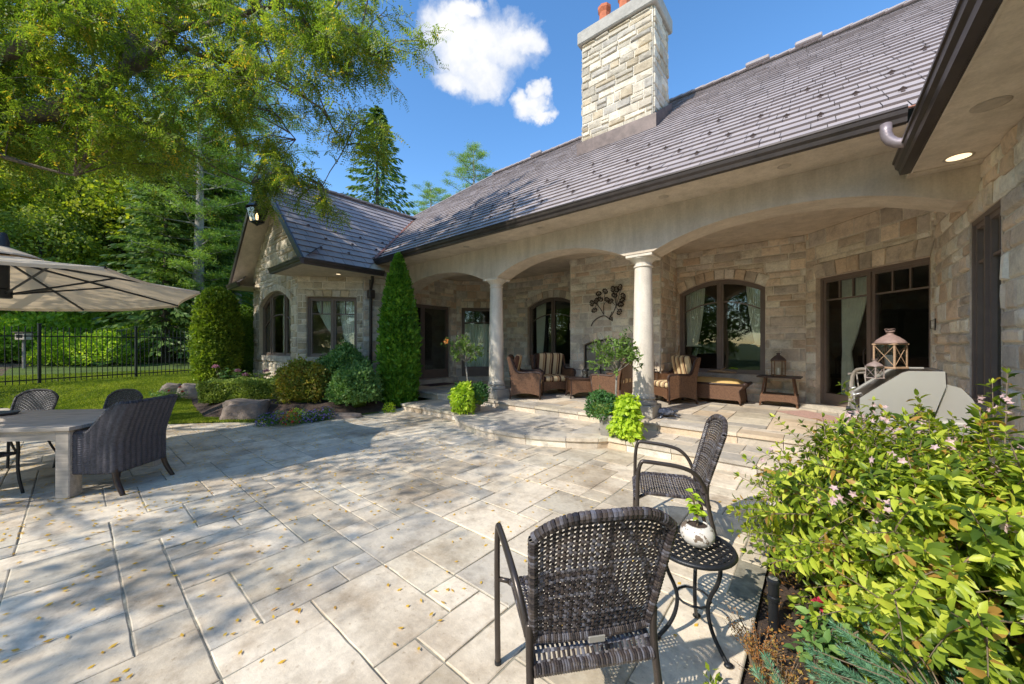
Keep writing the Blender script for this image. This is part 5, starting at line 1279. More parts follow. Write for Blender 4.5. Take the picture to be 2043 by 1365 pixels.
m.build('stem', MT['twig'], wg); LL1 = np.array(LL1); leaves('foliage', np.array(LP1), np.array(LD1), np.array(LN1), LL1, LL1*0.44, MT['lf_weigela'], wg, fancy=True, curl=0.14)
fp = [tips[i] for i in rg.permutation(len(tips))[:150] if tips[i][2] > 0.65][:58] + [np.array([*(np.array(at(px,d))-np.array([0.72,3.10])), CH+(690-py)/F*d]) for px, py, d in ((1985,800,2.4),(2020,805,2.3),(1770,855,2.6),(1800,870,2.5),(1950,835,2.4),(1900,850,2.5),(2000,1035,1.75),(2035,1040,1.7),(1985,1020,1.8),(1530,905,2.5))]
P5, D5, N5 = [], [], []
for e in fp:
    for f in range(rg.integers(3,8)):
        c = e+rg.normal(size=3)*0.028; dn = unit((rg.normal(size=3)+np.array([-0.3,-0.8,0.5]))[None])[0]; u = unit(np.cross(dn, rg.normal(size=3))[None])[0]; w = np.cross(dn, u)
        for k in range(5):
            an = k*1.2566; P5.append(c+dn*0.012); D5.append(u*math.cos(an)+w*math.sin(an)+dn*0.55); N5.append(dn)
leaves('blossom', np.array(P5), np.array(D5), np.array(N5), 0.021, 0.014, MT['pt_pink'], wg, fancy=True)
# pink rose, dry twigs, young plant, blue spruce
x, y = G(1625, 1335); rose((x, y, 0.0), 'low rose with one bright pink bloom beside the black path light', 661, 150, 1, 'pt_rose', R=0.16, h=0.30, L=0.06)
def twiggy(loc, label, R, h, n, lm, seed, L=0.012, name='dry_plant', cat='plant', sm_='twig'):
    rg = np.random.default_rng(seed); t = thing(name, label, cat, loc); m = MB(); P, D = [], []
    for i in range(n):
        a = rg.random()*6.28; e = np.array([math.cos(a)*R*rg.random(), math.sin(a)*R*rg.random(), h*(0.4+0.6*rg.random())]); m.tube([(e[0]*0.2,e[1]*0.2,0), tuple(e*np.array([0.4,0.4,0.6])), tuple(e)], [0.0022,0.0016,0.001], 3, cap=False)
        for k in range(26):
            u = 0.15+0.85*rg.random(); P.append(e*np.array([u**1.5,u**1.5,u])+rg.normal(size=3)*0.006); D.append(rg.normal(size=3)+np.array([0,0,0.5]))
    m.build('stem', MT[sm_], t); leaves('foliage', np.array(P), np.array(D), rdir(len(P)), L, L*0.5, MT[lm], t); return t
x, y = G(1500, 1330); twiggy((x+0.03, y, 0), 'rusty dried-out twiggy plant at the edge of the paving in the foreground', 0.17, 0.24, 60, 'rust_twig', 671)
x, y = G(1560, 1400); twiggy((x, y, 0), 'sparse orange ground plant in the soil below the path light', 0.22, 0.12, 70, 'rust_twig', 672)
x, y = G(1420, 1390); flowers((x, y, 0.0), 0.03, 0.13, 26, 0+1, 'lf_weigela', 'pt_pink', 'single upright green seedling in the joint beside the dry plant', 673, 'seedling', 0.04, 0.004)
def blue_spruce(loc, label, seed):
    rg = np.random.default_rng(seed); t = thing('blue_spruce', label, 'shrub', loc); m = MB(); P, D = [], []
    for i in range(64):
        a = rg.random()*6.28; R = 0.30+0.25*rg.random(); e = np.array([math.cos(a)*R, math.sin(a)*R, 0.10+0.20*rg.random()]); m.tube([(0,0,0.05), tuple(e*np.array([0.5,0.5,1.0])), tuple(e)], [0.0035,0.0025,0.0015], 5, cap=False)
        nn_ = 460; u = 0.15+0.85*rg.random(nn_); c = e[None,:]*np.stack([u,u,0.35+0.65*u],1); dr = unit(e[None])[0]; o = rdir(nn_); P.append(c+o*0.003); D.append(unit(o*0.75+dr[None,:]*0.8))
    m.build('stem', MT['twig'], t); P = np.concatenate(P); D = np.concatenate(D); leaves('foliage', P, D, rdir(len(P)), 0.032, 0.0032, MT['lf_blue'], t, curl=0); return t
blue_spruce((*at(1960, 1.32), 0.02), 'low blue-green dwarf spruce in the bottom right corner', 681)
blue_spruce((*at(1700, 1.12), -0.02), 'small dwarf spruce sprig at the bottom edge beside the soil', 682)
# ------------------------------------------------------------------ furniture
def Rz(a): return Matrix.Rotation(a, 3, 'Z')
def weave(m, surf, nu, nv, wu, wv, amp=0.0035, mat=None):
    """over-under weave of flat strands on a surface surf(u,v) -> point"""
    def nrm(u, v):
        e = 1e-3; a = Vector(surf(min(1,u+e), v))-Vector(surf(max(0,u-e), v)); b = Vector(surf(u, min(1,v+e)))-Vector(surf(u, max(0,v-e)))
        n = a.cross(b); n.normalize(); return n, a.normalized(), b.normalized()
    def strand(fixed, along_v, cnt, w, par):
        i0 = len(m.v); K = cnt*2
        for k in range(K+1):
            q = k/K; u, v = (fixed, q) if along_v else (q, fixed)
            n, tu, tv = nrm(u, v); side = tu if along_v else tv; p = Vector(surf(u, v))+n*(amp*math.cos(math.pi*(q*cnt-0.5)+math.pi*par))
            for s, h in ((-1,0),(0,0.0012),(1,0)): m.v.append(tuple(p+side*(s*w/2)+n*h))
        for k in range(K):
            for s in (0,1): a = i0+k*3+s; m.face((a, a+1, a+4, a+3))
    for i in range(nu): strand((i+0.5)/nu, True, nv, wu, i % 2)
    for j in range(nv): strand((j+0.5)/nv, False, nu, wv, (j+1) % 2)
def wrap(m, pts, r, seg=0.011, n=7, flat=1.0):
    pts = [Vector(p) for p in pts]; out = [pts[0]]
    for a, b in zip(pts, pts[1:]):
        k = max(1, int((b-a).length/seg))
        for i in range(k): out.append(a.lerp(b, (i+1)/k))
    for a, b in zip(out, out[1:]):
        d = (b-a)*0.04; m.tube([a+d, (a+b)/2, b-d], [r*0.94, r*1.04, r*0.94], n, cap=False, flat=flat)
def smooth_path(pts, it=2):
    pts = [Vector(p) for p in pts]
    for _ in range(it):
        q = [pts[0]]
        for a, b in zip(pts, pts[1:]): q += [a.lerp(b,0.25), a.lerp(b,0.75)]
        pts = q+[pts[-1]]
    return pts
def patio_chair(label, loc, rz):
    t = thing('patio_chair', label, 'chair', loc, rz, 'woven patio chairs in the foreground')
    ztop = lambda u: 0.935-0.075*abs(u)**3.2
    def back(u, v):
        s = u*2-1; q = v; x = s*(0.228+0.030*q); z = 0.455+(ztop(s)-0.455)*q; return (x, -0.205-0.125*q-0.045*(1-s*s)*(0.4+0.6*q), z)
    def seat(u, v):
        s = u*2-1; y = -0.235+0.50*v; z = 0.415-0.012*math.sin(math.pi*u)*math.sin(math.pi*min(1,v*1.1))-0.05*max(0,(v-0.88)/0.12)**2-0.05*max(0,(0.10-v)/0.10)**2; return (s*0.235, y, z)
    m = MB(); weave(m, back, 26, 28, 0.0135, 0.0118); m.build('back_panel', MT['resin'], t)
    m = MB(); weave(m, seat, 25, 26, 0.0125, 0.0115); m.build('seat', MT['resin'], t)
    e = [back(0, v/8) for v in range(9)]+[back(u/14, 1) for u in range(1,14)]+[back(1, 1-v/8) for v in range(9)]
    m = MB(); wrap(m, e, 0.0185, 0.013, 8); wrap(m, [back(u/8, 0) for u in range(9)], 0.017, 0.008, 8); m.build('back_rim', MT['resin'], t)
    m = MB(); 
    for u in (0,1): wrap(m, [seat(u, v/6) for v in range(7)], 0.013, 0.009)
    wrap(m, [seat(u/6, 1) for u in range(7)], 0.016, 0.009); wrap(m, [seat(u/6, 0) for u in range(7)], 0.02, 0.009); m.build('seat_rim', MT['resin'], t)
    for s in (-1,1):
        m = MB(); m.tube(smooth_path([(s*0.295,0.26,0.0),(s*0.30,0.255,0.30),(s*0.30,0.25,0.655),(s*0.295,0.17,0.655),(s*0.285,-0.08,0.635),(s*0.268,-0.17,0.57),(s*0.25,-0.215,0.47)], 3), 0.0145, 10)
        m.tube([(s*0.236,0.22,0.395),(s*0.298,0.255,0.395)], 0.011, 8); m.build('arm_and_front_leg', MT['chairtube'], t, smooth=True)
        m = MB(); m.tube(smooth_path([(s*0.26,-0.315,0.0),(s*0.25,-0.265,0.22),(s*0.245,-0.22,0.42),(s*0.246,-0.225,0.52)], 2), 0.0145, 10); m.build('rear_leg', MT['chairtube'], t, smooth=True)
        m = MB()
        for y, x in ((0.26,0.295),(-0.315,0.26)): m.lathe([(0.017,0.0),(0.017,0.016)], (s*x,y,0), 10); m.build('foot_cap', MT['iron'], t); m = MB()
    m = MB(); m.box(-0.032,0.032,-0.229-0.03,-0.223-0.03,0.448,0.470,bev=0.002); m.build('maker_plate', MT['steel'], t)
    return t
ca = patio_chair('dark woven patio chair seen from behind in the near foreground', (*cam2w(0.272,1.63), 0), YAW+R_(10)); ca.scale = (1.02,1.03,1.095)
cb = dup(ca, (*cam2w(1.30,3.02), 0), YAW+R_(73), 'dark woven patio chair facing left on the far side of the small round table')

# side table with lattice top
x, y = cam2w(0.985, 1.99); t = thing('side_table', 'small round black metal table with pierced top between the two woven chairs', 'table', (x,y,0), YAW)
m = MB(); R = 0.205; prof = [(R-0.012,0.500),(R,0.500),(R+0.006,0.508),(R,0.520),(R-0.016,0.522),(R-0.016,0.512)]
m.lathe(prof+[prof[0]], (0,0,0), 48, cap=False); m.build('rim', MT['iron'], t, smooth=True)
m = MB(); s = 0.034
for k in range(-5,6):
    o_ = k*s; h = math.sqrt(max(0,(R-0.012)**2-o_*o_)); rot = Rz(0.55)
    if h < 0.03: continue
    for q in (0,1):
        d = (2*h, 0.0125, 0.008) if q == 0 else (0.0125, 2*h, 0.0074); m.obox(rot @ Vector((0,o_,0.514) if q == 0 else (o_,0,0.5142)), d, rot)
m.build('lattice_top', MT['iron'], t)
for k in range(3):
    a = R_(-62+120*k); c, s_ = math.cos(a), math.sin(a); P = lambda r, z: (c*r, s_*r, z)
    m = MB(); m.tube(smooth_path([P(0.155,0.505),P(0.15,0.40),P(0.085,0.27),P(0.085,0.18),P(0.12,0.09),P(0.19,0.012)],3), [0.013]*0 or 0.0105, 8); m.ico(P(0.195,0.012), (0.024,0.018,0.012), 2); m.build('leg', MT['iron'], t, smooth=True)
m = MB(); m.tube([(0.085*math.cos(a_/12*6.2832), 0.085*math.sin(a_/12*6.2832), 0.235) for a_ in range(13)], 0.006, 6, cap=False); m.build('ring_stretcher', MT['iron'], t, smooth=True)
# pot and its plant
x, y = cam2w(1.005, 1.985); t = thing('flower_pot', 'round white pot with flaking glaze on the pierced metal table', 'pot', (x,y,0.524))
m = MB(); m.lathe([(0.030,0.0),(0.060,0.010),(0.082,0.038),(0.086,0.062),(0.078,0.090),(0.060,0.108),(0.052,0.112),(0.050,0.104)], (0,0,0), 40, cap=False); m.build('pot_body', MT['flaky'], t, smooth=True)
m = MB(); m.lathe([(0.0,0.100),(0.053,0.098)], (0,0,0), 20, cap=False); m.build('potting_soil', MT['soil'], t)
rg = np.random.default_rng(31); t = thing('potted_seedling', 'young lime-green leafy plant growing in the white pot', 'plant', (x,y,0.622)); m = MB(); P, D, LL = [], [], []
for i in range(7):
    a = rg.random()*6.28; h = 0.09+0.09*rg.random(); e = np.array([math.cos(a)*0.045*rg.random()-0.01, math.sin(a)*0.045*rg.random(), h]); m.tube([(0,0,0), tuple(e*np.array([0.3,0.3,0.55])), tuple(e)], [0.004,0.003,0.0015], 6, cap=False)
    for k in range(4):
        u = 0.45+0.55*k/3; b = rg.random()*6.28; P.append(e*np.array([0.8,0.8,1])*u); D.append([math.cos(b), math.sin(b), 0.15]); LL.append(0.038+0.02*rg.random())
m.build('stem', MT['twig'], t); n = len(P); LL = np.array(LL); leaves('foliage', np.array(P), np.array(D), unit(rg.normal(size=(n,3))*0.35+np.array([0,0,1])), LL, LL*0.7, MT['lf_lime'], t, fancy=True, curl=0.2)

# weathered dining table
RT8 = YAW+R_(6); cx, cy = cam2w(*(np.array([-4.60,3.80])+np.array([-1.10*math.cos(R_(6))-0.60*math.sin(R_(6)), -1.10*math.sin(R_(6))+0.60*math.cos(R_(6))])))
t = thing('dining_table', 'large weathered grey teak dining table under the umbrella', 'table', (cx,cy,0), RT8)
m = MB(); nb = 9; w = 1.2/nb
for k in range(nb): m.box(-1.10,1.10,-0.6+k*w+0.002,-0.6+(k+1)*w-0.002,0.712+0.001*(k%2),0.752+0.001*(k%3),bev=0.003)
m.build('tabletop', MT['teak'], t)
for sx in (-1,1):
    for sy in (-1,1):
        m = MB(); m.obox((sx*1.005,sy*0.505,0.355),(0.135,0.135,0.71),bev=0.008); m.build('leg', MT['teak'], t)
for sy in (-1,1): m = MB(); m.box(-0.93,0.93,sy*0.545-0.014,sy*0.545+0.014,0.61,0.711); m.build('apron', MT['teak'], t)
for sx in (-1,1): m = MB(); m.box(sx*1.045-0.014,sx*1.045+0.014,-0.43,0.43,0.61,0.711); m.build('apron', MT['teak'], t)
x, y = at(-6, 4.45); o = MB(); o.lathe([(0.0,0.0),(0.15,0.0),(0.17,0.02),(0.17,0.03),(0.14,0.026),(0.0,0.02)], (0,0,0), 30, cap=False); o = o.build('serving_tray', MT['blackwicker'], None, loc=(x,y,0.757)); tag(o, 'dark round woven tray on the teak table at the left picture edge', 'tray')
# rattan barrel armchair at the table's end
def barrel_chair(label, loc, rz):
    t = thing('rattan_armchair', label, 'armchair', loc, rz); pts = []
    N = 200; W, Dp, rc = 0.325, 0.29, 0.10
    path = [(-W,Dp),(-W,-Dp+rc)]+[(-W+rc-rc*math.cos(a), -Dp+rc-rc*math.sin(a)) for a in np.linspace(0.1,math.pi/2,6)]+[(W-rc+rc*math.sin(a), -Dp+rc-rc*math.cos(a)) for a in np.linspace(0,math.pi/2-0.1,6)]+[(W,-Dp+rc),(W,Dp)]
    P_ = np.array(path); dl = np.concatenate([[0], np.cumsum(np.linalg.norm(np.diff(P_,axis=0),axis=1))]); L = dl[-1]
    def pp(u):
        s = u*L; x = np.interp(s, dl, P_[:,0]); y = np.interp(s, dl, P_[:,1]); e = 0.004
        tx = np.interp(s+e, dl, P_[:,0])-np.interp(s-e, dl, P_[:,0]); ty = np.interp(s+e, dl, P_[:,1])-np.interp(s-e, dl, P_[:,1]); q = math.hypot(tx,ty) or 1
        return x, y, ty/q*-1, tx/q
    def top(y): return 0.665+0.315*float(sm((-y+0.02)/0.22))
    nr = 27
    def outer(u, v, off=0.0, rel=True):
        x, y, nx, ny = pp(u); nx, ny = -nx, -ny
        if x*nx+y*ny < 0: nx, ny = -nx, -ny
        zt = top(y); z = 0.25+(zt-0.25)*v; lean = -0.14*max(0,(z-0.55)/0.43)**1.2 if y < 0.0 else 0; y2 = y+lean*min(1,max(0,-y/0.2))
        ph = u*nr*math.pi; d = off
        if rel: d += 0.013*abs(math.sin(ph))+0.0025*math.sin(v*(zt-0.25)/0.012*math.pi+math.pi*int(u*nr))
        return (x+nx*d, y2+ny*d, z)
    m = MB(); m.grid(lambda u, v: outer(u, v), nr*6, 96); m.build('shell', MT['barrel'], t, smooth=True)
    m = MB(); m.grid(lambda u, v: outer(1-u, v, -0.045, False), 60, 10); m.build('shell_lining', MT['barrel'], t, smooth=True)
    m = MB(); wrap(m, [Vector(outer(u/90,1.0,-0.02,False))+Vector((0,0,0.004)) for u in range(91)], 0.027, 0.02, 8); wrap(m, [outer(u/90,0.0,-0.01,False) for u in range(91)], 0.018, 0.02, 7); m.build('rim', MT['blackwicker'], t)
    m = MB(); m.box(-0.29,0.29,-0.26,0.30,0.27,0.45,bev=0.03); m.build('seat', MT['barrel'], t)
    for sx in (-1,1):
        m = MB(); m.tube(smooth_path([(sx*0.285,-0.24,0.30),(sx*0.29,-0.26,0.16),(sx*0.305,-0.345,0.0)],2), np.linspace(0.030,0.022,9).tolist(), 8); m.build('leg', MT['woodleg'], t, smooth=True)
        m = MB(); m.tube([(sx*0.27,0.25,0.30),(sx*0.275,0.26,0.15),(sx*0.275,0.27,0.0)], [0.030,0.026,0.022], 8); m.build('leg', MT['woodleg'], t, smooth=True)
    return t
MT['woodleg'] = M_wood('dark_wood_leg', (0.025,0.014,0.011), (0.07,0.04,0.03), (12,12,3), 0.35)
MT['barrel'] = M_simple('barrel_rattan', (0.055,0.053,0.068), 0.4, nscale=45, var=0.55, bmp=0.3, bdist=0.003)
barrel_chair('black ribbed rattan armchair at the right end of the teak table, back to the paving', (*cam2w(-4.52,4.20), 0), YAW+R_(93))
# oval-back rattan dining chairs
def dining_chair(label, loc, rz):
    t = thing('dining_chair', label, 'chair', loc, rz, 'rattan chairs along the teak table')
    def back(u, v):
        s = u*2-1; zt = 0.955-0.10*abs(s)**3; return (s*(0.25+0.035*v-0.05*max(0,v-0.8)*abs(s)), -0.21-0.13*v-0.04*(1-s*s), 0.46+(zt-0.46)*v)
    def seat(u, v): s = u*2-1; return (s*0.25, -0.22+0.46*v, 0.44-0.012*math.sin(math.pi*u))
    m = MB(); weave(m, back, 24, 26, 0.021, 0.0165, 0.004); m.build('back_panel', MT['blackwicker'], t)
    m = MB(); weave(m, seat, 22, 22, 0.016, 0.014, 0.004); m.build('seat', MT['blackwicker'], t)
    m = MB(); wrap(m, [back(0, v/8) for v in range(9)]+[back(u/14, 1) for u in range(1,14)]+[back(1, 1-v/8) for v in range(9)], 0.017, 0.016)
    for u in (0,1): wrap(m, [seat(u, v/4) for v in range(5)], 0.015, 0.016)
    wrap(m, [seat(u/4, 1) for u in range(5)], 0.016, 0.016); m.build('rim', MT['blackwicker'], t)
    for s in (-1,1):
        m = MB(); m.tube(smooth_path([(s*0.30,0.24,0.0),(s*0.275,0.21,0.25),(s*0.285,0.22,0.62),(s*0.30,0.12,0.66),(s*0.295,-0.10,0.65),(s*0.26,-0.24,0.62)],2), 0.014, 8); m.build('arm_and_front_leg', MT['iron'], t, smooth=True)
        m = MB(); m.tube(smooth_path([(s*0.27,-0.36,0.0),(s*0.25,-0.25,0.22),(s*0.25,-0.21,0.46)],2), 0.014, 8); m.build('rear_leg', MT['iron'], t, smooth=True)
    return t
d1 = dining_chair('rounded-back rattan chair behind the teak table, nearer the left picture edge', (*cam2w(-6.88,4.98), 0), YAW+R_(184))
dup(d1, (*cam2w(-5.68,5.0), 0), YAW+R_(174), 'rattan chair at the far side of the teak table, beside the ribbed armchair')
dup(d1, (*cam2w(-5.62,3.75), 0), YAW+R_(-4), 'rattan chair on the near side of the teak table, cut by the picture edge')

# cantilever umbrella
ux, ud = -6.12, 4.4; t = thing('patio_umbrella', 'beige eight-sided cantilever umbrella with dark ribs over the dining table', 'umbrella', (*cam2w(ux,ud), 0), YAW)
def rim(k): a = R_(29.7+45*k); x, d = 1.84*math.cos(a), 1.84*math.sin(a); return Vector((x, d, 1.6+0.709+0.066*x-0.031*d))
apex = Vector((0,0,2.70)); m = MB()
def canpt(k, u, v):   # u around within a panel, v from top to rim
    a, b = rim(k), rim(k+1); e = a.lerp(b, u); q = apex.lerp(e, v); sag = 0.035*math.sin(math.pi*u)*v+0.015*math.sin(math.pi*v); c = Vector((0,0,0)) 
    inn = 0.045*math.sin(math.pi*u)*v**2; return q*1.0+Vector((-q.x*inn, -q.y*inn, -sag))
for k in range(8): m.grid(lambda u, v, k=k: canpt(k, u, v*0.97+0.03), 8, 8)
m.build('canopy', MT['canopy'], t, smooth=True)
m = MB()
for k in range(8):
    q = [canpt(k, u/8, 1) for u in range(9)]
    for a, b in zip(q, q[1:]): m.poly([a, b, b+Vector((0,0,-0.035)), a+Vector((0,0,-0.035))])
m.build('valance', MT['canopy'], t)
m = MB(); m.lathe([(0.05,2.79),(0.30,2.69),(0.31,2.67),(0.05,2.74)], (0,0,0), 16, cap=False); m.build('vent_cap', MT['canopy'], t)
for k in range(8):
    r_ = rim(k); m = MB(); m.tube([apex+Vector((0,0,-0.06)), r_+Vector((0,0,0.0))+Vector((0,0,-0.01))], 0.014, 6); m.tube([Vector((0,0,2.22))+Vector((r_.x,r_.y,0))*0.02, apex.lerp(r_,0.52)+Vector((0,0,-0.04))], 0.012, 6); m.build('rib', MT['iron'], t)
m = MB(); m.lathe([(0.058,2.17),(0.072,2.18),(0.072,2.27),(0.05,2.29),(0.05,2.85),(0.03,2.95),(0.0,2.97)], (0,0,0), 16); m.build('hub', MT['iron'], t, smooth=True, autos=40)
m = MB(); m.tube([(0,0,2.90),(-1.4,0.3,3.12),(-2.75,0.6,2.75)], 0.045, 10); m.build('arm', MT['iron'], t, smooth=True)
m = MB(); m.tube([(-2.9,0.62,0.05),(-2.9,0.62,3.0)], 0.05, 12); m.build('mast', MT['iron'], t, smooth=True)
m = MB(); m.box(-3.35,-2.45,0.17,1.07,0.0,0.07,bev=0.01); m.build('base', MT['iron'], t)

# ---- porch wicker set
STR = [(0.68,0.54,0.32)]*5+[(0.09,0.035,0.02)]*3+[(0.68,0.54,0.32)]*1+[(0.36,0.17,0.08)]*2+[(0.68,0.54,0.32)]*1
def cushion(m, c, hx, hy, hz, M=None, nst=44, e=0.35, tufts=()):
    c = Vector(c); M = M or Matrix.Identity(3); i0 = len(m.v); nu, nv = nst, 20
    # stripes run along local y; param: x across, angle around the y-z section
    for a in range(nu+1):
        s = -1+2*a/nu; ex = (1-abs(s)**5)**0.35 if abs(s) < 1 else 0.0; ex = max(ex, 0.05)
        for b in range(nv):
            an = 2*math.pi*b/nv; cy_, sz = math.cos(an), math.sin(an); yy = math.copysign(abs(cy_)**0.45, cy_); zz = math.copysign(abs(sz)**0.6, sz); 
            p = Vector((s*hx, yy*hy*(0.9+0.1*ex), zz*hz*ex)); 
            for tx, ty in tufts: p.z -= math.copysign(1, p.z)*0.35*hz*math.exp(-(((p.x-tx)/0.05)**2+((p.y-ty)/0.05)**2))
            m.v.append(tuple(c+M@p))
    for a in range(nu):
        m.cur = STR[a % len(STR)]
        for b in range(nv): m.face((i0+a*nv+b, i0+(a+1)*nv+b, i0+(a+1)*nv+(b+1)%nv, i0+a*nv+(b+1)%nv))
def wicker_armchair(label, loc, rz, group='striped wicker chairs on the porch'):
    t = thing('wicker_armchair', label, 'armchair', loc, rz, group)
    side = [(0.36,0.07),(0.335,0.12),(0.33,0.30),(0.36,0.50),(0.37,0.60),(0.30,0.635),(0.0,0.62),(-0.16,0.61),(-0.24,0.66),(-0.37,1.00),(-0.43,1.02),(-0.44,0.98),(-0.36,0.60),(-0.34,0.30),(-0.35,0.12),(-0.37,0.07),(-0.30,0.10),(-0.10,0.145),(0.10,0.145),(0.30,0.10)]
    for s in (-1,1):
        m = MB(); i = len(m.v)
        m.extr(side, lambda a, w, z, s=s: (s*w+s*0.03*(z-0.3), a, z), 0.315, 0.385); m.build('side_panel', MT['wicker'], t)
        m = MB(); m.tube(smooth_path([(s*0.385,0.37,0.52),(s*0.39,0.375,0.60),(s*0.38,0.32,0.645),(s*0.375,0.05,0.635),(s*0.365,-0.14,0.625),(s*0.35,-0.24,0.68),(s*0.33,-0.36,0.98)],2), 0.033, 8, flat=0.6)
        m.tube([(s*0.375,0.345,0.0),(s*0.375,0.34,0.30),(s*0.385,0.37,0.56)], 0.018, 7); m.tube([(s*0.365,-0.37,0.0),(s*0.36,-0.35,0.30)], 0.018, 7); m.build('arm_rest', MT['wickerdark'], t, smooth=True)
    def bk(u, v): s = u*2-1; return (s*(0.34+0.01*v), -0.345-0.075*v-0.02*math.sin(math.pi*u), 0.14+(0.90-0.05*abs(s)**3)*v)
    m = MB(); m.grid(bk, 16, 10); m.grid(lambda u, v: tuple(Vector(bk(1-u, v))+Vector((0,0.04,0))), 16, 10); m.build('back_panel', MT['wicker'], t, smooth=True)
    m = MB(); m.tube([Vector(bk(u/14,1))+Vector((0,0.02,0)) for u in range(15)], 0.03, 8); m.build('top_rail', MT['wickerdark'], t, smooth=True)
    m = MB(); m.extr([(-0.33,0.10),(-0.15,0.15),(0.15,0.15),(0.33,0.10),(0.33,0.34),(-0.33,0.34)], lambda a, w, z: (a, w, z), 0.325, 0.365); m.box(-0.32,0.32,-0.33,0.325,0.28,0.33); m.build('seat_base', MT['wicker'], t)
    m = MB(); cushion(m, (0,0.03,0.405), 0.31, 0.34, 0.085, tufts=((0,0),)); m.build('seat_cushion', MT['stripes'], t, smooth=True)
    m = MB(); cushion(m, (0,-0.27,0.745), 0.30, 0.32, 0.085, Matrix.Rotation(R_(76),3,'X'), tufts=((0,0.02),(-0.14,0.1),(0.14,0.1))); m.build('back_cushion', MT['stripes'], t, smooth=True)
    return t
FZ = 0.323
wa = wicker_armchair('brown wicker armchair with striped cushions turned side-on beside the left column', (*cam2w(0.37,9.05), FZ), YAW+R_(-98))
dup(wa, (*cam2w(1.10,9.85), FZ), YAW+R_(196), 'wide wicker armchair with striped cushions facing out in front of the left arched window', (1.22,1,1.02))
dup(wa, (*cam2w(2.42,8.75), FZ), YAW+R_(48), 'wicker armchair seen from behind between the potted tree and the right column', (1.05,1,0.93))
dup(wa, (*cam2w(3.66,8.35), FZ), YAW+R_(100), 'wicker armchair with golden striped cushion just right of the right column', (1,0.95,1.0))
t = thing('coffee_table', 'low dark wicker coffee table in front of the fireplace', 'table', (*cam2w(1.80,9.12), FZ), YAW+R_(4))
m = MB(); m.box(-0.44,0.44,-0.30,0.30,0.455,0.49,bev=0.01); m.build('tabletop', MT['wickerdark'], t)
m = MB()
for sy in (-1,1): m.extr([(-0.38,0.08),(-0.2,0.15),(0.2,0.15),(0.38,0.08),(0.40,0.454),(-0.40,0.454)], lambda a, w, z, sy=sy: (a, sy*w, z), 0.24, 0.27)
for sx in (-1,1): m.extr([(-0.24,0.08),(-0.1,0.15),(0.1,0.15),(0.24,0.08),(0.24,0.454),(-0.24,0.454)], lambda a, w, z, sx=sx: (sx*w, a, z), 0.36, 0.395)
m.build('wicker_skirt', MT['wicker'], t)
for sx in (-1,1):
    for sy in (-1,1): m = MB(); m.tube([(sx*0.41,sy*0.275,0.0),(sx*0.385,sy*0.26,0.12),(sx*0.39,sy*0.26,0.45)], 0.018, 7); m.build('leg', MT['wickerdark'], t)
# lanterns
def lantern(name, label, loc, w, h, mat, roofmat, rz=0, cross=False, candle=True, glass=True, ring_=True):
    t = thing(name, label, 'lantern', loc, rz); b = w*0.07; hb = h*0.60
    m = MB(); m.box(-w/2,w/2,-w/2,w/2,0,h*0.05,bev=0.003)
    for sx in (-1,1):
        for sy in (-1,1): m.box(sx*(w/2-b)-b/2,sx*(w/2-b)+b/2,sy*(w/2-b)-b/2,sy*(w/2-b)+b/2,h*0.05,hb)
    m.box(-w/2,w/2,-w/2,w/2,hb,hb+h*0.035)
    if cross:
        for f in range(4):
            M = Rz(f*math.pi/2)
            for s in (-1,1):
                a = M@Vector((-s*(w/2-b),-(w/2-b),h*0.06)); c = M@Vector((s*(w/2-b),-(w/2-b),hb-0.005)); m.tube([a,c], b*0.32, 4)
    m.build('frame', mat, t)
    m = MB(); k = w*0.62; m.lathe([(k,hb+h*0.03),(k*1.02,hb+h*0.05),(k*0.86,hb+h*0.12),(k*0.55,hb+h*0.20),(k*0.30,hb+h*0.25),(k*0.22,hb+h*0.27),(k*0.22,hb+h*0.32),(k*0.30,hb+h*0.325),(k*0.30,hb+h*0.345),(0.004,hb+h*0.36)], (0,0,0), 20); m.build('roof', roofmat, t, smooth=True)
    if ring_: m = MB(); m.tube([(w*0.30*math.cos(a*math.pi/8), 0.0+0.3*w*math.sin(a*math.pi/8)*0.5, hb+h*0.36+abs(0.10*w*math.sin(a*math.pi/8))) for a in range(17)], w*0.015, 5, cap=False); m.build('ring_handle', roofmat, t)
    if candle: m = MB(); m.lathe([(w*0.2,h*0.05),(w*0.2,h*0.34),(w*0.17,h*0.33),(0.004,h*0.32)], (0,0,0), 20, cap=False); m.build('candle', MT['candle'], t, smooth=True, autos=40)
    if glass:
        for f in range(4):
            m = MB(); M = Rz(f*math.pi/2); q = w/2-b*0.9; m.poly([M@Vector(p) for p in ((-q,-q,h*0.05),(q,-q,h*0.05),(q,-q,hb),(-q,-q,hb))]); m.build('glass_panel', MT['shellglass'], t)
    return t
lantern('lantern', 'small black lantern with a white candle on the wicker coffee table', (*cam2w(1.80,9.0), FZ+0.491), 0.13, 0.27, MT['iron'], MT['iron'], YAW)
lantern('lantern', 'large wooden lantern with crossed sides and white candle on the grill', (0.60,5.72,1.352), 0.21, 0.43, MT['lantwood'], MT['lead2'] if 'lead2' in MT else M_simple('lantern_roof', (0.30,0.20,0.17), 0.6, nscale=20), YAW+0.25, True)
lantern('lantern', 'small grey wooden lantern with crossed sides on the grill beside the large one', (0.47,5.60,1.245), 0.115, 0.21, M_wood('grey_lantern_wood', (0.35,0.27,0.24), (0.5,0.42,0.37)), M_simple('grey_lantern_roof', (0.28,0.21,0.19), 0.6, nscale=20), YAW+0.1, True, False)
lantern('lantern', 'ornate rust-brown metal lantern on the wicker side table', (-0.66,9.68,FZ+0.632), 0.22, 0.52, MT['rustmetal'] if 'rustmetal' in MT else M_simple('rusty_lantern', (0.26,0.15,0.08), 0.6, 0.2, nscale=25, var=0.4), MT['lead'], 0.35, False, True, False)
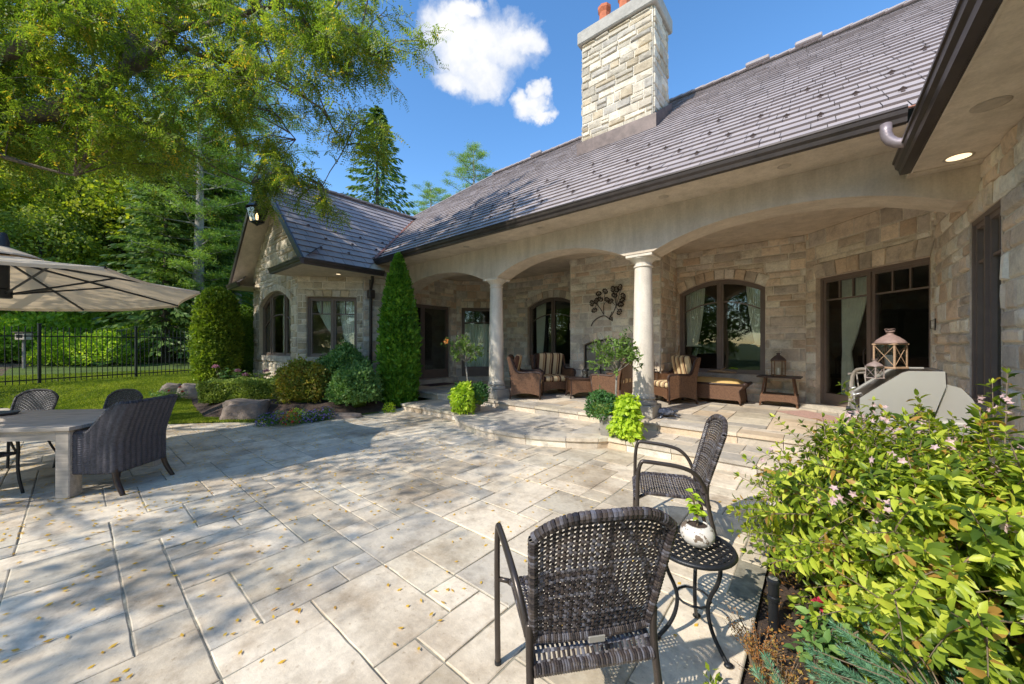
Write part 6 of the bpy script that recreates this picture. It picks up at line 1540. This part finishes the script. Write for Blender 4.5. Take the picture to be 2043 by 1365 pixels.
# ottoman
t = thing('wicker_ottoman', 'long wicker ottoman with a domed yellow cushion under the right arched window', 'ottoman', (-1.84,9.44,FZ), R_(-4)); t.scale = (1.18,1.05,1.08)
m = MB()
prof = [(-0.50,0.02),(-0.46,0.09),(0.46,0.09),(0.50,0.02),(0.50,0.15),(0.47,0.28),(0.56,0.40),(0.50,0.42),(-0.50,0.42),(-0.56,0.40),(-0.47,0.28),(-0.50,0.15)]
for sy in (-1,1): m.extr(prof, lambda a, w, z, sy=sy: (a, sy*w, z), 0.27, 0.30)
for sx in (-1,1):
    q = [(0.50,0.06),(0.47,0.28),(0.56,0.40)]
    for (a, za), (b, zb) in zip(q, q[1:]): m.poly([(sx*a,-0.29,za),(sx*a,0.29,za),(sx*b,0.29,zb),(sx*b,-0.29,zb)])
m.build('wicker_body', MT['wicker'], t)
m = MB()
for sx in (-1,1): m.tube([(sx*0.555,-0.30,0.41),(sx*0.555,0.30,0.41)], 0.035, 8); m.tube([(sx*0.50,-0.285,0.0),(sx*0.47,-0.285,0.28),(sx*0.55,-0.285,0.40)], 0.016, 6); m.tube([(sx*0.50,0.285,0.0),(sx*0.47,0.285,0.28),(sx*0.55,0.285,0.40)], 0.016, 6)
for sy in (-1,1): m.tube([(-0.55,sy*0.30,0.405),(0,sy*0.30,0.40),(0.55,sy*0.30,0.405)], 0.022, 8)
m.build('rolled_edge', MT['wickerdark'], t, smooth=True)
m = MB(); m.grid(lambda u, v: (-0.48+0.96*u, -0.275+0.55*v, 0.40+0.115*math.sin(math.pi*v)**0.6*(1-abs(2*u-1)**6)**0.5 if 0 < v < 1 and 0 < u < 1 else 0.40), 24, 14); m.build('cushion', MT['cushionyellow'], t, smooth=True)
# wicker side table
t = thing('wicker_side_table', 'square-topped wicker side table with splayed legs and a lower shelf by the patio door', 'table', (-0.64,9.66,FZ), R_(-2))
m = MB(); m.box(-0.38,0.38,-0.25,0.25,0.60,0.632,bev=0.006); m.build('tabletop', MT['wickerdark'], t)
for sx in (-1,1):
    for sy in (-1,1): m = MB(); m.tube([(sx*0.24,sy*0.17,0.60),(sx*0.32,sy*0.22,0.0)], 0.019, 7); m.build('leg', MT['wicker'], t)
m = MB(); m.extr([(-0.33,0.07),(-0.2,0.11),(0.2,0.11),(0.33,0.07),(0.31,0.25),(-0.31,0.25)], lambda a, w, z: (a, w, z), -0.235, 0.235); m.build('lower_shelf', MT['wicker'], t)
# turtle
t = thing('turtle_ornament', 'grey metal turtle ornament at the foot of the right column', 'ornament', (*at(1327,6.62), FZ), YAW+R_(8)); t.scale = (1.2,1.2,1.25)
m = MB(); m.ico((0,0,0.055), (0.135,0.10,0.075), 3, lambda p: 1.0 if p.z > -0.15 else 0.9+0.02*p.z)
m.v = [(v[0], v[1], max(v[2], 0.03)) for v in m.v]; m.build('shell', MT['turtle'] if 'turtle' in MT else M_wicker('turtle_shell', (0.12,0.13,0.16), (0.42,0.44,0.50), 70, 0.4, 1.0, 0.01), t, smooth=True)
m = MB(); m.tube([(0.11,0,0.045),(0.155,0,0.065),(0.185,0,0.07)], [0.022,0.022,0.014], 10); m.ico((0.185,0,0.072), (0.028,0.02,0.018), 2)
m.build('head', MT['leadgrey'], t, smooth=True)
for sx, sy in ((1,1),(1,-1),(-1,1),(-1,-1)): m = MB(); m.tube([(sx*0.08,sy*0.06,0.045),(sx*0.13,sy*0.11,0.025),(sx*0.155,sy*0.135,0.006)], [0.022,0.020,0.012], 8, flat=0.5); m.build('flipper', MT['leadgrey'], t, smooth=True)
# planters
def planter(loc, rz, label, w=0.40, h=0.34):
    t = thing('planter_box', label, 'planter', loc, rz); m = MB(); a, b = w/2*0.9, w/2
    m.poly([(-a,-a,0),(a,-a,0),(a,a,0),(-a,a,0)])
    for k in range(4):
        M = Rz(k*math.pi/2); m.poly([M@Vector(p) for p in ((-a,-a,0),(a,-a,0),(b,-b,h),(-b,-b,h))]); m.poly([M@Vector(p) for p in ((-b,-b,h),(b,-b,h),(b*0.85,-b*0.85,h),(-b*0.85,-b*0.85,h))]); m.poly([M@Vector(p) for p in ((-b*0.85,-b*0.85,h),(b*0.85,-b*0.85,h),(b*0.85,-b*0.85,h-0.05),(-b*0.85,-b*0.85,h-0.05))])
        m.obox(M@Vector((0,-b-0.004,h-0.03)), (2*b+0.012,0.012,0.045), M)
    m.build('box', MT['planter'], t); m = MB(); q = b*0.84; m.poly([(-q,-q,h-0.04),(q,-q,h-0.04),(q,q,h-0.04),(-q,q,h-0.04)]); m.build('potting_soil', MT['soil'], t); return t
PLx, PLy = -5.86, 5.52; PRx, PRy = -2.52, 5.62
planter((PLx,PLy,0.163), 0.1, 'low square stone planter on the landing near the arborvitae'); planter((PRx,PRy,0.163), 0.05, 'square stone planter on the landing in front of the right column')
def standard(loc, label, z1, z2, R, nb, nl, lm, seed, name='potted_tree', flower=None, L=0.055, lean=(0,0)):
    rg = np.random.default_rng(seed); t = thing(name, label, 'tree', loc); m = MB(); P, D = [], []
    top = np.array([lean[0],lean[1],z1]); m.tube([(0,0,0),tuple(top*np.array([0.3,0.6,0.5])),tuple(top)], [0.020,0.017,0.015], 8)
    for i in range(nb):
        d = rdir_(rg); d[2] = abs(d[2])*1.1+0.15; d = unit(d[None])[0]; e = top+d*np.array([R,R,(z2-z1)])*(0.7+0.35*rg.random()); md = top+(e-top)*0.5+rg.normal(size=3)*0.02
        m.tube([tuple(top), tuple(md), tuple(e)], [0.009,0.005,0.0025], 5, cap=False)
        for k in range(4):
            s = top+(e-top)*(0.4+0.5*rg.random()); f = s+(unit(rg.normal(size=(1,3))+d*0.9)[0])*R*0.38; m.tube([tuple(s), tuple(f)], [0.003,0.0015], 3, cap=False)
            for q in range(nl): u = 0.35+0.65*rg.random(); P.append(s+(f-s)*u); D.append(rg.normal(size=3)+d*0.8)
    for fl in (flower or []): m.tube([tuple(top), tuple((top+np.array(fl))/2+np.array([0,0,0.05])), tuple(fl)], [0.008,0.005,0.003], 5, cap=False); P += [np.array(fl)+rg.normal(size=3)*0.05 for _ in range(26)]; D += [rg.normal(size=3) for _ in range(26)]
    m.build('trunk', MT['barkpale'], t, smooth=True); n = len(P); k = 0.7+0.6*rg.random(n); leaves('crown', np.array(P), np.array(D), unit(rg.normal(size=(n,3))*0.6+np.array([0,0,1])), L*k, L*0.42*k, MT[lm], t, fancy=True)
    if flower:
        for fl in flower:
            c = np.array(fl); dn = unit(np.array([[0.2,-1,0.2]]))[0]; u = unit(np.cross(dn,[0,0,1])[None])[0]; w = np.cross(dn,u); a = np.arange(5)*1.2566
            leaves('blossom', np.tile(c,(5,1)), u*np.cos(a)[:,None]+w*np.sin(a)[:,None]+dn*0.35, np.tile(dn,(5,1)), 0.075, 0.07, MT['pt_orange'], t, fancy=True)
    return t
def rdir_(rg): v = rg.normal(size=3); return v/np.linalg.norm(v)
fx, fy = at(891, 7.75)
standard((PLx,PLy,0.45), 'potted standard hibiscus with one orange bloom in the left planter', 0.80, 1.58, 0.38, 26, 12, 'lf_olive', 701, flower=[(fx-PLx, fy-PLy, 1.24)], L=0.06, lean=(-0.06,-0.03))
standard((PRx,PRy,0.45), 'potted standard tree with bare branching crown in the right planter', 0.72, 1.55, 0.42, 34, 8, 'lf_olive', 702, L=0.07, lean=(0.02,0.0))
bush('sweet_potato_vine', 'lime-green trailing plant spilling over the left planter', 'plant', (PLx+0.04,PLy-0.20,0.17), 0.27, 0.24, 0.60, 1500, 0.075, 0.05, MT['lf_lime'], lumps=0.3, depth=0.5, corecol='lf_coleus', up=-0.5, fancy=True)
bush('sweet_potato_vine', 'lime-green trailing plant spilling down the front of the right planter', 'plant', (PRx+0.22,PRy-0.12,0.17), 0.22, 0.22, 0.60, 1300, 0.078, 0.052, MT['lf_lime'], lumps=0.3, depth=0.5, corecol='lf_coleus', up=-0.5, fancy=True)
bush('bedding_plant', 'dark green mound with purple tips on the left side of the left planter', 'plant', (PLx-0.20,PLy+0.02,0.30), 0.24, 0.24, 0.46, 1300, 0.05, 0.03, MT['lf_coleus'], lumps=0.2, fancy=True)
bush('bedding_plant', 'dark leafy plant at the back right of the left planter', 'plant', (PLx+0.22,PLy+0.10,0.36), 0.20, 0.20, 0.40, 1000, 0.05, 0.03, MT['lf_coleus'], lumps=0.2, fancy=True)
tt = bush('bedding_plant', 'dark green bushy plant with a magenta bloom on the left side of the right planter', 'plant', (PRx-0.18,PRy-0.06,0.40), 0.27, 0.24, 0.44, 2000, 0.045, 0.022, MT['lf_coleus'], lumps=0.2, fancy=True)
d = rdir(24); leaves('blossom', np.array([0.20,-0.20,0.08])+d*0.02, d, d, 0.035, 0.025, MT['pt_magenta'], tt)
# rug, mats
m = MB(); m.box(-0.62,0.62,-0.30,0.30,0,0.008); o = m.build('rug', MT['rug'], None, loc=(0.02,8.55,FZ+0.003)); o.rotation_euler = (0,0,R_(-45)); tag(o, 'faded pink rug on the porch floor outside the patio door', 'rug')
m = MB(); m.box(-0.28,0.28,-0.50,0.50,0,0.014,bev=0.004); o = m.build('door_mat', MT['mat'], None, loc=(-9.58,7.65,FZ+0.003)); tag(o, 'dark maroon doormat before the open double door', 'mat')
# fireplace tools and broom
t = thing('fireplace_tool_set', 'set of upright iron fireplace tools on a stand beside the right column', 'fire tools', (-2.98,8.72,FZ))
m = MB(); m.lathe([(0.11,0),(0.11,0.015),(0.02,0.03)], (0,0,0), 16); m.tube([(0,0,0.02),(0,0,0.85)], 0.01, 6); m.tube([(0.09*math.cos(a*0.5236),0.09*math.sin(a*0.5236),0.72) for a in range(13)], 0.006, 5); m.build('stand', MT['iron'], t)
for k in range(4):
    a = k*1.5708+0.5; c, s_ = 0.085*math.cos(a), 0.085*math.sin(a); m = MB(); m.tube([(c,s_,0.08),(c,s_,0.84)], 0.006, 6); m.tube([(c,s_,0.80),(c,s_,0.90)], 0.013, 7); m.box(c-0.025,c+0.025,s_-0.01,s_+0.01,0.06,0.2); m.build('poker', MT['lead'], t)
t = thing('broom', 'broom with a yellow wooden handle leaning against the stone wall', 'broom', (-2.72,9.35,FZ)); m = MB(); m.tube([(0,0,0.25),(-0.02,0.60,1.28)], 0.013, 8); m.build('handle', MT['log'], t); m = MB(); m.prism([(-0.12,-0.03),(0.12,-0.03),(0.12,0.03),(-0.12,0.03)], 0.0, 0.26); m.build('bristles', MT['cushionyellow'], t)
# log basket under the left window
t = thing('log_basket', 'wicker basket of split firewood between the left window and the chimney breast', 'basket', (*at(1126,10.45), FZ)); m = MB()
m.v = []; m.lathe([(0.20,0.0),(0.25,0.38),(0.27,0.40),(0.23,0.38),(0.19,0.03)], (0,0,0), 20, cap=True); m.build('basket', MT['wicker'], t)
for k in range(9): a = k*2.4; r_ = 0.055*math.sqrt(k); m = MB(); m.tube([(r_*math.cos(a)*1.2, r_*math.sin(a)*1.2, 0.1),(r_*math.cos(a)*1.3, r_*math.sin(a)*1.3, 0.62+0.03*math.sin(k*3))], 0.04, 6); m.build('log', MT['log'], t)
# driftwood on the sill
m = MB(); m.tube([(-0.30,0,0.03),(-0.1,0.01,0.045),(0.1,-0.01,0.03),(0.32,0,0.03)], [0.015,0.035,0.03,0.01], 7); m.tube([(-0.05,0,0.05),(0.02,-0.02,0.09),(0.10,0,0.14)], [0.02,0.015,0.006], 6); m.tube([(-0.2,0,0.03),(-0.28,-0.03,0.07)], [0.015,0.006], 5); o = m.build('driftwood', MT['log'], None, smooth=True, loc=(-1.80,10.045,0.938)); tag(o, 'piece of driftwood lying on the right arched window sill', 'driftwood')
# wall sculpture: branching metal flowers
t = thing('wall_sculpture', 'branching dark metal flower sculpture mounted on the chimney breast', 'wall art', (-4.40,8.86,2.05)); m = MB(); r = random.Random(12)
def wpt(px, py): D_ = 8.88/(0.6421*(px-1021.5)/F+0.7666); x_, _ = at(px, D_); return Vector((x_+4.40, 0, CH+(690-py)/F*D_-2.05))
base = wpt(1180,651); heads = [(1196,588),(1208,583),(1181,606),(1190,600),(1219,600),(1228,588),(1233,577),(1240,574),(1244,600),(1240,610),(1212,600),(1223,578),(1236,622),(1187,618),(1200,596),(1246,590)]
f1, f2 = wpt(1205,628), wpt(1216,636)
m.tube(smooth_path([base, wpt(1185,640), f1, f2],2), 0.012, 6); m.tube(smooth_path([f2, wpt(1224,625), wpt(1230,610)],1), 0.010, 6); m.tube(smooth_path([f1, wpt(1200,618), wpt(1192,608)],1), 0.010, 6); m.tube([f2, wpt(1222,640), wpt(1221,633)], 0.02, 6)
hub = [wpt(1192,608), wpt(1230,610), wpt(1222,622), wpt(1205,610)]; m.tube([f2, hub[2]], 0.009, 5); m.tube([f1, hub[3]], 0.009, 5)
for h in heads:
    p = wpt(*h); c = min(hub, key=lambda q: (q-p).length); m.tube(smooth_path([c, c.lerp(p,0.5)+Vector((r.uniform(-.03,.03),-0.02,0.02)), p],1), 0.006, 5)
m.build('branch', MT['bronze'], t, smooth=True)
m0 = MB()
for k in range(9):
    a = k*0.698; m0.tube([(0,0,0),(0.07*math.cos(a),-0.025,0.07*math.sin(a)*0.7+0.02)], [0.004,0.003], 4, cap=False); m0.ico((0.07*math.cos(a),-0.03,0.07*math.sin(a)*0.7+0.02), 0.022, 1)
for j, h in enumerate(heads):
    if j == 0: fo = m0.build('flower_head', MT['bronze'], t); g = fo
    else: g = fo.copy(); COL.objects.link(g)
    g.location = wpt(*h); g.rotation_euler = (0, j*0.7, 0)
# wall-mounted gable lantern
t = thing('wall_lantern', 'lit black carriage lantern hanging from a bracket on the gable wall', 'lantern', (-13.35,3.62,5.35), 0.3)
m = MB()
for s in (0.15,): pass
q0, q1 = 0.13, 0.20
for k in range(4):
    M = Rz(k*math.pi/2); m.tube([M@Vector((-q0,-q0,0.08)), M@Vector((-q1,-q1,0.50))], 0.013, 5); m.obox(M@Vector((0,-q1,0.50)), (2*q1+0.02,0.025,0.025), M); m.obox(M@Vector((0,-q0,0.08)), (2*q0+0.02,0.025,0.025), M)
    m.tube([M@Vector((0,-q0,0.08)), M@Vector((0,-q1,0.50))], 0.006, 4)
m.lathe([(0.02,-0.03),(0.05,0.0),(0.16,0.06),(0.16,0.075)], (0,0,0), 8); m.build('frame', MT['iron'], t)
m = MB(); m.lathe([(0.30,0.50),(0.31,0.52),(0.20,0.62),(0.13,0.68),(0.13,0.74),(0.06,0.80),(0.03,0.86),(0.0,0.88)], (0,0,0), 8, cap=False); m.build('roof', MT['iron'], t)
m = MB(); m.lathe([(0.028,0.16),(0.038,0.20),(0.036,0.30),(0.01,0.36)], (0,0,0), 10); m.build('bulb', MT['lampglass'], t, smooth=True)
for k in range(4):
    M = Rz(k*math.pi/2); m = MB(); m.poly([M@Vector(p) for p in ((-q0,-q0,0.09),(q0,-q0,0.09),(q1,-q1,0.50),(-q1,-q1,0.50))]); m.build('glass_panel', MT['shellglass'], t)
m = MB(); m.tube(smooth_path([(0,0,0.84),(0.02,0.05,0.97),(0.14,0.20,1.0),(0.26,0.44,0.72),(0.18,0.56,0.62)],2), 0.014, 7); m.box(0.10,0.26,0.53,0.57,0.5,0.8,bev=0.01); m.build('bracket', MT['iron'], t, smooth=True)
# carriage lamp at the arcade corner, mostly behind the arborvitae: same make, unlit
# barbecue grill
t = thing('barbecue_grill', 'stainless steel gas grill with a dark hood standing behind the weigela', 'grill', (0,5.40,0.163))
Z0 = 0.163
prof = [(0.339,0.859),(0.339,1.036),(0.42,1.115),(0.654,1.325),(0.70,1.345),(0.939,1.350),(0.945,1.21),(0.864,0.90)]
m = MB(); m.extr([(a, z-Z0) for a, z in prof], lambda a, w, z: (a, w, z), 0.0, 0.025); m.build('hood_side', MT['steel'], t); m = MB(); m.extr([(a, z-Z0) for a, z in prof], lambda a, w, z: (a, w, z), 0.93, 0.955); hd = m.build('hood_side', MT['steel'], t)
m = MB(); hp = [(p[0]+0.012, p[1]-Z0-0.014) for p in prof]
for (a, za), (b, zb) in zip(hp[1:6], hp[2:7]): m.poly([(a,0.025,za),(a,0.93,za),(b,0.93,zb),(b,0.025,zb)])
m.poly([(hp[0][0],0.025,hp[0][1]),(hp[0][0],0.93,hp[0][1]),(hp[1][0],0.93,hp[1][1]),(hp[1][0],0.025,hp[1][1])]); lid = m.build('hood', MT['steeldark'], t)
bd = (Vector((0.654,0,1.325))-Vector((0.42,0,1.115))).normalized(); bn = Vector((-bd.z,0,bd.x)); 
m = MB(); cb_ = Vector((0.50,0.47,1.115+0.08*0.9+0.0-Z0))+bn*0.004; m.poly([cb_+bd*0.05*math.cos(a*math.pi/12)+Vector((0,1,0))*0.075*math.sin(a*math.pi/12)+bn*0.004 for a in range(24)]); m.build('badge', MT['steel'], t)
m = MB(); m.tube([(0.30,0.08,0.90),(0.30,0.87,0.90)], 0.016, 10)
for yy in (0.1,0.85): m.tube([(0.30,yy,0.90),(0.36,yy,0.92)], 0.012, 8)
m.build('handle', MT['steel'], t, smooth=True)
m = MB(); m.poly([(0.742,-0.003,0.80),(0.735,-0.003,0.74),(0.755,-0.003,0.66),(0.775,-0.003,0.74),(0.80,-0.003,0.79),(0.785,-0.003,0.82)]); m.tube([(0.757,-0.004,0.68),(0.772,-0.02,0.76),(0.795,-0.004,0.81)], 0.012, 8); m.build('side_handle', MT['iron'], t)
m = MB(); m.extr([(0.86,0.62),(0.90,0.80),(0.955,1.06),(1.05,1.03),(1.12,0.93),(1.17,0.79),(1.17,0.62)], lambda a, w, z: (a, w, z), 0.06, 0.085); m.extr([(0.86,0.62),(0.90,0.80),(0.955,1.06),(1.05,1.03),(1.12,0.93),(1.17,0.79),(1.17,0.62)], lambda a, w, z: (a, w, z), 0.87, 0.895)
q = [(0.955,1.058),(1.05,1.028),(1.12,0.928),(1.168,0.79),(1.168,0.62)]
for (a, za), (b, zb) in zip(q, q[1:]): m.poly([(a,0.08,za),(a,0.88,za),(b,0.88,zb),(b,0.08,zb)])
m.build('rear_housing', MT['steel'], t)
m = MB(); m.box(0.36,1.12,0.01,0.94,0.10,0.69,bev=0.01); m.build('cabinet', MT['steel'], t)
m = MB(); m.box(0.30,0.36,0.02,0.93,0.60,0.735,bev=0.01); cp = m.build('control_panel', MT['steel'], t)
for k in range(4): m = MB(); m.tube([(0.30,0.14+0.2*k,0.665),(0.262,0.14+0.2*k,0.665)], 0.026, 12); m.build('knob', MT['iron'], cp)
for a in (0.42,1.06):
    for b in (0.08,0.86): m = MB(); m.tube([(a-0.0,b-0.015,0.05),(a,b+0.015,0.05)], 0.05, 12); m.build('castor', MT['iron'], t)
# pale metal chair behind the grill
t = thing('metal_chair', 'pale curved metal chair half hidden behind the grill and its lanterns', 'chair', (*at(1782,5.45), FZ), YAW+R_(178))
for s in (-1,1):
    m = MB(); m.tube(smooth_path([(s*0.47,0.30,0.0),(s*0.47,0.33,0.55),(s*0.47,0.30,0.86),(s*0.46,0.10,0.95),(s*0.44,-0.18,0.90),(s*0.42,-0.22,0.40),(s*0.44,-0.30,0.0)],2), 0.022, 10, flat=1.3); m.build('arm_frame', MT['whitemetal'], t, smooth=True)
m = MB(); m.box(-0.43,0.43,-0.20,0.28,0.42,0.46,bev=0.01); m.build('seat', MT['whitemetal'], t)
m = MB()
for k in range(6): m.tube([(-0.30+k*0.12,-0.20,0.46),(-0.30+k*0.12,-0.26,0.84)], 0.009, 6)
m.tube([(-0.43,-0.25,0.84),(0,-0.29,0.87),(0.43,-0.25,0.84)], 0.016, 8); m.build('backrest', MT['whitemetal'], t)
# path light
x, y = G(1543, 1255); t = thing('path_light', 'short black tubular path light stuck in the bed edge', 'light', (x,y,0.0)); m = MB(); m.lathe([(0.024,-0.03),(0.024,0.16),(0.030,0.165),(0.030,0.185),(0.024,0.19),(0.027,0.20),(0.027,0.262),(0.033,0.265),(0.033,0.28),(0.025,0.285)], (0,0,0), 20); m.build('tube', MT['iron'], t, smooth=True, autos=40)
m = MB(); m.lathe([(0.0,0.287),(0.024,0.287)], (0,0,0), 16, cap=False); m.build('lens', MT['whitemetal'], t)
# fence
t = thing('iron_fence', 'tall black iron picket fence at the back of the lawn', 'fence', (0,0,0)); fp0 = Vector((-18.22,-0.70,0)); fd = (Vector((-19.80,3.25,0))-fp0).normalized(); SP = 2.29
def panel_mesh():
    m = MB(); n = 17
    for k in range(n): q = SP*(k+1)/(n+1); m.box(q-0.008,q+0.008,-0.008,0.008,0.06,1.74); m.prism([(q-0.008,-0.008),(q+0.008,-0.008),(q+0.008,0.008),(q-0.008,0.008)], 1.74, 1.745); m.tube([(q,0,1.745),(q,0,1.80)], [0.014,0.001], 4)
    for z in (0.16,1.48): m.box(0.02,SP-0.02,-0.013,0.013,z,z+0.035)
    return m
pm = po = None
for k in range(-4, 4):
    p = fp0+fd*SP*k; z = float(terr(p.x,p.y)); z2 = float(terr(*(p+fd*SP).xy)); ang = math.atan2(fd.y, fd.x)
    if pm is None:
        pm = panel_mesh().build('fence_panel', MT['iron'], t); a = pm; m = MB(); m.box(-0.032,0.032,-0.032,0.032,0,1.86,bev=0.004); m.box(-0.042,0.042,-0.042,0.042,1.86,1.89,bev=0.008); po = m.build('fence_post', MT['iron'], t); b = po
    else: a, b = pm.copy(), po.copy(); COL.objects.link(a); COL.objects.link(b)
    a.location = b.location = (p.x,p.y,z); a.rotation_euler = (0,-math.atan2(z2-z,SP),ang); b.rotation_euler = (0,0,ang)
# bird house
x, y, z = T3(48, 15.6); t = thing('birdhouse', 'small weathered bird feeder box on a post behind the fence', 'birdhouse', (x,y,z), YAW); m = MB(); m.tube([(0,0,0),(0,0,1.22)], 0.055, 8); m.build('post', MT['barkpale'], t)
m = MB(); m.box(-0.20,0.20,-0.15,0.15,1.22,1.52,bev=0.01); m.build('box', MT['teak'], t); m = MB(); m.box(-0.24,0.24,-0.20,0.20,1.52,1.56); m.build('roof', MT['bark'], t)
m = MB(); m.box(-0.13,0.13,-0.156,-0.151,1.30,1.44); m.build('opening', MT['iron'], t)
# hook plate on the right wall
m = MB(); m.box(-0.006,0.006,-0.02,0.02,-0.09,0.09,bev=0.003); m.tube([(-0.01,0,0.07),(-0.05,0,0.06),(-0.05,0,-0.06),(-0.01,0,-0.07)], 0.006, 6); o = m.build('wall_bracket', MT['gutter'], house, loc=(1.345,8.30,1.92))

# ---- curtains
curtain(*pB, oW2.s0+0.06, oW2.s0+0.52, 3.1, 1.58, oW2.s0+0.08, 'pale green curtain at the left side of the right arched window', width_tie=0.26, ztie=1.60)
curtain(*pB, oW2.s1-0.42, oW2.s1-0.06, 3.1, 1.62, oW2.s1-0.08, 'pale green curtain at the right side of the right arched window', width_tie=0.16, ztie=1.64, side=1)
curtain(*pB, oW1.s0+0.06, oW1.s0+0.46, 3.1, 1.1, oW1.s0+0.08, 'pale curtain at the left side of the left arched window', width_tie=0.22, ztie=1.15)
curtain(*pD, oD.s0+0.14, oD.s0+0.68, 2.95, 0.42, oD.s0+0.16, 'long tied-back green curtain inside the patio door', width_tie=0.15, ztie=1.45)
curtain(*pC, oC.s0+0.08, oC.s0+0.60, 2.95, 1.30, oC.s0+0.66, 'curtain drawn diagonally across the left light of the rectangular wing window', width_tie=0.10, ztie=1.90, side=1)
curtain(*pC, oC.s0+0.76, oC.s1-0.08, 2.95, 1.42, oC.s1-0.10, 'curtain in the right light of the rectangular wing window', width_tie=0.34, ztie=1.44, side=1)
curtain(*pF, oF.s0+0.95, oF.s0+1.60, 3.2, 1.30, oF.s0+0.95, 'green curtain hanging in the middle of the big arched gable window', width_tie=0.42, ztie=1.5)
curtain(*pF, oF.s1-0.40, oF.s1-0.08, 3.0, 1.30, oF.s1-0.06, 'narrow curtain at the right edge of the big arched gable window', width_tie=0.16, ztie=1.5, side=1)
curtain(*pT, oT.s0+0.08, oT.s1-0.10, 2.42, 0.70, oT.s0+0.08, 'sheer pleated curtain inside the single glazed door', depth=-0.20, width_tie=0.93, ztie=0.72)
# ------------------------------------------------------------------ sky, sun, camera
SUN_EL = 41.0; sd = Vector((0.175, 0.985, 0)).normalized()
world = bpy.data.worlds.new('World'); scn.world = world; world.use_nodes = True
nt = world.node_tree; nt.nodes.clear()
out = nt.nodes.new('ShaderNodeOutputWorld'); bg = nt.nodes.new('ShaderNodeBackground'); nt.links.new(bg.outputs[0], out.inputs[0])
sky = nt.nodes.new('ShaderNodeTexSky'); sky.sky_type = 'NISHITA'; sky.sun_disc = False; sky.sun_elevation = R_(SUN_EL)
sun_from = Vector((-sd.x, -sd.y, 0)); sky.sun_rotation = math.atan2(sun_from.x, sun_from.y); sky.air_density = 1.0; sky.dust_density = 0.3; sky.ozone_density = 2.0
hs = nt.nodes.new('ShaderNodeHueSaturation'); hs.inputs['Saturation'].default_value = 1.22; hs.inputs['Value'].default_value = 1.95; nt.links.new(sky.outputs[0], hs.inputs['Color'])
tc = nt.nodes.new('ShaderNodeTexCoord').outputs['Generated']
def dotp(v, c):
    n = nt.nodes.new('ShaderNodeVectorMath'); n.operation = 'DOT_PRODUCT'; nt.links.new(v, n.inputs[0]); n.inputs[1].default_value = c; return n.outputs['Value']
cf = Vector((*cam2w(0.0,1.0), 0)).normalized(); crt = Vector((*cam2w(1.0,0.0), 0)).normalized()   # compass bearing of the cloud bank
nd = noise(nt, tc, 9.0, 9, 0.62, 'Color'); nv = nt.nodes.new('ShaderNodeVectorMath'); nv.operation = 'SCALE'; nv.inputs['Scale'].default_value = 0.11
sb = nt.nodes.new('ShaderNodeVectorMath'); sb.operation = 'SUBTRACT'; nt.links.new(nd, sb.inputs[0]); sb.inputs[1].default_value = (0.5,0.5,0.5); nt.links.new(sb.outputs[0], nv.inputs[0])
ad = nt.nodes.new('ShaderNodeVectorMath'); ad.operation = 'ADD'; nt.links.new(tc, ad.inputs[0]); nt.links.new(nv.outputs[0], ad.inputs[1])
dv = ad.outputs[0]; f = mth(nt, 'MAXIMUM', dotp(dv, cf), 0.01); u = mth(nt, 'DIVIDE', dotp(dv, crt), f); v = mth(nt, 'DIVIDE', dotp(dv, (0,0,1)), f)
mask = None
for (px, py, rx, ry) in ((885,50,62,58),(930,110,80,75),(985,95,75,75),(1040,85,42,38),(905,165,50,25),(970,150,60,45),(925,20,50,25),(1060,218,36,24),(1046,210,28,20),(1084,226,22,13),(1074,190,18,16)):
    a = mth(nt, 'DIVIDE', mth(nt, 'SUBTRACT', u, (px-1021.5)/F), rx*1.25/F); b = mth(nt, 'DIVIDE', mth(nt, 'SUBTRACT', v, (690-py)/F), ry*1.25/F)
    e = mth(nt, 'SUBTRACT', 1.0, mth(nt, 'ADD', mth(nt, 'MULTIPLY', a, a), mth(nt, 'MULTIPLY', b, b)))
    mask = e if mask is None else mth(nt, 'MAXIMUM', mask, e)
nf = noise(nt, tc, 22.0, 8, 0.6); mk = mth(nt, 'ADD', mask, mth(nt, 'MULTIPLY', mth(nt, 'SUBTRACT', nf, 0.5), 1.0))
al = ramp(nt, mk, [(0.02, (0,0,0)), (0.4, (0.30,)*3), (0.7, (0.75,)*3), (1.0, (1,1,1))])
shade = ramp(nt, noise(nt, tc, 8.0, 5, 0.55), [(0.38, (6.0,6.2,6.6)), (0.62, (7.6,7.5,7.4))])
fin = mixc(nt, al, hs.outputs[0], shade)
nt.links.new(fin, bg.inputs['Color']); bg.inputs['Strength'].default_value = 0.15
sl = bpy.data.lights.new('sun', 'SUN'); sl.energy = 5.0; sl.angle = R_(0.53); sl.color = (1.0,0.93,0.81)
so = bpy.data.objects.new('sun', sl); COL.objects.link(so)
dirv = Vector((sd.x*math.cos(R_(SUN_EL)), sd.y*math.cos(R_(SUN_EL)), -math.sin(R_(SUN_EL)))); so.rotation_euler = dirv.to_track_quat('-Z','Y').to_euler()
cam = bpy.data.cameras.new('camera'); cam.sensor_width = 36.0; cam.lens = 730.0/2043*36; cam.shift_y = 7.5/2043; cam.clip_end = 3000; cam.clip_start = 0.05
co_ = bpy.data.objects.new('camera', cam); COL.objects.link(co_); co_.location = (0,0,CH); co_.rotation_euler = (R_(90), 0, YAW); scn.camera = co_
scn.view_settings.view_transform = 'Standard'; scn.view_settings.look = 'None'; scn.view_settings.exposure = 0
scn.cycles.max_bounces = 8; scn.cycles.transparent_max_bounces = 12; scn.cycles.diffuse_bounces = 6
